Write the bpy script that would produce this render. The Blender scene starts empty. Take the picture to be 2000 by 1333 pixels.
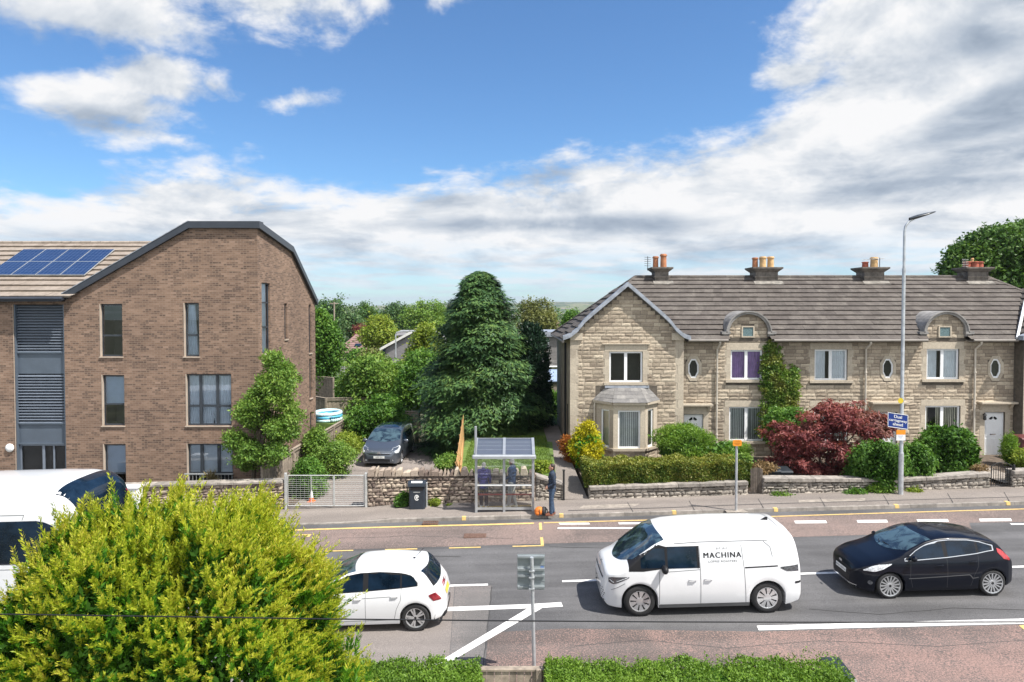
import bpy, bmesh, math, random
import numpy as np
from mathutils import Vector, Matrix
R = math.radians
rng = np.random.default_rng(7)
rnd = random.Random(7)
sc = bpy.context.scene
COL = sc.collection

# ------------------------------------------------------------------ camera
F = 1333.0            # focal length in photo pixels (photo 2000 x 1333)
H = 7.35              # eye height above the road
G = 0.028             # the road climbs to the right
PITCH = R(1.5)
SH = 66.5 - F * math.tan(PITCH)
cam = bpy.data.cameras.new('camera')
cam.sensor_width = 36.0
cam.lens = 36.0 * F / 2000.0
cam.shift_y = -SH / 2000.0
cam.clip_end = 20000
cam_o = bpy.data.objects.new('camera', cam)
cam_o.location = (0, 0, H)
cam_o.rotation_euler = (math.pi / 2 - PITCH, 0, 0)
COL.objects.link(cam_o)
sc.camera = cam_o

def ray(px, py):
    xc = (px - 1000.0) / F
    yc = (666.5 - SH - py) / F
    return (xc, math.cos(PITCH) + yc * math.sin(PITCH), -math.sin(PITCH) + yc * math.cos(PITCH))
def P(px, py, Y):
    d = ray(px, py); t = Y / d[1]
    return Vector((d[0] * t, Y, H + d[2] * t))
def PX(px, Y, py=780): return P(px, py, Y).x
def PZ(py, Y, px=1000): return P(px, py, Y).z
def GP(px, py, off=0.0):
    d = ray(px, py)
    t = (H - off) / (G * d[0] - d[2])
    return Vector((d[0] * t, d[1] * t, H + d[2] * t))

# ------------------------------------------------------------------ light
SUN_DIR = Vector((1.34, -0.80, 2.5)).normalized()
EXPOSURE = 0.67
SUN_STRENGTH = 5.0
SKY_STRENGTH = 0.096
CLOUD = 0.62
sun = bpy.data.lights.new('sun', 'SUN')
sun.energy = SUN_STRENGTH
sun.angle = R(0.55)
sun.color = (1.0, 0.955, 0.885)
sun_o = bpy.data.objects.new('sun', sun)
sun_o.rotation_euler = (-SUN_DIR).to_track_quat('-Z', 'Y').to_euler()
sun_o.location = (20, -20, 40)
COL.objects.link(sun_o)
sc.view_settings.view_transform = 'Standard'
sc.view_settings.look = 'None'
sc.view_settings.exposure = EXPOSURE
sc.view_settings.gamma = 1.0

class NT:
    """short-hand for building node trees"""
    def __init__(s, nt):
        s.nt = nt
    def n(s, t, **kw):
        o = s.nt.nodes.new(t)
        for k, v in kw.items(): setattr(o, k, v)
        return o
    def set(s, sock, v):
        if isinstance(v, bpy.types.NodeSocket): s.nt.links.new(v, sock)
        else: sock.default_value = v
    def m(s, op, a, b=None, c=None, clamp=False):
        o = s.n('ShaderNodeMath', operation=op, use_clamp=clamp)
        s.set(o.inputs[0], a)
        if b is not None: s.set(o.inputs[1], b)
        if c is not None: s.set(o.inputs[2], c)
        return o.outputs[0]
    def step(s, v, lo, hi, a=0.0, b=1.0):
        o = s.n('ShaderNodeMapRange', interpolation_type='SMOOTHSTEP')
        s.set(o.inputs[0], v)
        for i, q in enumerate((lo, hi, a, b)): s.set(o.inputs[1 + i], q)
        return o.outputs[0]
    def lin(s, v, lo, hi, a=0.0, b=1.0):
        o = s.n('ShaderNodeMapRange')
        s.set(o.inputs[0], v)
        for i, q in enumerate((lo, hi, a, b)): s.set(o.inputs[1 + i], q)
        return o.outputs[0]
    def xyz(s, x, y, z):
        o = s.n('ShaderNodeCombineXYZ')
        for i, q in enumerate((x, y, z)): s.set(o.inputs[i], q)
        return o.outputs[0]
    def noise(s, vec, scale, detail=4, rough=0.5, dist=0.0, dim='3D'):
        o = s.n('ShaderNodeTexNoise', noise_dimensions=dim)
        if vec is not None: s.set(o.inputs['Vector'], vec)
        o.inputs['Scale'].default_value = scale
        o.inputs['Detail'].default_value = detail
        o.inputs['Roughness'].default_value = rough
        o.inputs['Distortion'].default_value = dist
        return o.outputs['Fac']
    def mixc(s, f, a, b, mode='MIX'):
        o = s.n('ShaderNodeMix', data_type='RGBA', blend_type=mode)
        s.set(o.inputs[0], f)
        for i, q in ((6, a), (7, b)):
            if not isinstance(q, bpy.types.NodeSocket): q = (q[0], q[1], q[2], 1)
            s.set(o.inputs[i], q)
        return o.outputs[2]
    def ramp(s, f, stops):
        o = s.n('ShaderNodeValToRGB')
        e = o.color_ramp.elements
        while len(e) < len(stops): e.new(0.5)
        for q, (p, c) in zip(e, stops):
            q.position = p; q.color = (c[0], c[1], c[2], 1)
        s.set(o.inputs[0], f)
        return o.outputs[0]

# ------------------------------------------------------------------ sky
def build_world():
    w = bpy.data.worlds.new('World')
    sc.world = w
    w.use_nodes = True
    nt = w.node_tree
    nt.nodes.clear()
    k = NT(nt)
    sky = k.n('ShaderNodeTexSky', sky_type='NISHITA')
    sky.sun_disc = False
    sky.sun_elevation = math.asin(SUN_DIR.z)
    sky.sun_rotation = math.atan2(SUN_DIR.x, SUN_DIR.y)
    sky.altitude = 50
    sky.air_density = 1.0
    sky.dust_density = 0.3
    sky.ozone_density = 4.0
    bg = k.n('ShaderNodeBackground')
    k.set(bg.inputs[0], k.mixc(1.0, sky.outputs[0], (0.70, 0.93, 1.10), 'MULTIPLY'))
    bg.inputs[1].default_value = SKY_STRENGTH
    # direction -> azimuth / elevation of the sky
    tc = k.n('ShaderNodeTexCoord')
    sp = k.n('ShaderNodeSeparateXYZ')
    k.set(sp.inputs[0], tc.outputs['Generated'])
    x, y, z = sp.outputs
    az = k.m('ARCTAN2', x, y)
    el = k.m('ARCSINE', z)
    def A(px): return math.atan((px - 1000) / F)
    def E(px, py): return math.atan((600 - py) / F * math.cos(A(px)))
    # noise space: features shrink towards the horizon
    lel = k.m('LOGARITHM', k.m('MAXIMUM', k.m('ADD', el, 0.10), 0.01), math.e)
    q = k.xyz(k.m('MULTIPLY', az, 3.4), k.m('MULTIPLY', lel, 2.3), k.m('MULTIPLY', y, 0.15))
    nbig = k.noise(q, 1.5, 10, 0.61, 0.35)
    q2 = k.xyz(k.m('MULTIPLY', k.m('ADD', az, 0.012), 3.4), k.m('MULTIPLY', k.m('LOGARITHM', k.m('MAXIMUM', k.m('ADD', el, 0.132), 0.01), math.e), 2.3), k.m('MULTIPLY', y, 0.15))
    nup = k.noise(q2, 1.5, 10, 0.61, 0.35)
    q3 = k.xyz(k.m('MULTIPLY', az, 7.0), k.m('MULTIPLY', lel, 9.0), 3.7)
    nstr = k.noise(q3, 1.6, 6, 0.55, 0.2)
    nfine = k.noise(q, 6.5, 6, 0.6, 0.2)
    nsoft = k.noise(q, 0.9, 3, 0.5, 0.0)
    # lower cloud bank: its upper edge as a curve over azimuth
    fc = k.n('ShaderNodeFloatCurve')
    pts = [(-900, 380), (0, 335), (200, 312), (430, 300), (600, 318), (850, 322), (1060, 300), (1250, 262), (1420, 225), (1500, 180), (1580, 110), (1660, 20), (1740, -120), (2100, -400), (2600, -700)]
    a0, a1 = A(-900), A(2600)
    cv = fc.mapping.curves[0]
    while len(cv.points) < len(pts): cv.points.new(0.5, 0.5)
    for p_, (px, py) in zip(cv.points, pts):
        p_.location = ((A(px) - a0) / (a1 - a0), E(px, py) / 1.2)
        p_.handle_type = 'AUTO'
    fc.mapping.update()
    k.set(fc.inputs['Value'], k.lin(az, a0, a1))
    edge = k.m('MULTIPLY', fc.outputs[0], 1.2)
    bank = k.m('MULTIPLY', k.m('SUBTRACT', edge, el), 11.0)
    bank = k.m('MINIMUM', bank, 1.3)
    def ell(px, py, rx, ry, amp=1.0, tilt=0.0):
        u = k.m('SUBTRACT', az, A(px)); v = k.m('SUBTRACT', el, E(px, py))
        if tilt:
            v = k.m('SUBTRACT', v, k.m('MULTIPLY', u, tilt))
        u = k.m('DIVIDE', u, rx / F); v = k.m('DIVIDE', v, ry / F)
        d = k.m('SQRT', k.m('ADD', k.m('MULTIPLY', u, u), k.m('MULTIPLY', v, v)))
        return k.m('MULTIPLY', k.m('SUBTRACT', 1.0, d), amp)
    cov = bank
    for e in ((130, -10, 320, 85), (545, 5, 185, 78), (205, 203, 195, 54), (330, 168, 130, 55, 0.9), (420, 172, 75, 30, 0.6, -0.2), (575, 205, 90, 30, 0.55, 0.2),
              (745, 8, 55, 48, 0.6), (865, 0, 80, 42, 0.75), (1560, 150, 95, 55, 0.95), (1660, 40, 110, 75, 0.9), (350, 278, 60, 24, 0.45), (1800, 60, 260, 180, 1.2),
              (235, 255, 110, 40, 0.6)):
        cov = k.m('MAXIMUM', cov, ell(*e))
    # broken cloud over the rest of the sky, behind the camera too
    back = k.lin(y, 0.35, -0.2, -3.0, 0.55)
    cov = k.m('MAXIMUM', cov, back)
    d0 = k.m('ADD', k.m('SUBTRACT', cov, 0.06), k.m('ADD', k.m('MULTIPLY', k.m('SUBTRACT', nbig, 0.5), 1.9), k.m('MULTIPLY', k.m('SUBTRACT', nfine, 0.5), 0.9)))
    dens = k.step(d0, 0.0, 0.62)
    # thin streaky veil towards the horizon
    low = k.step(el, 0.01, 0.115, 0.0, 1.0)
    veil = k.step(nstr, 0.38, 0.64, 0.12, 0.92)
    veil2 = k.m('ADD', k.m('MULTIPLY', low, k.m('SUBTRACT', 1.0, veil)), veil)
    dens = k.m('MULTIPLY', dens, veil2)
    dens = k.m('MULTIPLY', dens, k.step(el, -0.02, 0.06, 0.45, 1.0))
    # light and shade: bright where the cloud thins upwards, grey beneath
    lit = k.m('SUBTRACT', nbig, nup)
    thick = k.step(d0, 0.3, 1.9)
    br = k.m('ADD', 0.88, k.m('MULTIPLY', lit, 2.3))
    br = k.m('ADD', br, k.m('MULTIPLY', k.m('SUBTRACT', nfine, 0.5), 0.3))
    br = k.m('SUBTRACT', br, k.m('MULTIPLY', thick, k.m('MULTIPLY', k.m('SUBTRACT', 0.62, nsoft), 0.7)))
    dark = None
    for e in ((1790, 372, 260, 34, 1.0, 0.02), (1960, 305, 190, 40, 1.0, 0.1), (1980, 215, 190, 55, 1.0, 0.18), (1960, 40, 170, 60, 0.8, 0.3), (1080, 440, 400, 26, 0.75, 0.0),
              (1020, 345, 130, 30, 0.55, 0.05), (1300, 305, 180, 28, 0.4, 0.1), (260, 480, 300, 30, 0.4), (60, 80, 220, 50, 0.5), (440, 90, 160, 30, 0.4), (230, 245, 160, 26, 0.7), (860, 395, 200, 24, 0.5)):
        t = ell(*e)
        dark = t if dark is None else k.m('MAXIMUM', dark, t)
    dk = k.step(k.m('ADD', dark, k.m('MULTIPLY', k.m('SUBTRACT', nbig, 0.5), 2.0)), 0.0, 0.6)
    br = k.m('SUBTRACT', br, k.m('MULTIPLY', dk, 0.5))
    ccol = k.ramp(br, [(0.0, (0.30, 0.37, 0.47)), (0.35, (0.46, 0.53, 0.63)), (0.62, (0.66, 0.71, 0.78)), (0.82, (0.82, 0.85, 0.89)), (1.0, (0.97, 0.97, 0.98))])
    # air: clouds pale and turn blue close to the horizon
    air = k.step(el, 0.0, 0.10, 0.55, 0.0)
    ccol = k.mixc(air, ccol, (0.60, 0.72, 0.86))
    bgc = k.n('ShaderNodeBackground')
    k.set(bgc.inputs[0], ccol)
    # sun-side clouds behind the camera, brightness boosted as added fill light
    k.set(bgc.inputs[1], k.lin(y, 0.25, -0.5, CLOUD, CLOUD * 1.65))
    mx = k.n('ShaderNodeMixShader')
    k.set(mx.inputs[0], dens)
    nt.links.new(bg.outputs[0], mx.inputs[1])
    nt.links.new(bgc.outputs[0], mx.inputs[2])
    out = k.n('ShaderNodeOutputWorld')
    nt.links.new(mx.outputs[0], out.inputs[0])
build_world()
# ------------------------------------------------------------------ materials
MATS = {}
def newmat(name):
    m = bpy.data.materials.new(name)
    m.use_nodes = True
    m.node_tree.nodes.clear()
    k = NT(m.node_tree)
    out = k.n('ShaderNodeOutputMaterial')
    MATS[name] = m
    return m, k, out
def princ(k, out, col, rough=0.6, metal=0.0, spec=0.5, coat=0.0):
    b = k.n('ShaderNodeBsdfPrincipled')
    if not isinstance(col, bpy.types.NodeSocket): col = (col[0], col[1], col[2], 1)
    k.set(b.inputs['Base Color'], col)
    k.set(b.inputs['Roughness'], rough)
    b.inputs['Metallic'].default_value = metal
    b.inputs['Specular IOR Level'].default_value = spec
    b.inputs['Coat Weight'].default_value = coat
    b.inputs['Coat Roughness'].default_value = 0.03
    k.nt.links.new(b.outputs[0], out.inputs[0])
    return b
def bump(k, b, h, strength, dist=0.02):
    o = k.n('ShaderNodeBump')
    o.inputs['Strength'].default_value = strength
    o.inputs['Distance'].default_value = dist
    k.set(o.inputs['Height'], h)
    k.nt.links.new(o.outputs[0], b.inputs['Normal'])
def objco(k):
    return k.n('ShaderNodeTexCoord').outputs['Object']
def island(k):
    return k.n('ShaderNodeNewGeometry').outputs['Random Per Island']
def pm(name, col, rough=0.6, metal=0.0, spec=0.5, var=0.12, vs=3.0, bmp=0.0, bs=30.0, coat=0.0, isl=0.0, dirt=None):
    """plain surface with cloudy wear, optional per-piece variation"""
    m, k, out = newmat(name)
    co = objco(k)
    n = k.noise(co, vs, 5, 0.6)
    lo = tuple(c * (1 - var) for c in col); hi = tuple(min(1, c * (1 + var)) for c in col)
    c = k.mixc(k.step(n, 0.3, 0.7), lo, hi)
    if isl:
        i = island(k)
        c = k.mixc(1.0, c, k.ramp(i, [(0, (1 - isl,) * 3), (1, (1 + isl * 0.6, 1 + isl * 0.55, 1 + isl * 0.5))]), 'MULTIPLY')
    if dirt:
        c = k.mixc(k.m('MULTIPLY', k.step(k.noise(co, vs * 0.6 + 0.5, 7, 0.7), 0.5, 0.75), 0.6), c, dirt)
    b = princ(k, out, c, k.lin(n, 0.2, 0.8, rough * 0.9, min(1, rough * 1.1)), metal, spec, coat)
    if bmp: bump(k, b, k.noise(co, bs, 4, 0.6), bmp)
    return m
def leafmat(name, cols, vs=1.2, transl=0.3, spec=0.25, rough=0.5, patch=None):
    """leaves: each leaf its own tone out of the plant's colours, drifting over the plant"""
    m, k, out = newmat(name)
    i = island(k)
    n = k.noise(objco(k), vs, 3, 0.5)
    f = k.m('ADD', k.m('MULTIPLY', i, 0.62), k.m('MULTIPLY', k.step(n, 0.3, 0.7), 0.38))
    st = [(j / max(1, len(cols) - 1), c) for j, c in enumerate(cols)]
    c = k.ramp(f, st)
    if patch:
        c = k.mixc(k.m('MULTIPLY', k.step(k.noise(objco(k), patch[1], 2, 0.5), 0.5, 0.62), patch[2]), c, patch[0])
    b = k.n('ShaderNodeBsdfPrincipled')
    k.set(b.inputs['Base Color'], c)
    b.inputs['Roughness'].default_value = rough
    b.inputs['Specular IOR Level'].default_value = spec
    t = k.n('ShaderNodeBsdfTranslucent')
    k.set(t.inputs[0], k.mixc(1.0, c, (1.25, 1.3, 0.7), 'MULTIPLY'))
    mx = k.n('ShaderNodeMixShader')
    mx.inputs[0].default_value = transl
    k.nt.links.new(b.outputs[0], mx.inputs[1]); k.nt.links.new(t.outputs[0], mx.inputs[2])
    k.nt.links.new(mx.outputs[0], out.inputs[0])
    return m
def glassmat(name, tint, refl=0.12, rough=0.01):
    m, k, out = newmat(name)
    t = k.n('ShaderNodeBsdfTransparent'); t.inputs[0].default_value = (*tint, 1)
    g = k.n('ShaderNodeBsdfGlossy'); g.inputs['Roughness'].default_value = rough
    g.inputs['Color'].default_value = (0.95, 0.97, 1, 1)
    fr = k.n('ShaderNodeFresnel'); fr.inputs[0].default_value = 1.5
    mx = k.n('ShaderNodeMixShader')
    k.set(mx.inputs[0], k.m('ADD', k.m('MULTIPLY', fr.outputs[0], 0.9), refl, clamp=True))
    k.nt.links.new(t.outputs[0], mx.inputs[1]); k.nt.links.new(g.outputs[0], mx.inputs[2])
    k.nt.links.new(mx.outputs[0], out.inputs[0])
    return m

# ------------------------------------------------------------------ mesh builder
def sub(a, b): return (a[0] - b[0], a[1] - b[1], a[2] - b[2])
class MB:
    def __init__(s, T=None):
        s.v = []; s.f = []; s.T = T
    def add(s, vs, fs):
        o = len(s.v)
        if s.T: vs = [s.T(*v) for v in vs]
        s.v += [tuple(v) for v in vs]
        s.f += [tuple(i + o for i in f) for f in fs]
        return s
    def box(s, x0, x1, y0, y1, z0, z1):
        return s.add([(x0, y0, z0), (x1, y0, z0), (x1, y1, z0), (x0, y1, z0), (x0, y0, z1), (x1, y0, z1), (x1, y1, z1), (x0, y1, z1)],
                     [(0, 3, 2, 1), (4, 5, 6, 7), (0, 1, 5, 4), (1, 2, 6, 5), (2, 3, 7, 6), (3, 0, 4, 7)])
    def bbox(s, x0, x1, y0, y1, z0, z1, b=0.01):
        """box with chamfered vertical and top edges"""
        ring = lambda d, z: [(x0 + d, y0, z), (x1 - d, y0, z), (x1, y0 + d, z), (x1, y1 - d, z), (x1 - d, y1, z), (x0 + d, y1, z), (x0, y1 - d, z), (x0, y0 + d, z)]
        inn = [(x0 + b, y0 + b, z1), (x1 - b, y0 + b, z1), (x1 - b, y0 + b, z1), (x1 - b, y1 - b, z1), (x1 - b, y1 - b, z1), (x0 + b, y1 - b, z1), (x0 + b, y1 - b, z1), (x0 + b, y0 + b, z1)]
        vs = ring(b, z0) + ring(b, z1 - b) + [inn[0], inn[1], inn[3], inn[5]]
        fs = [tuple(range(7, -1, -1))] + [(i, (i + 1) % 8, 8 + (i + 1) % 8, 8 + i) for i in range(8)]
        t = 16
        fs += [(8, 9, t + 1, t), (9, 10, t + 1), (10, 11, t + 2, t + 1), (11, 12, t + 2), (12, 13, t + 3, t + 2), (13, 14, t + 3), (14, 15, t, t + 3), (15, 8, t), (t, t + 1, t + 2, t + 3)]
        return s.add(vs, fs)
    def quad(s, *p): return s.add(p, [tuple(range(len(p)))])
    def prism(s, pts, vec):
        n = len(pts)
        q = [(p[0] + vec[0], p[1] + vec[1], p[2] + vec[2]) for p in pts]
        return s.add(list(pts) + q, [tuple(range(n - 1, -1, -1)), tuple(range(n, 2 * n))] + [(i, (i + 1) % n, n + (i + 1) % n, n + i) for i in range(n)])
    def tube(s, pts, r, n=8, caps=True, flat=1.0):
        pts = [Vector(p) for p in pts]
        rr = r if isinstance(r, (list, tuple)) else [r] * len(pts)
        vs = []; fs = []
        ref = None
        for i, p in enumerate(pts):
            d = (pts[min(i + 1, len(pts) - 1)] - pts[max(i - 1, 0)]).normalized()
            if ref is None: ref = Vector((0, 0, 1)) if abs(d.z) < 0.9 else Vector((1, 0, 0))
            a = d.cross(ref).normalized(); b = d.cross(a).normalized()
            ref = -b if False else ref
            for j in range(n):
                t = 2 * math.pi * j / n
                vs.append(p + a * math.cos(t) * rr[i] + b * math.sin(t) * rr[i] * flat)
        for i in range(len(pts) - 1):
            for j in range(n):
                fs.append((i * n + j, i * n + (j + 1) % n, (i + 1) * n + (j + 1) % n, (i + 1) * n + j))
        if caps:
            fs.append(tuple(range(n - 1, -1, -1))); fs.append(tuple(range((len(pts) - 1) * n, len(pts) * n)))
        return s.add(vs, fs)
    def lathe(s, prof, c, axis='z', n=24, caps=True):
        """prof: (radius, height along axis)"""
        vs = []; fs = []
        for r, h in prof:
            for j in range(n):
                t = 2 * math.pi * j / n
                a, b = r * math.cos(t), r * math.sin(t)
                o = {'z': (a, b, h), 'y': (a, h, b), 'x': (h, a, b)}[axis]
                vs.append((c[0] + o[0], c[1] + o[1], c[2] + o[2]))
        for i in range(len(prof) - 1):
            for j in range(n):
                fs.append((i * n + j, i * n + (j + 1) % n, (i + 1) * n + (j + 1) % n, (i + 1) * n + j))
        if caps:
            fs.append(tuple(range(n))); fs.append(tuple(range((len(prof) - 1) * n, len(prof) * n)))
        return s.add(vs, fs)
    def ball(s, c, r, n=12, m=8):
        rx, ry, rz = r if isinstance(r, (tuple, list)) else (r, r, r)
        vs = [(c[0], c[1], c[2] - rz)]
        for i in range(1, m):
            t = math.pi * i / m - math.pi / 2
            for j in range(n):
                a = 2 * math.pi * j / n
                vs.append((c[0] + rx * math.cos(t) * math.cos(a), c[1] + ry * math.cos(t) * math.sin(a), c[2] + rz * math.sin(t)))
        vs.append((c[0], c[1], c[2] + rz))
        fs = [(0, 1 + (j + 1) % n, 1 + j) for j in range(n)]
        for i in range(m - 2):
            for j in range(n):
                fs.append((1 + i * n + j, 1 + i * n + (j + 1) % n, 1 + (i + 1) * n + (j + 1) % n, 1 + (i + 1) * n + j))
        l = len(vs) - 1
        fs += [(l, 1 + (m - 2) * n + j, 1 + (m - 2) * n + (j + 1) % n) for j in range(n)]
        return s.add(vs, fs)
    def grid(s, rows):
        nu, nv = len(rows), len(rows[0])
        return s.add([p for r in rows for p in r], [(i * nv + j, (i + 1) * nv + j, (i + 1) * nv + j + 1, i * nv + j + 1) for i in range(nu - 1) for j in range(nv - 1)])
    def obj(s, name, mat, parent=None, smooth=None, local=False, label=None, rn=True, T=None):
        off = (0, 0, 0)
        if parent is not None and not local:
            r = parent
            while r.parent is not None: r = r.parent
            off = tuple(r.location)
        me = bpy.data.meshes.new(name)
        me.from_pydata([(v[0] - off[0], v[1] - off[1], v[2] - off[2]) for v in s.v], [], s.f)
        if rn:
            bm = bmesh.new(); bm.from_mesh(me)
            bmesh.ops.recalc_face_normals(bm, faces=bm.faces)
            bm.to_mesh(me); bm.free()
        return link(name, me, mat, parent, smooth, label)
def link(name, me, mat, parent=None, smooth=None, label=None):
    if isinstance(mat, str): mat = MATS[mat]
    if mat is not None: me.materials.append(mat)
    if smooth is not None:
        me.polygons.foreach_set('use_smooth', [True] * len(me.polygons))
        if smooth < 180: me.set_sharp_from_angle(angle=R(smooth))
    o = bpy.data.objects.new(name, me)
    COL.objects.link(o)
    if parent is not None: o.parent = parent
    if label: o['label'] = label
    return o
def tag(o, label, cat, group=None, kind=None):
    if label: o['label'] = label
    if cat: o['category'] = cat
    if group: o['group'] = group
    if kind: o['kind'] = kind
    return o
def thing(name, label, cat, loc=(0, 0, 0), rot=(0, 0, 0), group=None):
    o = bpy.data.objects.new(name, None)
    o.empty_display_size = 0.2
    COL.objects.link(o)
    o.location = loc; o.rotation_euler = rot
    return tag(o, label, cat, group)
def struct(o):
    o['kind'] = 'structure'
    return o
def copy_tree(o, parent=None):
    c = o.copy(); COL.objects.link(c)
    if parent is not None: c.parent = parent
    for ch in list(o.children): copy_tree(ch, c)
    return c
def text_mesh(s, size, space=1.0):
    """lettering as a flat mesh in its own xy plane, centred"""
    cu = bpy.data.curves.new('lettering', 'FONT')
    cu.body = s; cu.size = size; cu.align_x = 'CENTER'; cu.align_y = 'CENTER'; cu.space_character = space
    cu.fill_mode = 'FRONT'
    o = bpy.data.objects.new('lettering', cu)
    COL.objects.link(o)
    dg = bpy.context.evaluated_depsgraph_get()
    me = bpy.data.meshes.new_from_object(o.evaluated_get(dg))
    COL.objects.unlink(o)
    bpy.data.objects.remove(o)
    return me
def lettering(s, size, mat, parent, fn, name='lettering', space=1.0, bold=0.0):
    """fn maps the text's (x, y) into the parent's space"""
    me = text_mesh(s, size, space=space)
    m2 = bpy.data.meshes.new(name)
    vs, fs = [], []
    for j, dx in enumerate((-bold, bold) if bold else (0.0,)):      # heavier strokes: two prints, one a hair in front
        o = len(vs)
        vs += [tuple(np.array(fn(v.co.x + dx, v.co.y)) - np.array((0, .001 * j, 0))) for v in me.vertices]
        fs += [tuple(i + o for i in p.vertices) for p in me.polygons]
    m2.from_pydata(vs, [], fs)
    bpy.data.meshes.remove(me)
    return link(name, m2, mat, parent)

# ------------------------------------------------------------------ foliage
def unit(a): return a / np.maximum(np.linalg.norm(a, axis=-1, keepdims=True), 1e-9)
def rvec(n): return unit(rng.normal(size=(n, 3)))
def kites(name, Pn, D, Sd, L, W, mat, parent, kind=None, fold=0.25, label=None):
    n = len(Pn)
    off = np.array([0.0, 0, 0])
    if parent is not None:
        r = parent
        while r.parent is not None: r = r.parent
        off = np.array(r.location)
    Pn = Pn - off
    L = np.broadcast_to(np.asarray(L, float), (n,))[:, None]; W = np.broadcast_to(np.asarray(W, float), (n,))[:, None]
    Nn = np.cross(D, Sd)
    mid = Pn + D * L * 0.45
    V = np.stack([Pn, mid + Sd * W * 0.5 + Nn * W * fold, Pn + D * L, mid - Sd * W * 0.5 + Nn * W * fold], axis=1).reshape(-1, 3)
    me = bpy.data.meshes.new(name)
    me.vertices.add(4 * n); me.vertices.foreach_set('co', V.astype(np.float32).ravel())
    me.loops.add(4 * n); me.loops.foreach_set('vertex_index', np.arange(4 * n, dtype=np.int32))
    me.polygons.add(n)
    me.polygons.foreach_set('loop_start', np.arange(0, 4 * n, 4, dtype=np.int32))
    me.update(calc_edges=True)
    return link(name, me, mat, parent, None, label)
def lobes_auto(c, r, k, s=0.45, seed=0):
    g = np.random.default_rng(seed + int(abs(c[0]) * 97 + abs(c[1]) * 31))
    d = unit(g.normal(size=(k, 3)) + np.array([0, 0, 0.25]))
    out = [(c[0], c[1], c[2], r[0] * 0.72, r[1] * 0.72, r[2] * 0.72)]
    for q in d:
        f = g.uniform(0.6, 1.25) * s
        out.append((c[0] + q[0] * r[0] * 0.68, c[1] + q[1] * r[1] * 0.68, c[2] + q[2] * r[2] * 0.68, r[0] * f, r[1] * f, r[2] * f))
    return out
def crown(name, lobes, n, mat, parent, size=0.12, asp=0.55, clump=0.3, per=14, up=0.35, out_w=0.7, shell=0.16, droop=0.0, fold=0.25):
    Lb = np.array(lobes)
    wt = (Lb[:, 3] * Lb[:, 5] + Lb[:, 3] * Lb[:, 4]); wt = wt / wt.sum()
    nc = max(1, n // per)
    idx = rng.choice(len(Lb), nc, p=wt)
    d = unit(rng.normal(size=(nc, 3)) + np.array([0, -0.15, 0.18]))
    rr = 1 - np.abs(rng.normal(size=(nc, 1))) * shell
    C = Lb[idx, :3] + d * rr * Lb[idx, 3:]
    ii = np.repeat(np.arange(nc), per)
    cs = clump * rng.uniform(0.6, 1.3, size=(nc, 1))
    Pn = C[ii] + rng.normal(size=(len(ii), 3)) * cs[ii] * np.array([0.55, 0.55, 0.42])
    Nn = unit(d[ii] * out_w + rvec(len(ii)) * 0.75 + np.array([0, 0, up]))
    D = unit(np.cross(Nn, rvec(len(ii))) + np.array([0, 0, -droop]) + d[ii] * 0.25)
    Sd = unit(np.cross(Nn, D))
    L = size * rng.uniform(0.65, 1.35, len(ii))
    return kites(name, Pn, D, Sd, L, L * asp * rng.uniform(0.8, 1.2, len(ii)), mat, parent, fold=fold)
# ------------------------------------------------------------------ shared materials
pm('white_paint', (0.70, 0.69, 0.67), 0.8, var=0.10, vs=9, dirt=(0.36, 0.35, 0.33))
pm('yellow_paint', (0.60, 0.42, 0.15), 0.85, var=0.15, vs=7, dirt=(0.24, 0.21, 0.17))
pm('upvc', (0.80, 0.81, 0.82), 0.35, var=0.03)
pm('door_white', (0.78, 0.79, 0.80), 0.3, var=0.03)
pm('dark_frame', (0.035, 0.042, 0.052), 0.4, var=0.1)
pm('grey_panel', (0.10, 0.125, 0.16), 0.35, metal=0.2, var=0.08, vs=1.2)
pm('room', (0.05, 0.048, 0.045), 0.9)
pm('black_iron', (0.015, 0.015, 0.016), 0.5)
pm('galv', (0.46, 0.48, 0.50), 0.42, metal=0.4, var=0.18, vs=6)
pm('lead', (0.30, 0.325, 0.37), 0.5, metal=0.25, var=0.22, vs=5, bmp=0.2, bs=12)
pm('gutter_brown', (0.19, 0.17, 0.15), 0.6)
pm('dark_wood', (0.085, 0.07, 0.058), 0.9, var=0.3, vs=6, isl=0.35)
pm('pipe', (0.54, 0.49, 0.42), 0.55, var=0.1)
pm('tyre', (0.018, 0.018, 0.019), 0.8, var=0.2, vs=20)
pm('alloy', (0.62, 0.63, 0.65), 0.28, metal=0.75, var=0.05)
pm('plastic_black', (0.014, 0.014, 0.016), 0.5, spec=0.25)
pm('chrome', (0.75, 0.76, 0.78), 0.12, metal=1.0, var=0.02)
pm('bark', (0.10, 0.075, 0.055), 0.9, var=0.35, vs=9, bmp=0.6, bs=25)
pm('soil', (0.10, 0.075, 0.055), 0.95, var=0.4, vs=6, bmp=0.5, bs=20)
pm('old_wood', (0.27, 0.225, 0.18), 0.85, var=0.3, vs=6, isl=0.3)
pm('new_wood', (0.46, 0.27, 0.115), 0.7, var=0.15, vs=5, isl=0.15)
glassmat('glass_window', (0.92, 0.95, 0.97), 0.02)
glassmat('glass_blue', (0.80, 0.86, 0.92), 0.07)
glassmat('glass_clear', (0.93, 0.96, 0.95), 0.02)

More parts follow.
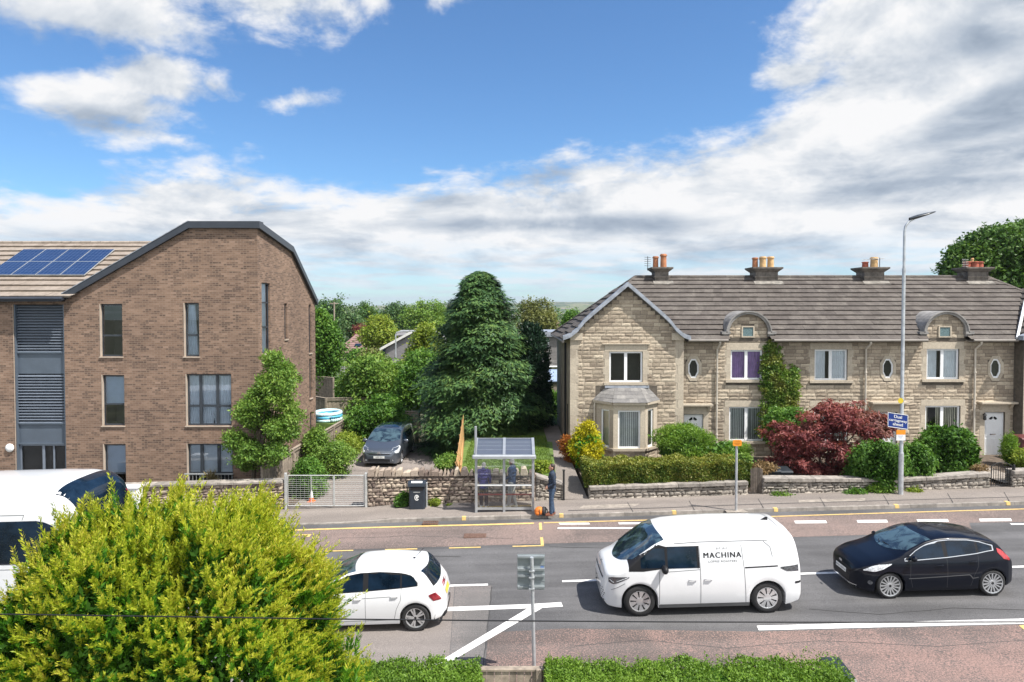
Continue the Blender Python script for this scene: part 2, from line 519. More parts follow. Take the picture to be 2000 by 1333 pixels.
def asphalt(name, base, speck=None, sp_amt=0.5, sc_=45.0, patch=0.25):
    m, k, out = newmat(name)
    co = objco(k)
    big = k.noise(co, 0.35, 6, 0.6, 0.4)
    st = k.noise(k.n('ShaderNodeVectorMath', operation='MULTIPLY').outputs[0], 1.0)
    vm = [n for n in k.nt.nodes if n.bl_idname == 'ShaderNodeVectorMath'][0]
    k.set(vm.inputs[0], co); vm.inputs[1].default_value = (0.06, 1.7, 1)
    fine = k.noise(co, sc_, 3, 0.7)
    mid = k.noise(co, 22.0, 4, 0.65)
    lo = tuple(c * (1 - patch) for c in base); hi = tuple(c * (1 + patch) for c in base)
    c = k.mixc(k.step(k.m('ADD', k.m('MULTIPLY', big, 0.5), k.m('MULTIPLY', st, 0.5)), 0.3, 0.7), lo, hi)
    if speck:
        f = k.m('MULTIPLY', k.step(k.m('ADD', k.m('MULTIPLY', fine, 0.75), k.m('ADD', k.m('MULTIPLY', mid, 0.25), k.m('MULTIPLY', k.m('SUBTRACT', big, 0.5), 0.6))), 0.47, 0.6), sp_amt)
        c = k.mixc(f, c, speck)
    c = k.mixc(1.0, c, k.ramp(fine, [(0.32, (0.66,) * 3), (0.68, (1.36, 1.34, 1.32))]), 'MULTIPLY')
    b = princ(k, out, c, 0.85, spec=0.3)
    bump(k, b, k.m('ADD', fine, k.m('MULTIPLY', mid, 0.6)), 0.35, 0.01)
    return m
asphalt('asphalt', (0.100, 0.099, 0.102), patch=0.36)
asphalt('asphalt_light', (0.185, 0.165, 0.155), patch=0.12)
asphalt('asphalt_mid', (0.145, 0.138, 0.135), speck=(0.24, 0.185, 0.165), sp_amt=0.35)
asphalt('asphalt_red', (0.118, 0.098, 0.091), speck=(0.29, 0.18, 0.152), sp_amt=0.65, sc_=34.0)
asphalt('asphalt_red_worn', (0.15, 0.122, 0.112), speck=(0.25, 0.178, 0.155), sp_amt=0.6, sc_=26.0)
asphalt('paving', (0.205, 0.18, 0.162), patch=0.2, sc_=35)
asphalt('drive_tarmac', (0.205, 0.18, 0.165), patch=0.25, sc_=30)
pm('kerbstone', (0.26, 0.235, 0.21), 0.85, var=0.25, vs=4, isl=0.22, bmp=0.3, bs=40)
pm('turf', (0.095, 0.155, 0.03), 0.95, var=0.35, vs=2.0, bmp=0.6, bs=60)

# ------------------------------------------------------------------ ground, road, pavement
pm('rough_ground', (0.085, 0.09, 0.05), 0.95, var=0.4, vs=0.6)
YK = 23.45           # far kerb
YW = 25.2            # foot of the garden walls
KH = 0.11
def build_ground():
    xs = [-4000, -900, -250, -90, -45] + list(range(-40, 45, 5)) + [45, 90, 250, 900, 4000]
    ys = [-400, -60, -10, 0, 6, 11, 25.15, 25.6, 30, 36, 42, 50, 65, 90, 140, 250, 500, 1000, 1800, 2600, 6000]
    rows = []
    for x in xs:
        r = []
        for y in ys:
            zr = G * max(-45, min(45, x))
            if y <= 25.2: z = zr - 0.06
            else:
                base = np.interp(y, [25.2, 36, 42, 65, 90, 140, 250, 500, 1000, 6000], [-0.3, -0.35, -0.9, -2.2, -3.2, -4.5, -6.0, -8.0, -10, -10])
                f = min(1.0, (y - 25.2) / 60.0)
                z = (zr - 0.06) * (1 - f) * 0.6 + base
                z = min(z, zr - 0.06)
            r.append((x, y, z))
        rows.append(r)
    struct(MB().grid(rows).obj('ground', 'rough_ground', rn=False))
    def sheet(name, mat, x0, x1, y0, y1, off, n=24):
        rows = [[(x0 + (x1 - x0) * i / n, y, G * (x0 + (x1 - x0) * i / n) + off) for y in (y0, y1)] for i in range(n + 1)]
        return struct(MB().grid(rows).obj(name, mat, rn=False))
    sheet('road', 'asphalt', -42, 42, 12.4, YK, 0.0)
    # far pavement: slab with a real kerb step, dropped at the driveway
    def kh(x):
        return KH if x > -4.5 or x < -9.6 else (0.03 if -8.6 < x < -5.4 else np.interp(x, [-9.6, -8.6, -5.4, -4.5], [KH, 0.03, 0.03, KH]))
    xs = np.concatenate([np.linspace(-42, -10, 17), np.linspace(-9.6, -4, 15), np.linspace(-3, 42, 31)])
    struct(MB().grid([[(x, y, G * x + kh(x) + (0.0 if y < YK + 0.2 else 0.012)) for y in (YK + 0.14, YK + 0.5, YW + 0.4)] for x in xs]).obj('pavement', 'paving', rn=False))
    kb = MB()
    x = -42.0
    while x < 42:
        x2 = x + 0.9
        a, b = kh(x), kh(x2)
        z = lambda xx, h: G * xx + h
        p = [(x + .004, YK, z(x, -.05)), (x2 - .004, YK, z(x2, -.05)), (x2 - .004, YK + .015, z(x2, b)), (x + .004, YK + .015, z(x, a))]
        kb.prism(p, (0, 0.135, 0.0))
        x = x2
    struct(kb.obj('kerb', 'kerbstone'))
    sheet('near_pavement', 'paving', -42, 42, 9.5, 12.4, 0.09)

    def flat(name, mat, polys, off):
        mb = MB()
        for poly in polys:
            pts = []
            for j, (a, b) in enumerate(zip(poly, poly[1:] + poly[:1])):
                A_, B_ = GP(*a, off), GP(*b, off)
                m = max(1, int((B_ - A_).length / 2.5))
                pts += [A_.lerp(B_, t / m) for t in range(m)]
            mb.quad(*[(p.x, p.y, G * p.x + off) for p in pts])
        return struct(mb.obj(name, mat, rn=False))
    # surface patches
    flat('road_surface_red', 'asphalt_red_worn', [[(420, 1043), (1060, 1019), (1480, 1008.5), (2000, 992.5), (2150, 988), (2150, 1018), (1893, 1021.5), (1900, 1039), (1560, 1049), (1070, 1062), (800, 1070), (400, 1082)]], 0.004)
    flat('road_surface_red', 'asphalt_red', [[(953, 1236), (1100, 1228), (1480, 1234), (2000, 1220), (2200, 1214), (2200, 1420), (940, 1420)]], 0.004)
    flat('road_surface_patch', 'asphalt_light', [[(480, 1143), (888, 1143), (868, 1420), (430, 1420)]], 0.004)
    flat('road_surface_patch', 'asphalt_mid', [[(889, 1146), (962, 1144), (951, 1236), (939, 1420), (869, 1420)]], 0.004)
    pm('joint', (0.045, 0.044, 0.044), 0.95, var=0.2)
    cr = []
    prev = None
    for i, y in enumerate(np.linspace(1146, 1330, 15)):
        xx = 961 - (y - 1146) * 0.105 + rnd.uniform(-1.5, 1.5)
        if prev: cr.append([(prev[0] - 1.0, prev[1]), (prev[0] + 1.2, prev[1]), (xx + 1.2, y), (xx - 1.0, y)])
        prev = (xx, y)
    def crack(pts, w):
        prev = None
        for (ax_, ay), (bx, by) in zip(pts, pts[1:]):
            for t in np.linspace(0, 1, 7)[(1 if prev else 0):]:
                q = (ax_ + (bx - ax_) * t + rnd.uniform(-1.6, 1.6), ay + (by - ay) * t + rnd.uniform(-.5, .5))
                if prev: cr.append([(prev[0], prev[1] - w), (q[0], q[1] - w), (q[0], q[1] + w), (prev[0], prev[1] + w)])
                prev = q
    crack([(1075, 1068), (1180, 1071), (1300, 1062), (1480, 1056)], .35)
    crack([(1580, 1190), (1720, 1200), (1860, 1188), (2010, 1192)], .4)
    crack([(1120, 1262), (1260, 1251), (1420, 1266), (1600, 1252), (1830, 1263), (2010, 1250)], .45)
    crack([(600, 1100), (760, 1083), (900, 1088)], .35)
    crack([(660, 1052), (800, 1047), (1000, 1052)], .3)
    flat('road_joint', 'joint', cr, 0.006)
    flat('road_surface_patch', 'asphalt_mid', [[(1225, 1066), (1290, 1064), (1300, 1082), (1232, 1084)]], 0.007)
    # white markings
    w = []
    for x0, x1 in ((1091, 1150), (1207, 1263), (1323, 1381), (1439, 1497), (1551, 1613), (1673, 1732), (1790, 1851), (1912, 1974), (2034, 2096)):
        f = lambda px: np.interp(px, [1090, 1260, 1583, 1942, 2100], [1023.3, 1022.4, 1019.8, 1015.8, 1013.8])
        h = 1.6 if x0 < 1300 else 2.6
        w.append([(x0, f(x0) - h), (x1, f(x1) - h), (x1 + 2.5, f(x1) + h), (x0 + 2.5, f(x0) + h)])
    w.append([(1089, 1030.6), (1262, 1030.2), (1262, 1033), (1089, 1033.4)])
    w.append([(1972, 1022.6), (2100, 1021.6), (2100, 1025), (1976, 1025.4)])
    for x0, x1 in ((560, 640), (740, 953), (1098, 1290), (1400, 1643), (1820, 2040)):
        f = lambda px: np.interp(px, [560, 953, 1098, 1170, 1557, 1642, 1973, 2100], [1153, 1142, 1135.5, 1133, 1121, 1118.4, 1107.5, 1103.5])
        w.append([(x0, f(x0) - 1.7), (x1, f(x1) - 1.7), (x1, f(x1) + 1.9), (x0, f(x0) + 1.9)])
    w.append([(700, 1192), (874, 1186), (1032, 1180.5), (1096, 1176.5), (1099.5, 1185), (1062, 1187.5), (874, 1194), (700, 1199.5)])
    w.append([(1034, 1186.6), (1060, 1187.3), (862, 1303), (820, 1326), (800, 1326), (854, 1295)])
    w.append([(1478, 1222.5), (2000, 1208.5), (2200, 1203), (2200, 1212), (2000, 1218.5), (1482, 1231.5)])
    flat('road_markings', 'white_paint', w, 0.008)
    # yellow markings
    yl = []
    def strip(pts, h):
        up = [(a, b - h) for a, b in pts]; dn = [(a, b + h) for a, b in pts][::-1]
        yl.append(up + dn)
    strip([(420, 1044.5), (580, 1035.5), (700, 1031.5), (820, 1028), (940, 1025.2), (1043, 1022.3)], 1.25)
    strip([(1062, 1021.5), (1250, 1016.6), (1480, 1010), (1740, 1002), (2000, 994.4), (2150, 990)], .75)
    for x0, x1 in ((632, 690), (752, 815), (877, 939), (1001, 1062)):
        f = lambda px: np.interp(px, [632, 690, 815, 939, 1062], [1077, 1075.3, 1072.3, 1069, 1066])
        strip([(x0, f(x0)), (x1, f(x1))], 1.0)
    yl.append([(1052.5, 1021.5), (1058, 1021.3), (1059, 1035), (1053.3, 1035.3)])
    yl.append([(1055, 1050), (1060.5, 1049.8), (1062.5, 1066), (1056.5, 1066.2)])
    yl.append([(575, 1044.5), (609, 1043.5), (604, 1049), (598, 1049), (602, 1045.6), (575, 1046.6)])
    yl.append([(1990, 1222), (2060, 1216), (2060, 1223), (2000, 1230)])
    flat('road_markings', 'yellow_paint', yl, 0.012)
    # loading marks painted on the kerb
    km = MB()
    for px, py in ((760, 1021.5), (905, 1016), (1098, 1012), (1322, 1006), (1522, 999.5), (1760, 992), (1977, 985)):
        x = GP(px, py, 0.1).x
        if x < -4: continue
        z = lambda q: G * q + KH
        km.quad((x - .07, YK + .16, z(x) + .005), (x + .07, YK + .16, z(x) + .005), (x + .07, YK + .012, z(x) + .005), (x - .07, YK + .012, z(x) + .005))
        km.quad((x - .07, YK + .010, z(x)), (x + .07, YK + .010, z(x)), (x + .07, YK - .006, z(x) - .10), (x - .07, YK - .006, z(x) - .10))
    struct(km.obj('kerb_markings', 'yellow_paint', rn=False))
    # pavement joints and a repaired trench
    def pv(name, mat, polys, off):
        mb = MB()
        for poly in polys:
            mb.quad(*[(p.x, p.y, G * p.x + KH + off) for p in (GP(a, b, KH + off) for a, b in poly)])
        struct(mb.obj(name, mat, rn=False))
    js = []
    for px in (1225, 1345, 1480, 1600, 1725, 1850, 1960):
        js.append([(px, 985 - (px - 1100) * 0.028), (px + 1.2, 985 - (px - 1100) * 0.028), (px + 12, 1003 - (px - 1100) * 0.028), (px + 10.8, 1003 - (px - 1100) * 0.028)])
    js.append([(1110, 997), (1300, 991.5), (1480, 984.5), (2000, 970), (2000, 970.8), (1480, 985.4), (1300, 992.4), (1110, 998)])
    pv('pavement_joint', 'joint', js, 0.017)
    pm('sandy', (0.27, 0.235, 0.20), 0.95, var=0.25, vs=5, bmp=0.3)
    pv('pavement_patch', 'sandy', [[(1140, 987), (1250, 984), (1235, 991), (1130, 994)], [(1415, 996), (1450, 995), (1462, 1000.5), (1420, 1001.5)], [(1560, 977), (1690, 973.5), (1690, 979), (1560, 983)]], 0.015)
    pm('rust_iron', (0.13, 0.075, 0.055), 0.75, var=0.3, vs=15)
    def grate(name, px, py, w_, d_, label, cat, off):
        c = GP(px, py, off)
        mb = MB()
        mb.box(c.x - w_, c.x + w_, c.y - d_, c.y - d_ + .03, c.z - .01, c.z + .02); mb.box(c.x - w_, c.x + w_, c.y + d_ - .03, c.y + d_, c.z - .01, c.z + .02)
        mb.box(c.x - w_, c.x - w_ + .03, c.y - d_ + .03, c.y + d_ - .03, c.z - .01, c.z + .02); mb.box(c.x + w_ - .03, c.x + w_, c.y - d_ + .03, c.y + d_ - .03, c.z - .01, c.z + .02)
        n = int(w_ / .035)
        for i in range(n):
            xx = c.x - w_ + .04 + (2 * w_ - .08) * (i + .2) / n
            mb.box(xx, xx + .03, c.y - d_ + .03, c.y + d_ - .03, c.z - .01, c.z + .014)
        tag(mb.obj(name, 'rust_iron'), label, cat)
    grate('drain_grate', 841, 1021.5, 0.26, 0.16, 'rusty brown drain grate at the kerb near the litter bin', 'drain', 0.05)
    c = GP(928, 1047, 0.006)
    mb = MB().box(c.x - .36, c.x + .36, c.y - .2, c.y + .2, c.z - .01, c.z + .012)
    for i in range(9): mb.box(c.x - .32 + .075 * i, c.x - .28 + .075 * i, c.y - .17, c.y + .17, c.z + .012, c.z + .02)
    tag(mb.obj('manhole_cover', 'rust_iron'), 'brown rectangular iron cover in the red bus bay', 'manhole')
build_ground()
# ------------------------------------------------------------------ stone work
def stonemat(name, stops, nb=0.5, grime=(0.12, 0.10, 0.085), gamt=0.5):
    m, k, out = newmat(name)
    co = objco(k)
    i = island(k)
    n = k.noise(co, 14, 5, 0.65)
    c = k.ramp(i, stops)
    c = k.mixc(1.0, c, k.ramp(n, [(0.25, (0.78,) * 3), (0.75, (1.2, 1.19, 1.17))]), 'MULTIPLY')
    g = k.step(k.noise(co, 0.9, 6, 0.65), 0.5, 0.75)
    c = k.mixc(k.m('MULTIPLY', g, gamt), c, grime)
    b = princ(k, out, c, 0.9, spec=0.2)
    bump(k, b, k.noise(co, 35, 5, 0.7), nb, 0.015)
stonemat('rock_stone', [(0, (0.25, 0.205, 0.16)), (0.3, (0.34, 0.285, 0.22)), (0.65, (0.43, 0.36, 0.28)), (1, (0.50, 0.43, 0.335))])
stonemat('ashlar', [(0, (0.36, 0.31, 0.25)), (1, (0.49, 0.43, 0.345))], 0.15, gamt=0.3)
stonemat('rubble', [(0, (0.14, 0.105, 0.09)), (0.35, (0.25, 0.20, 0.165)), (0.7, (0.36, 0.295, 0.24)), (1, (0.45, 0.38, 0.30))], 0.8, (0.10, 0.085, 0.075), 0.45)
stonemat('rubble_grey', [(0, (0.17, 0.155, 0.14)), (0.5, (0.29, 0.26, 0.23)), (1, (0.40, 0.36, 0.31))], 0.8, (0.09, 0.085, 0.07), 0.5)
pm('mortar', (0.105, 0.088, 0.07), 0.95, var=0.25, vs=6, bmp=0.3)
pm('coping_mortar', (0.20, 0.185, 0.165), 0.9, var=0.3, vs=5)
pm('harl', (0.26, 0.215, 0.165), 0.95, var=0.25, vs=2.5, bmp=0.5, bs=60, dirt=(0.14, 0.115, 0.09))
pm('chimney_stone', (0.14, 0.122, 0.106), 0.95, var=0.4, vs=4, bmp=0.5)
pm('pot_terracotta', (0.40, 0.165, 0.08), 0.8, var=0.2, vs=6)
pm('pot_buff', (0.56, 0.36, 0.17), 0.8, var=0.2, vs=6)
pm('pot_red', (0.33, 0.085, 0.05), 0.8, var=0.2, vs=6)
pm('cloth_purple', (0.30, 0.19, 0.40), 0.9, var=0.2)
pm('cloth_white', (0.74, 0.77, 0.79), 0.9, var=0.08)
pm('blind', (0.62, 0.65, 0.62), 0.85, var=0.08, isl=0.25)
pm('blind_buff', (0.60, 0.57, 0.44), 0.85, var=0.08, isl=0.25)
pm('hood_stone', (0.235, 0.225, 0.215), 0.8, var=0.25, vs=4, bmp=0.3, dirt=(0.12, 0.115, 0.11))
pm('plaque', (0.10, 0.16, 0.17), 0.6, var=0.35, vs=18)

def blocks(mb, x0, x1, z0, z1, y, holes=(), limit=None, ch=(.13, .19), bl=(.28, .62), depth=.028, joint=.012, back=.03, jit=0.0, res=.10):
    z = z0
    while z < z1 - .04:
        h = rnd.uniform(*ch)
        if z + h > z1 - .05: h = z1 - z
        zm = z + h / 2
        a, b = (x0, x1) if limit is None else limit(zm)
        a, b = max(a, x0), min(b, x1)
        spans = [(a, b)]
        for hx0, hx1, hz0, hz1 in holes:
            if min(z + h, hz1) - max(z, hz0) > .3 * h:
                ns = []
                for s0, s1 in spans:
                    if hx1 <= s0 or hx0 >= s1: ns.append((s0, s1)); continue
                    if hx0 > s0 + .03: ns.append((s0, hx0))
                    if hx1 < s1 - .03: ns.append((hx1, s1))
                spans = ns
        for s0, s1 in spans:
            x = s0
            first = True
            while x < s1 - .02:
                l = rnd.uniform(*bl) * (0.6 if first else 1); first = False
                if x + l > s1 - .12: l = s1 - x
                j = joint / 2
                bx0, bx1, bz0, bz1 = x + j, x + l - j, z + j, z + h - j
                nx = max(3, int(l / res) + 2); nz = 4 if h > .11 else 3
                rows = []
                bulge = rnd.uniform(.55, 1.0)
                jj = [[rnd.uniform(-jit, jit) for _ in range(2)] for _ in range(4)]
                for iu in range(nx):
                    r = []
                    u = iu / (nx - 1)
                    for iv in range(nz):
                        v = iv / (nz - 1)
                        e = min(u, 1 - u) == 0 or min(v, 1 - v) == 0
                        d = .004 if e else depth * bulge * rnd.uniform(.45, 1.0)
                        uu = u if u in (0, 1) else u + rnd.uniform(-.2, .2) / nx
                        vv = v
                        cx = (jj[0][0] * (1 - uu) * (1 - vv) + jj[1][0] * uu * (1 - vv) + jj[2][0] * uu * vv + jj[3][0] * (1 - uu) * vv)
                        cz = (jj[0][1] * (1 - uu) * (1 - vv) + jj[1][1] * uu * (1 - vv) + jj[2][1] * uu * vv + jj[3][1] * (1 - uu) * vv)
                        r.append((bx0 + (bx1 - bx0) * uu + cx, y - d, bz0 + (bz1 - bz0) * vv + cz))
                    rows.append(r)
                n0 = len(mb.v)
                mb.grid(rows)
                # returns of the block into the joint
                ring = [i * nz for i in range(nx)] + [(nx - 1) * nz + k_ for k_ in range(1, nz)] + [i * nz + nz - 1 for i in range(nx - 2, -1, -1)] + [k_ for k_ in range(nz - 2, 0, -1)]
                bk = len(mb.v)
                for q in ring:
                    p = rows[q // nz][q % nz]; p = (p[0], p[1] + back, p[2])
                    mb.v.append(tuple(mb.T(*p)) if mb.T else p)
                m = len(ring)
                for q in range(m):
                    mb.f.append((n0 + ring[q], bk + q, bk + (q + 1) % m, n0 + ring[(q + 1) % m]))
                x += l
        z += h
def holed(mb, x0, x1, z0, z1, y, holes, reveal=.12):
    """a flat wall face with real openings and their reveals"""
    xs = sorted({x0, x1} | {h[0] for h in holes} | {h[1] for h in holes})
    zs = sorted({z0, z1} | {h[2] for h in holes} | {h[3] for h in holes})
    xs = [x for x in xs if x0 <= x <= x1]; zs = [z for z in zs if z0 <= z <= z1]
    for a, b in zip(xs, xs[1:]):
        for c, d in zip(zs, zs[1:]):
            mx, mz = (a + b) / 2, (c + d) / 2
            if any(h[0] < mx < h[1] and h[2] < mz < h[3] for h in holes): continue
            mb.quad((a, y, c), (b, y, c), (b, y, d), (a, y, d))
    for a, b, c, d in holes:
        e = y + reveal
        mb.quad((a, y, c), (a, y, d), (a, e, d), (a, e, c)); mb.quad((b, y, c), (b, y, d), (b, e, d), (b, e, c))
        mb.quad((a, y, d), (b, y, d), (b, e, d), (a, e, d)); mb.quad((a, y, c), (b, y, c), (b, e, c), (a, e, c))
def pleats(mb, x0, x1, z0, z1, y, n, amp, taper=0.0):
    rows = []
    m = n * 6
    for i in range(m + 1):
        u = i / m
        x = x0 + (x1 - x0) * u
        d = amp * math.sin(u * n * 2 * math.pi) + amp * .4 * math.sin(u * n * 5.1)
        rows.append([(x, y + d, z1), (x + taper * (z1 - z0) * (0.5 - u), y + d, z0)])
    mb.grid(rows)
def opening(parent, x0, x1, z0, z1, y, mat='upvc', bv=(), bh=(), fw=.06, reveal=.07, cloth=None, T=None, glass='glass_window', room=.9, sash=True, name='window', sill=None, label=None):
    """a window: frame, panes, whatever hangs behind it, and the room"""
    f = MB(T)
    a, b = y + reveal - .005, y + reveal + .055
    f.box(x0, x1, a, b, z0, z0 + fw); f.box(x0, x1, a, b, z1 - fw, z1)
    f.box(x0, x0 + fw, a, b, z0 + fw, z1 - fw); f.box(x1 - fw, x1, a, b, z0 + fw, z1 - fw)
    for u, w in bv: f.box(x0 + (x1 - x0) * u - w / 2, x0 + (x1 - x0) * u + w / 2, a + .004, b - .004, z0 + fw, z1 - fw)
    for u, w in bh:
        f.box(x0 + fw, x1 - fw, a + .008, b - .008, z0 + (z1 - z0) * u - w / 2, z0 + (z1 - z0) * u + w / 2)
    fo = f.obj(name, mat, parent, label=label)
    MB(T).quad((x0 + fw * .5, y + reveal + .02, z0 + fw * .5), (x1 - fw * .5, y + reveal + .02, z0 + fw * .5), (x1 - fw * .5, y + reveal + .02, z1 - fw * .5), (x0 + fw * .5, y + reveal + .02, z1 - fw * .5)).obj('pane', glass, fo, rn=False)
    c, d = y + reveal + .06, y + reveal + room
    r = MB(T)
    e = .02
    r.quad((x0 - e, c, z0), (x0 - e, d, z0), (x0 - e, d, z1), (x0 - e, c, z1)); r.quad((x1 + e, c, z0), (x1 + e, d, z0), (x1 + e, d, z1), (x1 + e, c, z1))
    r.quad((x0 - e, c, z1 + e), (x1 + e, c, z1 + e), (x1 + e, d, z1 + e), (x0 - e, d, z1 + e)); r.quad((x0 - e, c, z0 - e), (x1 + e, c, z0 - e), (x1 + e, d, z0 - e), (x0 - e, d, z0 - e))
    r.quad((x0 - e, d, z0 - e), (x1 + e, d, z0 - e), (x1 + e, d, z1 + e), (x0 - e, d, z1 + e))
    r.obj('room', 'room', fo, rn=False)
    yc = y + reveal + .085
    w, h = x1 - x0, z1 - z0
    if cloth:
        mb = MB(T)
        kind, cm = cloth[0], cloth[1]
        if kind == 'full': pleats(mb, x0 + .02, x1 - .02, z0 + .03, z1 - .03, yc, max(5, int(w * 9)), .018)
        elif kind == 'sides':
            pleats(mb, x0 + .02, x0 + w * .30, z0 + .03, z1 - .03, yc, 5, .02); pleats(mb, x1 - w * .30, x1 - .02, z0 + .03, z1 - .03, yc, 5, .02)
        elif kind == 'left': pleats(mb, x0 + w * .2, x0 + w * .62, z0 + .03, z1 - .03, yc, 4, .03, -.12)
        elif kind == 'net':
            pleats(mb, x0 + .02, x0 + w * .36, z0 + .03, z1 - .03, yc, 7, .014); pleats(mb, x0 + w * .52, x1 - .02, z0 + .03, z1 - .03, yc, 8, .014)
        elif kind == 'slats':
            n = max(6, int(w / .085))
            gap = cloth[2] if len(cloth) > 2 else None
            for i in range(n):
                if gap and gap[0] <= i / n < gap[1]: continue
                xx = x0 + .03 + (w - .06) * (i + .5) / n
                mb.quad((xx - .035, yc - .012, z0 + .05), (xx + .035, yc + .014, z0 + .05), (xx + .035, yc + .014, z1 - .03), (xx - .035, yc - .012, z1 - .03))
        elif kind == 'roller':
            zb = z0 + h * cloth[2]
            mb.box(x0 + .04, x1 - .04, yc, yc + .006, zb, z1 - .02); mb.box(x0 + .03, x1 - .03, yc - .008, yc + .014, zb - .03, zb)
        mb.obj('blind' if kind in ('slats', 'roller') else 'curtain', cm, fo, smooth=60, rn=False)
    if sill:
        s = MB(T)
        s.box(x0 - sill[0], x1 + sill[0], y - sill[1], y + reveal, z0 - sill[2], z0 - .002)
        s.obj('sill', sill[3], fo)
    return fo
def tiles(mb, E0, E1, R0, R1, n, w, lift=.058, jitter=.006):
    """courses of overlapping roof tiles from the eaves line E0-E1 to the ridge line R0-R1"""
    E0, E1, R0, R1 = map(Vector, (E0, E1, R0, R1))
    nrm = (E1 - E0).cross(R0 - E0)
    if nrm.length < 1e-6: nrm = (E1 - E0).cross(R1 - E0)
    nrm.normalize()
    if nrm.z < 0: nrm = -nrm
    for i in range(n):
        t0, t1 = i / n, (i + 1) / n
        A, B = E0.lerp(R0, t0), E1.lerp(R1, t0)
        C, D = E0.lerp(R0, t1), E1.lerp(R1, t1)
        m = max(1, int((B - A).length / w))
        off = (i % 2) * .5
        cuts = sorted({0.0, 1.0} | {min(1, max(0, (j + off) / m)) for j in range(m + 1)})
        for u0, u1 in zip(cuts, cuts[1:]):
            l0 = lift + rnd.uniform(-jitter, jitter); l1 = l0 + rnd.uniform(-jitter, jitter)
            g = .0
            a = A.lerp(B, u0 + g) + nrm * l0; b = A.lerp(B, u1 - g) + nrm * l1
            c = C.lerp(D, u1 - g) + nrm * .004; d = C.lerp(D, u0 + g) + nrm * .004
            a2 = A.lerp(B, u0) - nrm * .004; b2 = A.lerp(B, u1) - nrm * .004
            mb.add([a, b, c, d, a2, b2], [(0, 1, 2, 3), (0, 4, 5, 1)])
def tilemat(name, c0, c1, moss=None, ms=2.0):
    m, k, out = newmat(name)
    co = objco(k)
    c = k.ramp(island(k), [(0, c0), (1, c1)])
    n = k.noise(co, 6.0, 6, 0.7)
    c = k.mixc(1.0, c, k.ramp(n, [(0.25, (0.72,) * 3), (0.75, (1.28, 1.26, 1.24))]), 'MULTIPLY')
    if moss:
        s = k.step(k.m('ADD', k.m('MULTIPLY', k.noise(co, 38, 3, 0.7), 0.6), k.m('MULTIPLY', k.noise(co, ms, 4, 0.6), 0.4)), 0.52, 0.62)
        c = k.mixc(k.m('MULTIPLY', s, 0.6), c, moss)
    b = princ(k, out, c, 0.85, spec=0.3)
    bump(k, b, k.noise(co, 50, 4, 0.7), 0.5, 0.01)
tilemat('roof_tile', (0.072, 0.062, 0.056), (0.105, 0.092, 0.083), (0.21, 0.19, 0.165))
tilemat('slate', (0.135, 0.132, 0.132), (0.215, 0.208, 0.20))

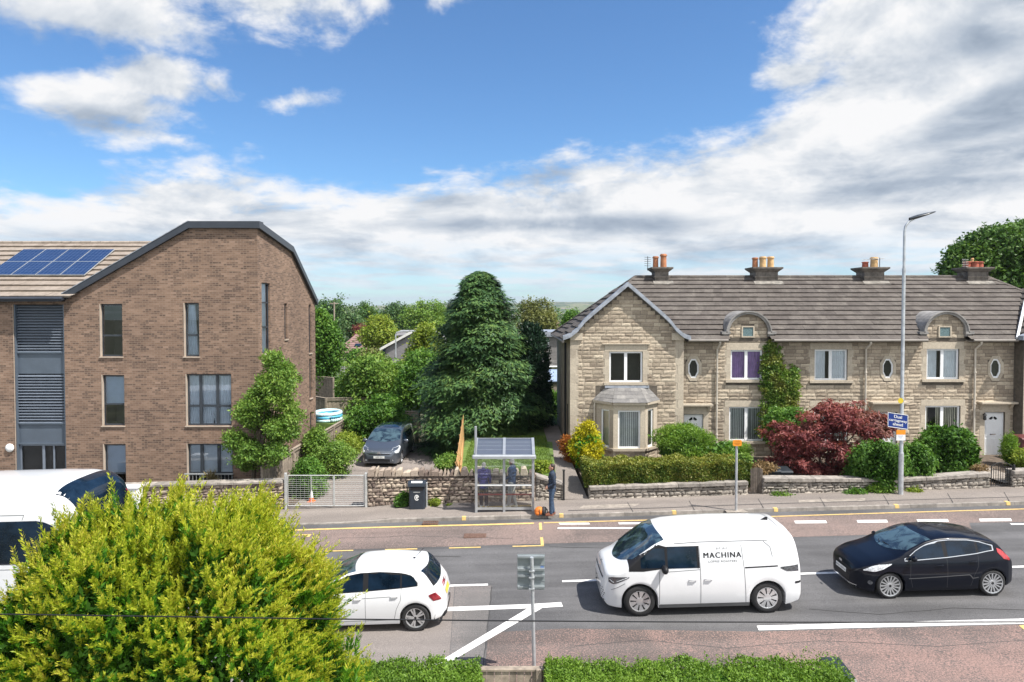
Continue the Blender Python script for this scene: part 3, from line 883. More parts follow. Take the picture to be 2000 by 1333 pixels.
# ------------------------------------------------------------------ the stone terrace
YG, YM = 30.0, 30.55
ZB = 0.55            # foot of the walls
XAX = 15.05          # the row is symmetrical about this line
def build_terrace():
    T = thing('terraced_house_row', 'long row of two storey houses in rough buff stone under one brown tiled roof', 'terrace', (4.0, YG, ZB))
    ze = PZ(664, YG)                       # eaves
    gx0, gx1 = PX(1113, YG), PX(1335, YG)
    mir = lambda x: 2 * XAX - x
    w2 = mir(gx0)
    zr, yr = PZ(541, 34.4), 34.4
    # ---- openings of the long front
    def r(pl, pr, pt, pb, Y): return (PX(pl, Y, (pt + pb) / 2), PX(pr, Y, (pt + pb) / 2), PZ(pb, Y), PZ(pt, Y))
    A1, A2 = r(1427, 1489, 684, 742, YM), r(1424, 1492, 795, 862, YM)
    B1, B2 = r(1591, 1655, 683, 743, YM), r(1590, 1656, 795, 862, YM)
    C1, C2 = r(1810, 1873, 682, 741, YM), r(1807, 1875, 793, 862, YM)
    D1, D2, D3 = r(1336, 1373, 810, 884, YM), r(1712, 1752, 806, 886, YM), r(1923, 1962, 806, 893, YM)
    O = [PX(1354, YM), PX(1733, YM), PX(1943, YM)]
    zo = PZ(720, YM)
    ov = [(x - .25, x + .25, zo - .46, zo + .46) for x in O]
    holes = [A1, A2, B1, B2, C1, C2, D1, D2, D3]
    fx0, fx1 = gx1 - .05, mir(gx1) + .05
    # ---- backing walls
    wb = MB()
    holed(wb, fx0, fx1, ZB - .3, ze, YM, holes + ov, .09)
    G1, G2 = r(1190, 1255, 687, 747, YG), None
    holed(wb, gx0, gx1, ZB - .3, ze, YG, [G1], .14)
    ax = (gx0 + gx1) / 2
    za = PZ(561, YG - .2) - .12
    zgf = ze + .26
    wb.quad((gx0, YG, ze), (gx1, YG, ze), (gx1, YG, zgf), (ax, YG, za + .17), (gx0, YG, zgf))
    for x in (gx1,): wb.quad((x, YG, ZB - .3), (x, YM, ZB - .3), (x, YM, ze), (x, YG, ze))
    # right-hand gable of the row
    hx0, hx1 = mir(gx1), mir(gx0)
    wb.quad((hx0, YG, ZB - .3), (hx1, YG, ZB - .3), (hx1, YG, ze), (hx0, YG, ze)); wb.quad((hx0, YG, ze), (hx1, YG, ze), (hx1, YG, zgf), ((hx0 + hx1) / 2, YG, za + .17), (hx0, YG, zgf))
    wb.quad((hx0, YG, ZB - .3), (hx0, YM, ZB - .3), (hx0, YM, ze), (hx0, YG, ze))
    # dormer heads
    dz = PZ(650, YM); dr = .93
    dcs = [PX(1459, YM), PX(1842, YM)]
    for c in dcs:
        wb.quad(*([(c - dr - .02, YM - .02, ze - .1), (c + dr + .02, YM - .02, ze - .1)] + [(c + dr * math.cos(t), YM - .02, dz + dr * .95 * math.sin(t)) for t in np.linspace(0, math.pi, 15)]))
        wb.quad((c - dr, YM - .02, ze - .1), (c - dr, YM + 1.5, ze - .1), (c - dr, YM + 1.5, dz), (c - dr, YM - .02, dz)); wb.quad((c + dr, YM - .02, ze - .1), (c + dr, YM + 1.5, ze - .1), (c + dr, YM + 1.5, dz), (c + dr, YM - .02, dz))
    # back and far sides
    yb = 38.6
    wb.quad((gx0, yb, ZB - 1), (w2, yb, ZB - 1), (w2, yb, ze), (gx0, yb, ze)); wb.quad((w2, YG, ZB - .3), (w2, yb, ZB - 1), (w2, yb, ze), (w2, YG, ze))
    wb.obj('wall', 'mortar', T, rn=False)
    sw = MB()
    sw.quad((gx0, YG + .02, ZB - .5), (gx0, yb, ZB - 1), (gx0, yb, ze), (gx0, YG + .02, ze))
    sw.obj('gable_wall', 'harl', T, rn=False, label='plain rendered side wall at the end of the row')
    # ---- rock-faced blocks
    mg = .21                                # dressed margin round openings
    def grow(h, t=.26, b=.05): return (h[0] - mg, h[1] + mg, h[2] - b, h[3] + t)
    qn = []                                 # quoins: (x0, x1) alternating
    mb = MB()
    bay = (PX(1163, YG), PX(1283, YG), ZB - .5, PZ(757, YG))
    gl = lambda z, a, b: (a + .33, b - .33) if z < ze else (a + .06 + max(0, z + .09 - zgf) * (ax - gx0) / (za + .17 - zgf), b - .06 - max(0, z + .09 - zgf) * (ax - gx0) / (za + .17 - zgf))
    blocks(mb, gx0, gx1, ZB - .2, za - .1, YG, [grow(G1), bay], limit=lambda z: gl(z, gx0, gx1))
    blocks(mb, fx0 + .08, fx1 - .08, ZB - .2, ze - .04, YM, [grow(A1, .32, .2), grow(A2), grow(B1, .32, .2), grow(B2), grow(C1, .32, .2), grow(C2), grow(D1, .45), grow(D2, .45), grow(D3, .45)] + [(o[0] - .1, o[1] + .1, zo - .26, zo + .26) for o in ov] + [(o[0] + .06, o[1] - .06, zo - .56, zo + .56) for o in ov])
    for c in dcs:
        pl = (c - .29, c + .29, dz - .22, dz + .3)
        blocks(mb, c - dr, c + dr, ze + .05, dz + dr, YM - .02, [pl], limit=lambda z, c=c: (c - dr + .05, c + dr - .05) if z < dz else (c - math.sqrt(max(.01, (dr - .06) ** 2 - (z - dz) ** 2)), c + math.sqrt(max(.01, (dr - .06) ** 2 - (z - dz) ** 2))))
    blocks(mb, hx0, hx1, ZB - .2, za - .1, YG, [(mir(G1[1]) - mg, mir(G1[0]) + mg, G1[2], G1[3] + .26)], limit=lambda z: gl(z, hx0, hx1))
    mb.obj('stone_facing', 'rock_stone', T, rn=False)
    # ---- dressed stone: quoins, margins, lintels
    d = MB()
    def done(name):
        nonlocal d
        d.obj(name, 'ashlar', T); d = MB()
    def slab(x0, x1, z0, z1, Y, out=.012): d.bbox(x0 + .003, x1 - .003, Y - out, Y + .04, z0 + .003, z1 - .003, .006)
    for x, s in ((gx0, 1), (gx1, -1), (hx0, 1), (hx1, -1)):
        slab(min(x, x + s * .42), max(x, x + s * .42), ZB - .2, ze - .03, YG, .003)
        z = ZB - .2; i = 0
        while z < ze - .05:
            h = min(.33 + .04 * (i % 3), ze - z); w_ = (.33, .22)[i % 2] + .05
            slab(min(x, x + s * w_), max(x, x + s * w_), z, z + h, YG); z += h; i += 1
        slab(min(x, x + s * .55), max(x, x + s * .55), ze - .02, ze + .3, YG, .08)
        done('quoins')
    for (a, b, z0, z1), Y, lint in ((G1, YG, .3), (A1, YM, .32), (A2, YM, .28), (B1, YM, .3), (B2, YM, .28), (C1, YM, .32), (C2, YM, .28)):
        for x0, x1 in ((a - mg, a), (b, b + mg)):
            n = 4; hh = (z1 - z0) / n
            slab(x0 - (.12 if x0 < a else 0), x1 + (.12 if x0 >= b else 0), z0 - .05, z1, Y, .003)
            for i in range(n):
                e = .07 if i % 2 else 0
                slab(x0 - (e if x0 < a else 0), x1 + (e if x0 >= b else 0), z0 + hh * i, z0 + hh * (i + 1), Y)
        slab(a - mg, b + mg, z1, min(z1 + lint, ze - .03) if Y == YM and z1 > 3 else z1 + lint, Y)
        done('window_surround')
    for a, b, z0, z1 in (D1, D2, D3):
        slab(a - .24, a, z0 - .1, z1 + .02, YM); slab(b, b + .24, z0 - .1, z1 + .02, YM); slab(a - .24, b + .24, z1 + .02, z1 + .42, YM); done('door_surround')
    slab(G1[0] - .32, G1[1] + .32, G1[3] + .31, G1[3] + .36, YG, .09)      # drip mould over the gable window
    done('drip_mould')
    # lozenge surrounds of the oval windows
    oct_ = [(-.27, .2), (-.12, .48), (.12, .48), (.27, .2), (.27, -.2), (.12, -.48), (-.12, -.48), (-.27, -.2)]
    for x in O:
        o_ = [(x + a * 1.32, zo + b * 1.17) for a, b in oct_]; i_ = [(x + a * .88, zo + b * .9) for a, b in oct_]
        for j in range(8):
            k_ = (j + 1) % 8
            d.prism([(o_[j][0], YM - .03, o_[j][1]), (o_[k_][0], YM - .03, o_[k_][1]), (i_[k_][0], YM - .03, i_[k_][1]), (i_[j][0], YM - .03, i_[j][1])], (0, .07, 0))
        done('oval_surround')
    for c in dcs:                                                     # plaque frames
        for x0, x1, z0, z1 in ((c - .29, c + .29, dz + .24, dz + .3), (c - .29, c + .29, dz - .22, dz - .16), (c - .29, c - .23, dz - .16, dz + .24), (c + .23, c + .29, dz - .16, dz + .24)):
            d.box(x0, x1, YM - .07, YM + .02, z0, z1)
        done('plaque_frame')
    # door hoods
    for a, b, z0, z1 in (D1, D2, D3):
        d.box(a - .36, b + .36, YM - .34, YM, z1 + .42, z1 + .50)
        for x in (a - .28, b + .16): d.prism([(x, YM, z1 + .42), (x, YM - .22, z1 + .42), (x, YM - .05, z1 + .15), (x, YM, z1 + .10)], (.12, 0, 0))
        done('door_hood')
    for c in dcs: MB().box(c - .23, c + .23, YM - .045, YM + .01, dz - .16, dz + .24).obj('plaque', 'plaque', T, label='weathered green panel in the arched dormer head')
    # ---- windows
    mull = ((.5, .13),)
    sill = (.24, .10, .12, 'ashlar')
    for h, Y, cl in ((G1, YG, None), (A1, YM, ('full', 'cloth_purple')), (A2, YM, ('slats', 'blind')), (B1, YM, ('net', 'cloth_white')), (B2, YM, ('slats', 'blind')), (C1, YM, ('net', 'cloth_white')), (C2, YM, ('slats', 'blind_buff', (.1, .32)))):
        opening(T, *h, Y, bv=mull, cloth=cl, sill=sill, fw=.075)
    # oval windows
    for x in O:
        f = MB()
        o_ = [(x + a * .88, zo + b * .9) for a, b in oct_]; i_ = [(x + a * .66, zo + b * .74) for a, b in oct_]
        for j in range(8):
            k_ = (j + 1) % 8
            f.prism([(o_[j][0], YM + .01, o_[j][1]), (o_[k_][0], YM + .01, o_[k_][1]), (i_[k_][0], YM + .01, i_[k_][1]), (i_[j][0], YM + .01, i_[j][1])], (0, .05, 0))
        fo = f.obj('oval_window', 'upvc', T)
        MB().quad(*[(a, YM + .03, b) for a, b in i_]).obj('pane', 'glass_window', fo, rn=False)
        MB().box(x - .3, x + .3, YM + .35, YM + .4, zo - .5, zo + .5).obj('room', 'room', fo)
    # ---- doors
    pm('door_glass', (0.012, 0.014, 0.016), 0.1)
    for i, (a, b, z0, z1) in enumerate((D1, D2, D3)):
        dm = MB()
        y = YM + .12
        dm.box(a, b, y, y + .05, z0, z1)
        for u0, u1, v0, v1 in ((.14, .46, .08, .40), (.54, .86, .08, .40), (.14, .46, .46, .78), (.54, .86, .46, .78)):
            x0, x1, q0, q1 = a + (b - a) * u0, a + (b - a) * u1, z0 + (z1 - z0) * v0, z0 + (z1 - z0) * v1
            dm.box(x0, x1, y - .012, y - .002, q0, q0 + .02); dm.box(x0, x1, y - .012, y - .002, q1 - .02, q1); dm.box(x0, x0 + .02, y - .012, y - .002, q0 + .02, q1 - .02); dm.box(x1 - .02, x1, y - .012, y - .002, q0 + .02, q1 - .02)
        do = dm.obj('door', 'door_white', T)
        f = MB(); f.box(a - .0, a + .05, y - .03, y - .001, z0, z1); f.box(b - .05, b, y - .03, y - .001, z0, z1); f.box(a + .05, b - .05, y - .03, y - .001, z1 - .05, z1)
        f.obj('frame', 'upvc', do)
        g = MB(); cx = (a + b) / 2; zz = z0 + (z1 - z0) * .82
        for s0, s1 in ((R(12), R(82)), (R(98), R(168))):
            pts = [(cx + .19 * math.cos(t), y - .008, zz + .17 * math.sin(t)) for t in np.linspace(s0, s1, 7)] + [(cx + .09 * math.cos(t), y - .008, zz + .06 * math.sin(t)) for t in np.linspace(s1, s0, 5)]
            g.quad(*pts)
        g.obj('fanlight', 'door_glass', do, rn=False)
        h = MB(); h.box(cx - .13, cx + .13, y - .016, y - .003, z0 + (z1 - z0) * .5 - .02, z0 + (z1 - z0) * .5 + .02); h.tube([(b - .1, y - .04, z0 + 1.0), (b - .22, y - .04, z0 + 1.0)], .011)
        h.obj('handle', 'chrome', do)
    MB().box(D3[0] - .5, D3[1] + .5, YM - .7, YM - .01, ZB - .3, D3[2] - .01).obj('doorstep', 'ashlar', T)
    # lantern by the right-hand door
    lx, lz = D3[0] - .1, D3[3] - .12
    l = MB().lathe([(.05, 0), (.07, .05), (.05, .2), (.09, .22), (.02, .3)], (lx, YM - .14, lz - .2), n=8); l.tube([(lx, YM - .01, lz + .02), (lx, YM - .14, lz + .12), (lx, YM - .14, lz + .08)], .012)
    l.obj('wall_lantern', 'black_iron', T)
    # ---- roofs
    ov_ = .30
    xe0, xe1 = gx0 - .3, mir(gx0) + .3
    rx0, rx1 = PX(1240, yr, 545), mir(PX(1240, yr, 545))
    yE = YM - .42
    zE = ze - .02
    rf = MB()
    nC = 14
    ya = yE
    # long front slope in two strips round the dormers: leave real gaps for the dormer heads
    slope = (zr - zE) / (yr - yE)
    def zs(y): return zE + (y - yE) * slope
    tD = (dz + dr * .9 - zE) / (zr - zE)
    kD = max(1, int(round(tD * nC)))
    cutsx = [dcs[0] - dr - .02, dcs[0] + dr + .02, dcs[1] - dr - .02, dcs[1] + dr + .02]
    hipx = lambda t: xe0 + (rx0 - xe0) * t
    lowL = lambda t: Vector((hipx(t), yE + (yr - yE) * t, zE + (zr - zE) * t))
    lowR = lambda t: Vector((2 * XAX - hipx(t), yE + (yr - yE) * t, zE + (zr - zE) * t))
    at = lambda x, t: Vector((x, yE + (yr - yE) * t, zE + (zr - zE) * t))
    tk = kD / nC
    kD = min(nC - 1, kD + 1); tk = kD / nC
    for i in range(kD):
        t0, t1 = i / nC, (i + 1) / nC
        q = lambda t: dr * math.sqrt(max(0.0, 1 - (max(0, zE + (zr - zE) * t - dz) / (.95 * dr)) ** 2))
        w = q(t1) - .02
        cx = [dcs[0] - w, dcs[0] + w, dcs[1] - w, dcs[1] + w]
        if w < .12:
            tiles(rf, lowL(t0), lowR(t0), lowL(t1), lowR(t1), 1, .42); continue
        tiles(rf, lowL(t0), at(cx[0], t0), lowL(t1), at(cx[0], t1), 1, .42)
        tiles(rf, at(cx[1], t0), at(cx[2], t0), at(cx[1], t1), at(cx[2], t1), 1, .42)
        tiles(rf, at(cx[3], t0), lowR(t0), at(cx[3], t1), lowR(t1), 1, .42)
    tiles(rf, lowL(tk), lowR(tk), lowL(1), lowR(1), nC - kD, .42)
    ybk = 2 * yr - yE
    tiles(rf, (xe0, ybk, zE - .1), (xe0, yE, zE), (rx0, yr, zr), (rx0, yr, zr), nC, .42)          # left hip
    tiles(rf, (xe1, yE, zE), (xe1, ybk, zE - .1), (rx1, yr, zr), (rx1, yr, zr), nC, .42)
    rf.quad((xe0, ybk, zE - .1), (xe1, ybk, zE - .1), (rx1, yr, zr), (rx0, yr, zr))
    # gable roofs
    yv = YG - .22
    zap = za + .16
    for s in (0, 1):
        mm = (lambda p: p) if not s else (lambda p: (2 * XAX - p[0], p[1], p[2]))
        yback = yE + (zap - zE) / slope
        lft = [(xe0 + .02, yv, zE + .02), (xe0 + .02, yv + .6, zE + .02), (ax, yback, zap), (ax, yv, zap)]
        a_, b_, c_, d_ = map(mm, lft)
        tiles(rf, a_, (a_[0], yback - .6, a_[2]), d_, (d_[0], yback, d_[2]), 9, .42)
        rgt = [(gx1 + .2, yv, zE + .03), (gx1 + .2, yE + .05, zE + .03), (ax, yback, zap), (ax, yv, zap)]
        a_, b_, c_, d_ = map(mm, rgt)
        tiles(rf, a_, b_, d_, c_, 9, .42)
    ro = rf.obj('roof', 'roof_tile', T, rn=False)
    # ridge and hip tiles
    rg = MB()
    def ridge(a, b, r_=.11):
        a, b = Vector(a), Vector(b); n = max(1, int((b - a).length / .45))
        for i in range(n):
            p, q = a.lerp(b, i / n), a.lerp(b, (i + .97) / n)
            rg.tube([p, q], [r_ * .95, r_], 8, flat=.75)
    ridge((rx0, yr, zr), (rx1, yr, zr))
    ridge((xe0, ybk, zE - .05), (rx0, yr, zr), .09); ridge((xe1, yE, zE + .03), (rx1, yr, zr), .09); ridge((xe0, yE, zE + .03), (rx0, yr, zr), .08)
    rg.obj('ridge_tiles', 'roof_tile', ro, smooth=50)
    # lead-covered verges of the gables, kicked at the foot
    for s in (0, 1):
        vb = MB()
        for side in (-1, 1):
            xf = (gx0 - .32) if side < 0 else (gx1 + .24)
            pts = []
            for t in np.linspace(0, 1, 10):
                x = xf + (ax - xf) * t
                z = zE + .05 + (zap - zE) * t - .20 * math.sin(min(1, t / .35) * math.pi) * (1 if t < .35 else 0) * .8
                pts.append((x, z))
            pts[0] = (pts[0][0], pts[0][1] + .02)
            for (x0, z0), (x1, z1) in zip(pts, pts[1:]):
                if s: x0, x1 = 2 * XAX - x0, 2 * XAX - x1
                vb.prism([(x0, yv - .06, z0 - .06), (x1, yv - .06, z1 - .06), (x1, yv - .06, z1 + .13), (x0, yv - .06, z0 + .13)], (0, .34, 0))
        vb.obj('verge', 'lead', T)
    # arched heads of the dormers
    for c in dcs:
        am = MB()
        N = 18
        for r0, r1, y0, y1 in ((dr - .06, dr + .04, YM - .17, YM + 1.8), (dr + .04, dr + .09, YM - .22, YM + 1.85)):
            ring = lambda rr, y: [(c + rr * math.cos(t), y, dz + rr * .95 * math.sin(t)) for t in np.linspace(0, math.pi, N + 1)]
            i0, o0, o1, i1 = ring(r0, y0), ring(r1, y0), ring(r1, y1), ring(r0, y1)
            for j in range(N):
                am.add([i0[j], i0[j + 1], o0[j + 1], o0[j], i1[j], i1[j + 1], o1[j + 1], o1[j]], [(0, 1, 2, 3), (3, 2, 6, 7), (7, 6, 5, 4), (4, 5, 1, 0)])
        for s in (-1, 1):
            x = c + s * (dr + .1)
            am.box(min(x - s * .2, x + s * .18), max(x - s * .2, x + s * .18), YM - .22, YM + .5, dz - .06, dz + .05)
            am.box(min(x - s * .17, x + s * .1), max(x - s * .17, x + s * .1), YM - .16, YM + .4, dz - .17, dz - .062)
        am.obj('arched_hood', 'hood_stone', T, smooth=40)
    # gutters and downpipes
    gt = MB()
    for x0, x1 in ((gx1 + .2, dcs[0] - dr - .08), (dcs[0] + dr + .08, dcs[1] - dr - .08), (dcs[1] + dr + .08, hx0 - .2)):
        gt.tube([(x0, yE - .05, zE - .02), (x1, yE - .05, zE - .02)], .06, 8)
        gt.box(x0, x1, yE, YM + .02, zE - .09, zE - .05)
    gt.tube([(xe0 - .02, YG - .2, zE - .05), (xe0 - .02, yb, zE - .12)], .06, 8)
    gt.obj('gutter', 'gutter_brown', T, smooth=60)
    for px in (1400, 1690, 1903):
        x = PX(px, YM - .08)
        p = MB().tube([(x + .02, yE - .04, zE - .05), (x + .02, yE - .04, zE - .16), (x, YM - .09, zE - .42), (x, YM - .09, ZB)], .045, 8)
        for z in (1.6, 3.0, 4.4): p.lathe([(.06, 0), (.06, .06)], (x, YM - .09, z), n=8)
        p.obj('downpipe', 'pipe', T, smooth=50)
    p = MB().tube([(gx0 - .08, YG + 1.6, zE - .2), (gx0 - .08, YG + 1.6, ZB)], .05, 8); p.obj('downpipe', 'plastic_black', T, smooth=50)
    p = MB().tube([(gx0 - .05, YG + .6, 3.0), (gx0 - .05, YG + .6, ZB)], .02, 6); p.obj('downpipe', 'plastic_black', T, smooth=50)
    # ---- bay window
    bx0, bx1 = bay[0], bay[1]
    yf = YG - .78
    fx_0, fx_1 = PX(1198, yf), PX(1260, yf)
    zt, zs_ = PZ(789, YG - .5), PZ(876, YG - .5)
    plan = [(bx0, YG), (fx_0, yf), (fx_1, yf), (bx1, YG)]
    lower, upper, capm = MB(), MB(), MB()
    for (a, b) in zip(plan, plan[1:]):
        dx, dy = b[0] - a[0], b[1] - a[1]; L = math.hypot(dx, dy); ux, uy = dx / L, dy / L
        nx, ny = uy, -ux
        if ny > 0: nx, ny = -nx, -ny
        TT = lambda u, v, z, a=a, ux=ux, uy=uy, nx=nx, ny=ny: (a[0] + ux * u - nx * v, a[1] + uy * u - ny * v, z)
        lb = MB(TT); blocks(lb, .1, L - .1, ZB - .3, zs_ - .06, 0.0, bl=(.2, .4), depth=.025)
        lower.v, lower.f = lower.v + lb.v, lower.f + [tuple(i + len(lower.v) for i in f) for f in lb.f]
        wl = MB(TT)
        front = abs(uy) < .01
        m0, m1 = (.2, L - .2) if front else (.32, L - .22)
        if not front and a[0] > fx_0: m0, m1 = .22, L - .32
        z0, z1 = zs_ + .05, PZ(802, yf)
        holed(wl, 0, L, ZB - .4, zt, 0.03, [(m0, m1, z0, z1)], .1)
        wl.box(0, L, -.012, .03, z1, zt); wl.box(0, m0, -.012, .03, zs_ + .05, z1); wl.box(m1, L, -.012, .03, zs_ + .05, z1)
        wl.box(-.02, L + .02, -.09, .03, zs_ - .06, zs_ + .05)
        wl.box(0, .1, -.006, .03, ZB - .4, zs_ - .06); wl.box(L - .1, L, -.006, .03, ZB - .4, zs_ - .06)
        wl.box(-.03, L + .03, -.14, .03, zt - .002, zt + .1)
        upper.v, upper.f = upper.v + wl.v, upper.f + [tuple(i + len(upper.v) for i in f) for f in wl.f]
        opening(T, m0, m1, z0, z1, -.01, fw=.07, cloth=('slats', 'blind' if front else 'blind_buff'), T=TT, reveal=.06, room=.5, name='bay_window')
    lower.obj('bay_stone', 'rock_stone', T, rn=False)
    upper.obj('bay_frame', 'ashlar', T, rn=False)
    zc = PZ(757, YG)
    bt = MB()
    top = [(PX(1183, YG), YG), (PX(1196, YG) + .1, YG - .06), (PX(1254, YG) - .1, YG - .06), (PX(1265, YG), YG)]
    bot = [(bx0 - .14, YG), (fx_0 - .06, yf - .17), (fx_1 + .06, yf - .17), (bx1 + .14, YG)]
    for i in range(3):
        tiles(bt, (*bot[i], zt + .1), (*bot[i + 1], zt + .1), (*top[i], zc), (*top[i + 1], zc), 4, .3, .012, .003)
    bt.obj('bay_roof', 'slate', T, rn=False)
    fl = MB().box(top[0][0] - .05, top[3][0] + .05, YG - .09, YG - .036, zc - .02, zc + .09); fl.obj('flashing', 'lead', T)
    p = MB().tube([(bx0 - .02, YG - .13, zt + .06), (bx0 - .06, YG - .1, zt - .1), (bx0 - .06, YG - .1, ZB)], .035, 8); p.obj('downpipe', 'pipe', T, smooth=50)
    # ---- chimneys
    def chimney(px0, px1, pots, aerial=None):
        x0, x1 = PX(px0, yr, 550), PX(px1, yr, 550)
        zt_ = PZ(532, yr); zcap = PZ(526, yr)
        c = MB()
        c.box(x0, x1, yr - .42, yr + .42, zr - 1.0, zt_ - .02)
        c.box(x0 - .05, x1 + .05, yr - .47, yr + .47, zr - .05, zr + .0)
        c.add([(x0, yr - .42, zt_ - .02), (x1, yr - .42, zt_ - .02), (x1, yr + .42, zt_ - .02), (x0, yr + .42, zt_ - .02), (x0 - .2, yr - .6, zcap), (x1 + .2, yr - .6, zcap), (x1 + .2, yr + .6, zcap), (x0 - .2, yr + .6, zcap), (x0 - .2, yr - .6, zcap + .07), (x1 + .2, yr - .6, zcap + .07), (x1 + .2, yr + .6, zcap + .07), (x0 - .2, yr + .6, zcap + .07)],
              [(0, 1, 5, 4), (1, 2, 6, 5), (2, 3, 7, 6), (3, 0, 4, 7), (4, 5, 9, 8), (5, 6, 10, 9), (6, 7, 11, 10), (7, 4, 8, 11), (8, 9, 10, 11)])
        co = c.obj('chimney', 'chimney_stone', T)
        fm = MB().box(x0 - .25, x1 + .3, yr - .52, yr - .43, zr - .62, zr - .5); fm.quad((x0 - .1, yr - .66, zs(yr - .66) + .06), (x1 + .22, yr - .66, zs(yr - .66) + .06), (x1 + .22, yr - .4, zs(yr - .4) + .06), (x0 - .1, yr - .4, zs(yr - .4) + .06))
        fm.obj('flashing', 'coping_mortar', co)
        for u, dy, h, r_, mt in pots:
            x = x0 + (x1 - x0) * u; z = zcap + .07
            MB().lathe([(r_ * .95, 0), (r_ * .86, h * .82), (r_ * 1.08, h * .84), (r_ * 1.08, h * .93), (r_ * .9, h * .95), (r_ * .85, h), (r_ * .6, h), (r_ * .6, h * .7)], (x, yr + dy, z), n=14).obj('chimney_pot', mt, co, smooth=40)
        if aerial:
            x, hh = aerial
            a = MB().tube([(x, yr - .3, zcap - .1), (x, yr - .3, zcap + hh)], .018, 6)
            if x < x0:
                a.tube([(x0, yr - .3, zcap - .2), (x, yr - .3, zcap)], .015, 5)
                for i in range(5): a.tube([(x - .16, yr - .3, zcap + hh * (.25 + .17 * i)), (x + .16, yr - .3, zcap + hh * (.22 + .17 * i))], .012, 5)
            else:
                a.tube([(x - .9, yr - .3, zcap + hh * .8), (x + .25, yr - .3, zcap + hh * .95)], .012, 5)
                for i in range(6): a.tube([(x - .8 + .18 * i, yr - .42, zcap + hh * (.81 + .02 * i)), (x - .8 + .18 * i, yr - .18, zcap + hh * (.81 + .02 * i))], .008, 4)
            a.obj('aerial', 'dark_frame', co)
    chimney(1276, 1302, [(.2, .12, .58, .15, 'pot_terracotta'), (.72, -.1, .68, .17, 'pot_terracotta')], (PX(1265, yr - .3, 520), .62))
    chimney(1470, 1513, [(.15, .15, .52, .15, 'pot_terracotta'), (.42, -.1, .55, .17, 'pot_buff'), (.5, .22, .5, .15, 'pot_buff'), (.78, -.08, .55, .17, 'pot_buff')])
    chimney(1680, 1718, [(.3, .1, .3, .16, 'pot_red'), (.66, -.08, .52, .19, 'pot_buff')], (PX(1718, yr - .3, 520), .55))
    chimney(1880, 1919, [(.22, 0, .3, .2, 'pot_red'), (.52, -.1, .3, .2, 'pot_red'), (.82, 0, .3, .2, 'pot_red'), (.6, .2, .5, .07, 'pot_buff')], (PX(1885, yr - .3, 520), .5))
    # ridge junction boards on the right (white verge board against the second gable)
    vx = mir(gx1 + .2)
    MB().tube([(vx - .05, yE - .05, zE + .1), (mir(ax) - .9, yE + 2.0, zE + 1.75)], .06, 6).obj('valley_flashing', 'upvc', T)
    return T
TERRACE = build_terrace()
# ------------------------------------------------------------------ brick apartment block
def brickmat():
    m, k, out = newmat('brick')
    sp = k.n('ShaderNodeSeparateXYZ'); k.set(sp.inputs[0], objco(k))
    v = k.xyz(k.m('ADD', sp.outputs[0], sp.outputs[1]), sp.outputs[2], 0.0)
    b = k.n('ShaderNodeTexBrick', offset=0.5)
    k.set(b.inputs['Vector'], v)
    b.inputs['Color1'].default_value = (0, 0, 0, 1); b.inputs['Color2'].default_value = (1, 1, 1, 1); b.inputs['Mortar'].default_value = (0.5, 0.5, 0.5, 1)
    b.inputs['Scale'].default_value = 1.0
    b.inputs['Brick Width'].default_value = 0.225; b.inputs['Row Height'].default_value = 0.075
    b.inputs['Mortar Size'].default_value = 0.0075; b.inputs['Mortar Smooth'].default_value = 0.15; b.inputs['Bias'].default_value = 0.0
    # white noise per brick cell for the strong tone mix
    row = k.m('FLOOR', k.m('DIVIDE', sp.outputs[2], 0.075))
    colx = k.m('FLOOR', k.m('ADD', k.m('DIVIDE', k.m('ADD', sp.outputs[0], sp.outputs[1]), 0.225), k.m('MULTIPLY', k.m('MODULO', k.m('ABSOLUTE', row), 2.0), 0.5)))
    wn = k.n('ShaderNodeTexWhiteNoise', noise_dimensions='2D'); k.set(wn.inputs['Vector'], k.xyz(colx, row, 0))
    cl = k.noise(k.xyz(colx, k.m('MULTIPLY', row, 0.33), 0.0), 0.35, 3, 0.6)
    f = k.m('ADD', k.m('MULTIPLY', wn.outputs['Value'], 0.85), k.m('MULTIPLY', k.m('SUBTRACT', cl, 0.38), 0.45))
    c = k.ramp(f, [(0, (0.10, 0.068, 0.053)), (0.2, (0.14, 0.095, 0.073)), (0.42, (0.195, 0.128, 0.093)), (0.75, (0.24, 0.16, 0.116)), (1, (0.30, 0.207, 0.155))])
    c = k.mixc(1.0, c, k.ramp(k.noise(objco(k), 60, 3, 0.7), [(0.3, (0.82,) * 3), (0.7, (1.18,) * 3)]), 'MULTIPLY')
    c = k.mixc(b.outputs['Fac'], c, (0.26, 0.205, 0.16))
    # faint weathering
    c = k.mixc(1.0, c, k.ramp(k.noise(objco(k), 0.5, 5, 0.6), [(0.3, (0.8, 0.79, 0.8)), (0.7, (1.12, 1.1, 1.08))]), 'MULTIPLY')
    p = princ(k, out, c, 0.9, spec=0.2)
    bump(k, p, k.m('SUBTRACT', 1.0, b.outputs['Fac']), 0.2, 0.008)
brickmat()
tilemat('roof_grey_tile', (0.21, 0.175, 0.145), (0.27, 0.23, 0.195))
pm('fascia', (0.045, 0.052, 0.066), 0.35, metal=0.3, var=0.1)
pm('reveal', (0.40, 0.33, 0.265), 0.8, var=0.1)
pm('rail_grey', (0.42, 0.44, 0.44), 0.4, metal=0.3)
pm('louvre', (0.21, 0.245, 0.30), 0.35, metal=0.3, var=0.06)
pm('blind_grey', (0.55, 0.62, 0.70), 0.85, var=0.05)
pm('cloth_grey', (0.60, 0.65, 0.70), 0.9)
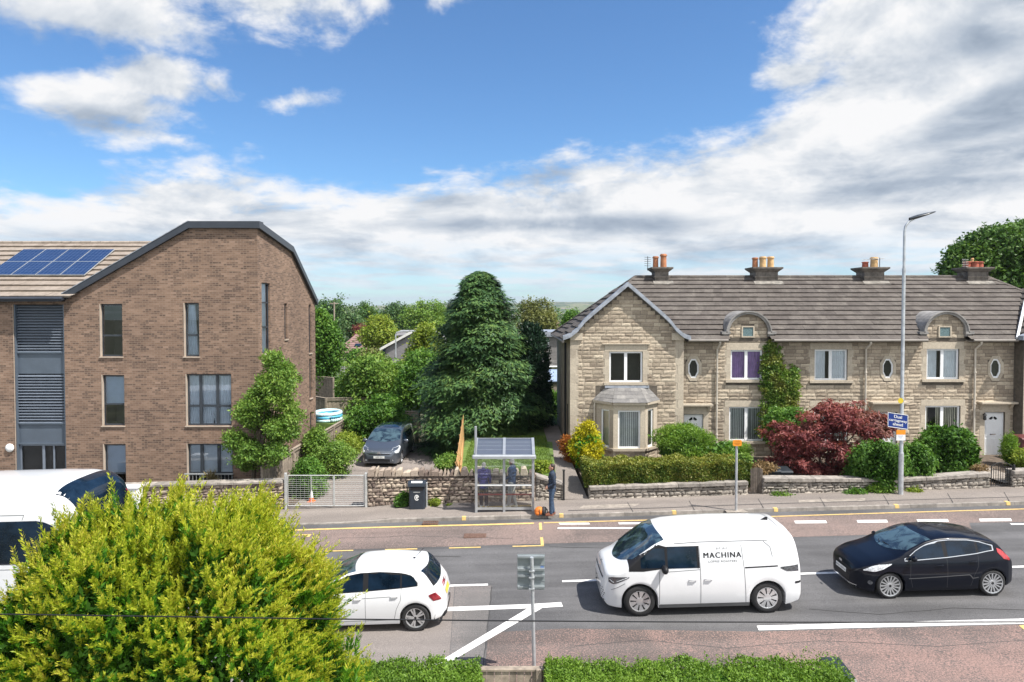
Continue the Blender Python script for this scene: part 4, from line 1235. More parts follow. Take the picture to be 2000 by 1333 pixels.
def solarmat():
    m, k, out = newmat('solar_cell')
    sp = k.n('ShaderNodeSeparateXYZ'); k.set(sp.inputs[0], objco(k))
    g = lambda s, w, o=0.0: k.m('LESS_THAN', k.m('FRACT', k.m('DIVIDE', k.m('ADD', s, o), w)), 0.07)
    ln = k.m('MAXIMUM', g(sp.outputs[0], 0.166), g(sp.outputs[1], 0.14))
    n = k.noise(objco(k), 1.5, 2)
    c = k.mixc(n, (0.010, 0.024, 0.075), (0.018, 0.042, 0.115))
    c = k.mixc(k.m('MULTIPLY', ln, 0.35), c, (0.22, 0.28, 0.38))
    princ(k, out, c, 0.15, spec=0.5)
solarmat()
YA = 27.3
pm('bin_grey', (0.2, 0.2, 0.21), 0.6)
leafmat('leaf_palm', [(0.12, 0.11, 0.04), (0.24, 0.19, 0.10), (0.33, 0.28, 0.15)], 1.0, 0.2)
def build_apartment():
    xc = PX(505, YA, 700)
    T = thing('apartment_building', 'three storey brown brick apartment block with louvred stair panel and solar roof', 'apartments', (xc, YA, -0.3))
    zb = -0.6
    zE = PZ(579, YA); xE = PX(130, YA, 579)
    zt = PZ(438, YA); xB = PX(371, YA, 438)
    yD, yEe = 31.4, 35.2
    zD, zEe = PZ(486, yD), PZ(586, yEe)
    xl = -32.0
    def r(pl, pr, pt, pb): return (PX(pl, YA, (pt + pb) / 2), PX(pr, YA, (pt + pb) / 2), PZ(pb, YA), PZ(pt, YA))
    W1, W2, W3 = r(195, 239, 594, 697), r(199, 243, 733, 832), r(202, 246, 868, 968)
    W4, W5, W6 = r(359, 389, 592, 697), r(363, 452, 731, 832), r(365, 455, 867, 958)
    S = (PX(28, YA, 700) , PX(126, YA, 700), zb + .6, PZ(595, YA))
    rest = [(W1[0] - 8.5, W1[1] - 8.5, a, b) for a, b in ((W1[2], W1[3]), (W2[2], W2[3]))]
    fr = MB()
    hs = [W1, W2, W3, W4, W5, W6, S] + rest
    holed(fr, xl, xc, zb, zE, YA, hs, .16)
    fr.quad((xE, YA, zE), (xc, YA, zE), (xc, YA, zt), (xB, YA, zt))
    # flank
    TS = lambda u, v, z: (xc - v, u, z)
    SW = []
    def rs(pl, pr, pt, pb):
        y0 = -xc * F / (1000 - pl); y1 = -xc * F / (1000 - pr); ym = (y0 + y1) / 2
        return (y0, y1, PZ(pb, ym), PZ(pt, ym))
    SW = [rs(511.5, 528, 553, 690), rs(555.5, 561, 593, 663), rs(603, 608, 595, 690), rs(603.5, 608.5, 701, 778), rs(604, 609, 805, 862), rs(513, 529, 735, 830), rs(556, 561.5, 715, 772)]
    def roofz(y): return float(np.interp(y, [YA, yD, yEe], [zt, zD, zEe]))
    sd = MB(TS)
    e = .10
    ys = sorted({YA, yD, yEe} | {h[0] for h in SW} | {h[1] for h in SW})
    for a, b in zip(ys, ys[1:]):
        z = zb - .5
        for h in sorted([h for h in SW if h[0] < (a + b) / 2 < h[1]], key=lambda h: h[2]):
            sd.quad((a, 0, z), (b, 0, z), (b, 0, h[2]), (a, 0, h[2])); z = h[3]
        sd.quad((a, 0, z), (b, 0, z), (b, 0, roofz(b)), (a, 0, roofz(a)))
    for a, b, c, d in SW:
        sd.quad((a, 0, c), (a, 0, d), (a, e, d), (a, e, c)); sd.quad((b, 0, c), (b, 0, d), (b, e, d), (b, e, c))
        sd.quad((a, 0, d), (b, 0, d), (b, e, d), (a, e, d)); sd.quad((a, 0, c), (b, 0, c), (b, e, c), (a, e, c))
    n0 = len(fr.v); fr.v += sd.v; fr.f += [tuple(i + n0 for i in f) for f in sd.f]
    # back
    fr.quad((xl, yEe, zb), (xc, yEe, zb), (xc, yEe, zEe), (xl, yEe, zEe))
    fr.obj('wall', 'brick', T, rn=False)
    # ---- windows
    sl = (.03, .05, .045, 'reveal')
    kw = dict(glass='glass_blue', mat='dark_frame', reveal=.11, fw=.065)
    opening(T, *W1, YA, bh=((.40, .07),), bv=(), sill=sl, **kw)
    opening(T, *W2, YA, bh=((.42, .06),), cloth=('roller', 'blind_grey', .42), sill=sl, **kw)
    opening(T, *W3, YA, bh=((.42, .06),), cloth=('roller', 'blind_grey', .42), sill=sl, **kw)
    opening(T, *W4, YA, bh=((.40, .07),), cloth=('left', 'cloth_grey'), sill=sl, **kw)
    opening(T, *W5, YA, bh=((.38, .08),), bv=((.30, .10), (.67, .10)), cloth=('full', 'cloth_white'), sill=sl, **kw)
    w6 = opening(T, *W6, YA, bh=((.36, .06),), bv=((.30, .12), (.67, .12)), cloth=('roller', 'cloth_white', .36), **kw)
    for h in rest: opening(T, *h, YA, bh=((.4, .07),), sill=sl, **kw)
    # pale reveal linings on the left jamb and head
    for a, b, c, d in (W1, W2, W3, W4, W5, W6): MB().box(a + .001, a + .03, YA - .015, YA + .15, c, d).obj('window_lining', 'reveal', T)
    # balcony rail of the ground floor
    a, b, c, d = W6
    zr = PZ(926, YA - .1)
    rl = MB().box(a - .05, b + .05, YA - .13, YA - .08, zr - .03, zr + .02)
    n = 13
    for i in range(n + 1):
        x = a + (b - a) * i / n
        rl.box(x - .009, x + .009, YA - .115, YA - .095, c, zr - .03)
    rl.obj('balcony_rail', 'rail_grey', T)
    # flank windows
    for i, h in enumerate(SW):
        big = i in (0, 5)
        opening(T, *h, 0, mat='dark_frame', reveal=.09, fw=.05 if big else .04, T=TS, bh=((.37, .07), (.72, .07)) if i == 0 else (((.4, .06),) if big else ()), cloth=('roller', 'blind_grey', .0) if i == 0 else None, sill=(.04, .05, .05, 'reveal'), room=.5)
    # ---- louvred stair panel
    a, b, c, d = S
    zz = [d, PZ(690, YA), PZ(731, YA), PZ(829, YA), PZ(867, YA), c]
    lv = MB()
    for top, bot in ((zz[0] - .02, zz[1]), (zz[2] - .03, zz[3])):
        n = int((top - bot) / .112)
        for i in range(n):
            z = bot + (top - bot) * (i + .35) / n
            lv.prism([(a + .05, YA + .10, z), (a + .05, YA + .20, z + .06), (a + .05, YA + .205, z + .05), (a + .05, YA + .105, z - .014)], (b - a - .10, 0, 0))
    lv.obj('louvres', 'louvre', T)
    pn = MB()
    pn.box(a, b, YA + .30, YA + .34, c, d)
    pn.obj('louvre_backing', 'dark_frame', T)
    gp = MB()
    for top, bot in ((zz[1] - .02, zz[2]), (zz[3] - .02, zz[4])):
        gp.bbox(a + .03, b - .03, YA + .14, YA + .29, bot, top, .012)
    for z in (zz[1], zz[3], zz[4] - .03): gp.box(a + .02, b - .02, YA + .08, YA + .24, z - .018, z + .03)
    for x in (a, b - .05): gp.box(x, x + .05, YA + .02, YA + .295, c, d - .005)
    gp.obj('infill_panel', 'grey_panel', T)
    en = (a + .06, b - .06, c, zz[4] - .05)
    opening(T, *en, YA + .0, mat='louvre', reveal=.15, fw=.06, bv=((.5, .10), (.72, .06)), name='entrance_door', room=.13)
    MB().box(a - .02, a - .002, YA - .015, YA + .1, c, d).obj('window_lining', 'reveal', T)
    # round bulkhead lamp
    x, z = PX(20, YA, 875), PZ(875, YA)
    lp = MB().lathe([(.16, 0), (.17, -.04), (.14, -.08), (.05, -.10), (.001, -.10)], (x, YA - .001, z), 'y', 20)
    lp.obj('wall_lamp', 'upvc', T, smooth=50)
    # ---- roofs
    zR = PZ(475, 31.6); yR = 31.6
    rf = MB()
    yv = YA - .28; zv = zE - .05
    xRr = PX(296, yR, 476) + 1.6
    xv = xE + .35
    tiles(rf, (xl, yv, zv), (xv, yv, zv), (xl, yR, zR), (xRr, yR, zR), 11, .34, .075, .005)
    rf.quad((xl, yR, zR), (xRr, yR, zR), (xRr, yEe, zEe), (xl, yEe, zEe))
    rf.obj('roof', 'roof_grey_tile', T, rn=False)
    rg = MB()
    x = xl
    while x < xRr:
        rg.tube([(x, yR, zR + .01), (x + .43, yR, zR + .01)], .10, 8, flat=.8); x += .45
    rg.obj('ridge_tiles', 'roof_grey_tile', T, smooth=50)
    # capping of the tall block
    top = MB()
    sB = (zt - zE) / (xB - xE)
    xD = xB - (zt - zD) / sB; xEE = xB - (zt - zEe) / sB
    o = .06
    top.quad((xB, YA, zt + o), (xc, YA, zt + o), (xc, yD, zD + o), (xD, yD, zD + o))
    top.quad((xD, yD, zD + o), (xc, yD, zD + o), (xc, yEe, zEe + o), (xEE, yEe, zEe + o))
    top.quad((xE - .1, YA, zE + o), (xB, YA, zt + o), (xD, yD, zD + o), (xEE, yEe, zEe + o))
    top.obj('block_roof', 'roof_grey_tile', T, rn=False)
    fa = MB()
    def edge(p, q, w0, w1, drop, up, ext=0.0):
        """fascia following an edge; w0..w1 along its outward normal"""
        p, q = Vector(p), Vector(q)
        fa.prism([tuple(p + w0 + Vector((0, 0, -drop))), tuple(q + w0 + Vector((0, 0, -drop))), tuple(q + w0 + Vector((0, 0, up))), tuple(p + w0 + Vector((0, 0, up)))], tuple(w1 - w0))
    Yo0, Yo1 = Vector((0, -.14, 0)), Vector((0, .3, 0))
    Xo0, Xo1 = Vector((.14, 0, 0)), Vector((-.3, 0, 0))
    A, B, C_, D, E_ = (xE - .12, YA, zE - .02), (xB, YA, zt), (xc + .138, YA, zt), (xc, yD, zD), (xc, yEe + .1, zEe - .1)
    edge(A, B, Yo0, Yo1, .17, .10); edge(B, C_, Yo0, Yo1, .17, .10)
    edge((xc, YA - .137, zt), D, Xo0, Xo1, .171, .099); edge(D, E_, Xo0, Xo1, .17, .10)
    fa.box(xl, xE - .05, YA - .36, YA - .02, zE - .21, zE - .07)
    fa.tube([(xl, YA - .40, zE - .10), (xE + .1, YA - .40, zE - .10)], .07, 8)
    fa.obj('fascia', 'fascia', T)
    # slate verge pieces down the raking edge
    vb = MB()
    n = 22
    for i in range(n):
        p = Vector(A).lerp(Vector(B), i / n); q = Vector(A).lerp(Vector(B), (i + .94) / n)
        vb.prism([(p.x, YA - .16, p.z + .102), (q.x, YA - .16, q.z + .102), (q.x, YA - .16, q.z + .125), (p.x, YA - .16, p.z + .14)], (0, .5, 0))
    vb.obj('verge_tiles', 'lead', T)
    # solar panels: 4 x 2 on the slope
    sv = (zR - zv) / (yR - yv); ln = math.hypot(1, sv)
    up = Vector((0, 1 / ln, sv / ln)); nr = Vector((0, -sv / ln, 1 / ln))
    def onroof(px, py):
        d = ray(px, py)
        t = (zv + .16 - H - sv * yv) / (d[2] - sv * d[1])
        return Vector((d[0] * t, d[1] * t, H + d[2] * t))
    c0, c1, c2, c3 = onroof(-32, 535), onroof(165, 536), onroof(219, 486), onroof(52, 485)
    bot0, top0 = c1.y, c2.y
    xr = (c1.x + onroof(219, 486).x) / 2
    wp = (c1.x - onroof(117, 536).x)
    for i in range(4):
        for j in range(2):
            x1 = c1.x + .0 - wp * i; x0 = x1 - wp
            ya, yb_ = bot0 + (top0 - bot0) * j / 2, bot0 + (top0 - bot0) * (j + 1) / 2
            zz0, zz1 = zv + (ya - yv) * sv + .10, zv + (yb_ - yv) * sv + .10
            fm = MB(); g = .006
            p = [Vector((x0 + g, ya + g, zz0)), Vector((x1 - g, ya + g, zz0)), Vector((x1 - g, yb_ - g, zz1)), Vector((x0 + g, yb_ - g, zz1))]
            fm.prism([tuple(q) for q in p], tuple(nr * .04))
            fo = fm.obj('solar_panel', 'rail_grey', T)
            e = .014
            q = [Vector((x0 + g + e, ya + g + e, zz0 + e * sv)), Vector((x1 - g - e, ya + g + e, zz0 + e * sv)), Vector((x1 - g - e, yb_ - g - e, zz1 - e * sv)), Vector((x0 + g + e, yb_ - g - e, zz1 - e * sv))]
            MB().quad(*[tuple(v + nr * .0435) for v in q]).obj('solar_cells', 'solar_cell', fo, rn=False)
build_apartment()

def build_sill_things():
    pm('pot_white', (0.6, 0.6, 0.6), 0.5)
    y = YA + .30
    x, z = PX(422, y, 815), PZ(829, y)
    T = thing('flower_vase', 'slim vase of white flowers on the sill of the wide upper window', 'vase', (x, y - .08, z))
    y -= .08
    MB().lathe([(.04, 0), (.05, .1), (.025, .22), (.035, .26)], (x, y, z), n=12).obj('vase', 'dark_frame', T, smooth=60)
    n = 60
    p = np.array([x, y, z + .38]) + rng.normal(size=(n, 3)) * np.array([.06, .02, .07]); D = rvec(n)
    kites('flowers', p, D, unit(np.cross(D, rvec(n))), .06, .04, 'pot_white', T)
    y = YA - .35
    x, z = PX(411, y, 920), -.25
    T = thing('potted_palm', 'spiky brownish palm on the ground before the balcony rail', 'plant', (x, y, z))
    MB().lathe([(.12, 0), (.17, .28)], (x, y, z), n=14).obj('pot', 'bin_grey', T)
    MB().tube([(x, y, z + .2), (x + .02, y, z + .75)], [.045, .03], 7).obj('stem', 'bark', T)
    n = 90
    D = unit(rvec(n) * np.array([1, .6, 1]) + np.array([0, 0, .8])); p = np.tile(np.array([x + .02, y, z + .75]), (n, 1))
    kites('fronds', p, D, unit(np.cross(D, rvec(n))), rng.uniform(.25, .5, n), .035, 'leaf_palm', T)
build_sill_things()
# ------------------------------------------------------------------ vehicles
def paint(name, col, rough=0.28, metal=0.0, coat=1.0, spec=0.5):
    m, k, out = newmat(name)
    n = k.noise(objco(k), 1.6, 5, 0.6)
    c = k.mixc(k.m('MULTIPLY', k.step(n, 0.45, 0.8), 0.12), col, tuple(min(1, v * 0.7 + 0.03) for v in col) if col[0] > .05 else tuple(v * 2 for v in col))
    princ(k, out, c, rough, metal, spec, coat)
    return m
paint('paint_white', (0.70, 0.71, 0.725), 0.3)
paint('paint_black', (0.003, 0.0045, 0.010), 0.3, 0.0, 0.4, 0.15)
paint('paint_slate', (0.085, 0.10, 0.125), 0.3, 0.45)
pm('car_glass', (0.006, 0.014, 0.027), 0.02, spec=0.38, var=0.5, vs=2.0)
def screenmat():
    m, k, out = newmat('windscreen')
    n = k.noise(objco(k), 2.6, 4, 0.55, 0.6)
    c = k.mixc(k.step(n, 0.42, 0.62), (0.012, 0.02, 0.03), (0.06, 0.10, 0.12))
    princ(k, out, c, 0.03, spec=0.9, coat=0.3)
screenmat()
pm('headlamp', (0.62, 0.65, 0.68), 0.08, spec=0.9, var=0.35, vs=22, coat=1.0)
pm('headlamp_dark', (0.06, 0.065, 0.075), 0.08, spec=0.9, var=0.6, vs=20, coat=1.0)
pm('tail_lamp', (0.36, 0.012, 0.015), 0.12, spec=0.8, var=0.35, vs=14, coat=1.0)
pm('tail_lamp_dark', (0.20, 0.012, 0.02), 0.12, spec=0.8, var=0.4, vs=14, coat=1.0)
pm('rim_dark', (0.03, 0.03, 0.033), 0.35, metal=0.4)
pm('plate_white', (0.70, 0.71, 0.70), 0.5, var=0.04)
pm('plate_yellow', (0.62, 0.46, 0.06), 0.5, var=0.04)
pm('ink', (0.014, 0.014, 0.016), 0.6)
pm('sill_grey', (0.07, 0.072, 0.076), 0.6)
pm('seam', (0.035, 0.037, 0.042), 0.7)
pm('seam_soft', (0.13, 0.135, 0.145), 0.6)

class Pair:
    """the same part on both flanks: two objects"""
    def __init__(s, parts): s.parts = parts
    def obj(s, *a, **k): return [p.obj(*a, **k) for p in s.parts]

class Shape:
    """car body: half width as a function of length and height, with rounded upper edges"""
    def __init__(s, L, top, bot, width, prof, rad, wheels, n=2.6, sig=.035):
        s.L = L; s.n = n
        xs = np.linspace(0, L, 700)
        def sm(pts, sg=sig):
            y = np.interp(xs, [p[0] for p in pts], [p[1] for p in pts])
            kx = np.arange(-60, 61) * (xs[1] - xs[0]); w = np.exp(-(kx / sg) ** 2 / 2); w /= w.sum()
            return np.convolve(np.pad(y, 60, mode='edge'), w, 'valid')
        s.xs = xs
        s.T = sm(top); s.B = sm(bot, .02); s.Wd = sm(width, .02); s.Rd = sm(rad, .06)
        zs = np.linspace(0, 4, 800)
        p = np.interp(zs, [q[0] for q in prof], [q[1] for q in prof])
        w = np.exp(-(np.arange(-40, 41) * .005 / .03) ** 2 / 2); w /= w.sum()
        s.zs = zs; s.Pp = np.convolve(np.pad(p, 40, mode='edge'), w, 'valid')
        s.wheels = wheels     # (x, z, arch radius)
    def zt(s, x): return float(np.interp(x, s.xs, s.T))
    def zb(s, x):
        b = float(np.interp(x, s.xs, s.B))
        for xw, zw, ra in s.wheels:
            if abs(x - xw) < ra: b = max(b, zw + math.sqrt(ra * ra - (x - xw) ** 2))
        return b
    def hw(s, x, z):
        t = s.zt(x); r = float(np.interp(x, s.xs, s.Rd)); w = float(np.interp(x, s.xs, s.Wd))
        if z >= t: return 0.0
        zc = min(z, t - r)
        b = w * float(np.interp(zc, s.zs, s.Pp))
        if z > t - r:
            u = (t - z) / r
            b *= max(0.0, 1 - (1 - u) ** s.n) ** (1 / s.n)
        return b
    def ztop(s, x, y):
        t = s.zt(x); r = float(np.interp(x, s.xs, s.Rd)); w = float(np.interp(x, s.xs, s.Wd)) * float(np.interp(t - r, s.zs, s.Pp))
        q = min(1.0, abs(y) / w)
        return t - r + r * max(0.0, 1 - q ** s.n) ** (1 / s.n)
    def xend(s, y, z, rear=False):
        a, b = (0.0, s.L * .45) if not rear else (s.L, s.L * .55)
        for _ in range(40):
            m = (a + b) / 2
            if s.hw(m, z) >= abs(y): b = m
            else: a = m
        return b
    def body(s):
        st = set(np.linspace(0, s.L, 90)) | set(np.linspace(0, .25, 16)) | set(np.linspace(s.L - .25, s.L, 16))
        for xw, zw, ra in s.wheels:
            st |= {xw - ra - .002, xw + ra + .002} | {xw + ra * math.cos(t) for t in np.linspace(0.02, math.pi - .02, 26)}
        st = sorted(x for x in st if 0 <= x <= s.L)
        rows = []
        for x in st:
            zb, zt = s.zb(x), s.zt(x); r = float(np.interp(x, s.xs, s.Rd))
            zr = max(zt - r, zb + .01)
            half = []
            for t in np.linspace(0, 1, 18):
                z = zb + (zr - zb) * t
                half.append((s.hw(x, z), z))
            w = s.hw(x, zr)
            for t in np.linspace(0, math.pi / 2, 11)[1:]:
                half.append((w * math.cos(t) ** (2 / s.n), zr + (zt - zr) * math.sin(t) ** (2 / s.n)))
            half[0] = (half[0][0] * .985, half[0][1])
            row = [(x, -half[0][0] * .6, zb)] + [(x, -a, z) for a, z in half] + [(x, a, z) for a, z in half[-2::-1]] + [(x, half[0][0] * .6, zb)]
            rows.append(row)
        mb = MB().grid(rows)
        n = len(rows[0])
        mb.f += [(i * n, i * n + n - 1, (i + 1) * n + n - 1, (i + 1) * n) for i in range(len(rows) - 1)]
        mb.f.append(tuple(range(n))); mb.f.append(tuple(range((len(rows) - 1) * n, len(rows) * n)))
        return mb
    # patches that hug the surface
    def side(s, xs, lo, hi, off=.005, nz=6, sides=(-1,), mb=None):
        if mb is None and len(sides) == 2: return Pair([s.side(xs, lo, hi, off, nz, (q,)) for q in sides])
        if isinstance(mb, Pair):
            for q, p_ in zip(sides, mb.parts): s.side(xs, lo, hi, off, nz, (q,), p_)
            return mb
        mb = mb or MB()
        for sg in sides:
            rows = []
            for x in xs:
                a, b = lo(x), hi(x)
                rows.append([(x, sg * (s.hw(x, z) + off), z) for z in np.linspace(a, b, nz)])
            mb.grid(rows)
        return mb
    def top(s, x0, x1, ymax, off=.005, c0=0.0, c1=0.0, nx=14, ny=17, mb=None):
        """across the car between two lines x0..x1 (bowed by c0, c1), half width ymax(x)"""
        mb = mb or MB()
        rows = []
        for t in np.linspace(0, 1, nx):
            r = []
            for v in np.linspace(-1, 1, ny):
                a = x0 + c0 * v * v; b = x1 + c1 * v * v
                x = a + (b - a) * t
                y = v * ymax(x)
                e = .01
                z = s.ztop(x, y)
                sl = (s.zt(x + e) - s.zt(x - e)) / (2 * e)
                l = math.hypot(1, sl)
                r.append((x - sl / l * off, y, z + off / l))
            rows.append(r)
        return mb.grid(rows)
    def end(s, y0, y1, lo, hi, off=.005, rear=False, ny=10, nz=6, mb=None):
        mb = mb or MB()
        rows = []
        for y in np.linspace(y0, y1, ny):
            rows.append([(s.xend(y, z, rear) + (off if rear else -off), y, z) for z in np.linspace(lo(y), hi(y), nz)])
        return mb.grid(rows)
def ip(*pts):
    xs = [p[0] for p in pts]; ys = [p[1] for p in pts]
    return lambda x: float(np.interp(x, xs, ys))
def seg(a, b, n=14): return list(np.linspace(a, b, n))
def line_strip(S, pts, w, off=.0035, mb=None, side=-1):
    """thin line on the flank through (x, z) points"""
    mb = mb or MB()
    for (x0, z0), (x1, z1) in zip(pts, pts[1:]):
        d = Vector((x1 - x0, z1 - z0)); n = max(1, int(d.length / .08)); d.normalize(); nx, nz = -d.y * w / 2, d.x * w / 2
        rows = []
        for t in np.linspace(0, 1, n + 1):
            x, z = x0 + (x1 - x0) * t, z0 + (z1 - z0) * t
            rows.append([(x + nx, side * (S.hw(x + nx, z + nz) + off), z + nz), (x - nx, side * (S.hw(x - nx, z - nz) + off), z - nz)])
        mb.grid(rows)
    return mb
def wheel(car, x, side, rt, rr, yo, style, wd=.2, zc=None):
    """yo: lateral position of the outer face"""
    zc = zc or rt
    y0 = side * yo
    s_ = -side
    hub = MB().lathe([(rr * .95, s_ * .055), (rr * .95, s_ * .15)], (x, y0, zc), 'y', 28)
    w = hub.obj('wheel', 'rim_dark', car, smooth=30, local=True)
    MB().lathe([(rr, s_ * .03), (rr * 1.02, s_ * .004), (rr * 1.06, 0), (rt * .93, s_ * .006), (rt * .985, s_ * .025), (rt, s_ * .05), (rt, s_ * (wd - .05)), (rt * .98, s_ * (wd - .02)), (rt * .9, s_ * wd), (rr, s_ * wd)], (x, y0, zc), 'y', 40).obj('tyre', 'tyre', w, smooth=40, local=True)
    r = MB()
    r.lathe([(rr * .90, s_ * .03), (rr * .93, s_ * .008), (rr * 1.0, s_ * .004), (rr * 1.01, s_ * .03)], (x, y0, zc), 'y', 40, caps=False)
    def blade(a, w0, w1, r0, r1, d0=.012, d1=.012):
        c, s = math.cos(a), math.sin(a)
        f = lambda u, v, d: (x + c * u - s * v, y0 + s_ * d, zc + s * u + c * v)
        r.add([f(r0, -w0, d0), f(r0, w0, d0), f(r1, w1, d1), f(r1, -w1, d1), f(r0, -w0, d0 + .03), f(r0, w0, d0 + .03), f(r1, w1, d1 + .03), f(r1, -w1, d1 + .03)], [(0, 1, 2, 3), (4, 5, 6, 7), (0, 1, 5, 4), (1, 2, 6, 5), (2, 3, 7, 6), (3, 0, 4, 7)])
    ph = rnd.uniform(0, 1)
    if style == 'cap':
        for i in range(9): blade(ph + i * 2 * math.pi / 9, .006, rr * .245, rr * .12, rr * .95, .006, .012)
        r.lathe([(rr * .34, s_ * .03), (rr * .36, s_ * .002), (rr * .18, s_ * -.004), (.001, s_ * -.004)], (x, y0, zc), 'y', 24, caps=False)
    elif style == 'fan':
        for i in range(15): blade(ph + i * 2 * math.pi / 15, .016, .0155, rr * .25, rr * .92, .02, .008)
        r.lathe([(rr * .30, s_ * .04), (rr * .28, s_ * .012), (.001, s_ * .01)], (x, y0, zc), 'y', 20, caps=False)
    elif style == 'twin':
        for i in range(5):
            a = ph + i * 2 * math.pi / 5
            blade(a + .17, .018, .020, rr * .2, rr * .93, .018, .008); blade(a - .17, .018, .020, rr * .2, rr * .93, .018, .008)
        r.lathe([(rr * .25, s_ * .04), (rr * .23, s_ * .014), (.001, s_ * .01)], (x, y0, zc), 'y', 20, caps=False)
    else:
        for i in range(7): blade(ph + i * 2 * math.pi / 7, .03, .035, rr * .2, rr * .93)
    r.obj('rim', 'alloy', w, smooth=30, local=True)
    if style in ('fan', 'twin'): MB().lathe([(rr * .13, s_ * .008), (.001, s_ * .005)], (x, y0, zc), 'y', 16, caps=False).obj('hub_cap', 'rim_dark', w, local=True)
    return w
def four(car, S, rt, rr, yo, style, wd=.2):
    for xw, zw, ra in S.wheels:
        for sd in (-1, 1): wheel(car, xw, sd, rt, rr, yo, style, wd)
def bars(plate, S, off, z0, z1, n):
    """worn, unreadable characters of a number plate"""
    mb = MB()
    for i in range(n):
        y = -.205 + .41 * i / (n - 1) + (.012 if i > 3 else -.012)
        for dy, a, b in ((-.018, z0, z1), (.012, z0 + (.02 if i % 2 else 0), z1 - (.0 if i % 3 else .025))): mb.quad((S.xend(y, .5) + off, y + dy, a), (S.xend(y, .5) + off, y + dy + .009, a), (S.xend(y, .5) + off, y + dy + .009, b), (S.xend(y, .5) + off, y + dy, b))
        mb.quad((S.xend(y, .5) + off, y - .009, z0 + .022), (S.xend(y, .5) + off, y + .012, z0 + .022), (S.xend(y, .5) + off, y + .012, z0 + .032), (S.xend(y, .5) + off, y - .009, z0 + .032))
    mb.obj('characters', 'ink', plate, local=True, rn=False)
def mirror(car, S, x, z, mat, side=-1, sc_=1.0):
    y = side * (S.hw(x, z) + .12 * sc_)
    m = MB().ball((x, y, z + .06), (.07 * sc_, .12 * sc_, .085 * sc_), 14, 9)
    m.tube([(x + .02, y + side * -.02, z + .02), (x + .03, side * (S.hw(x, z) - .02), z - .02)], [.03, .04], 8)
    o = m.obj('wing_mirror', mat, car, smooth=60, local=True)
    return o
def on_road(x0, yc): return (x0, yc, G * x0)
TILT = (0, -math.atan(G), 0)

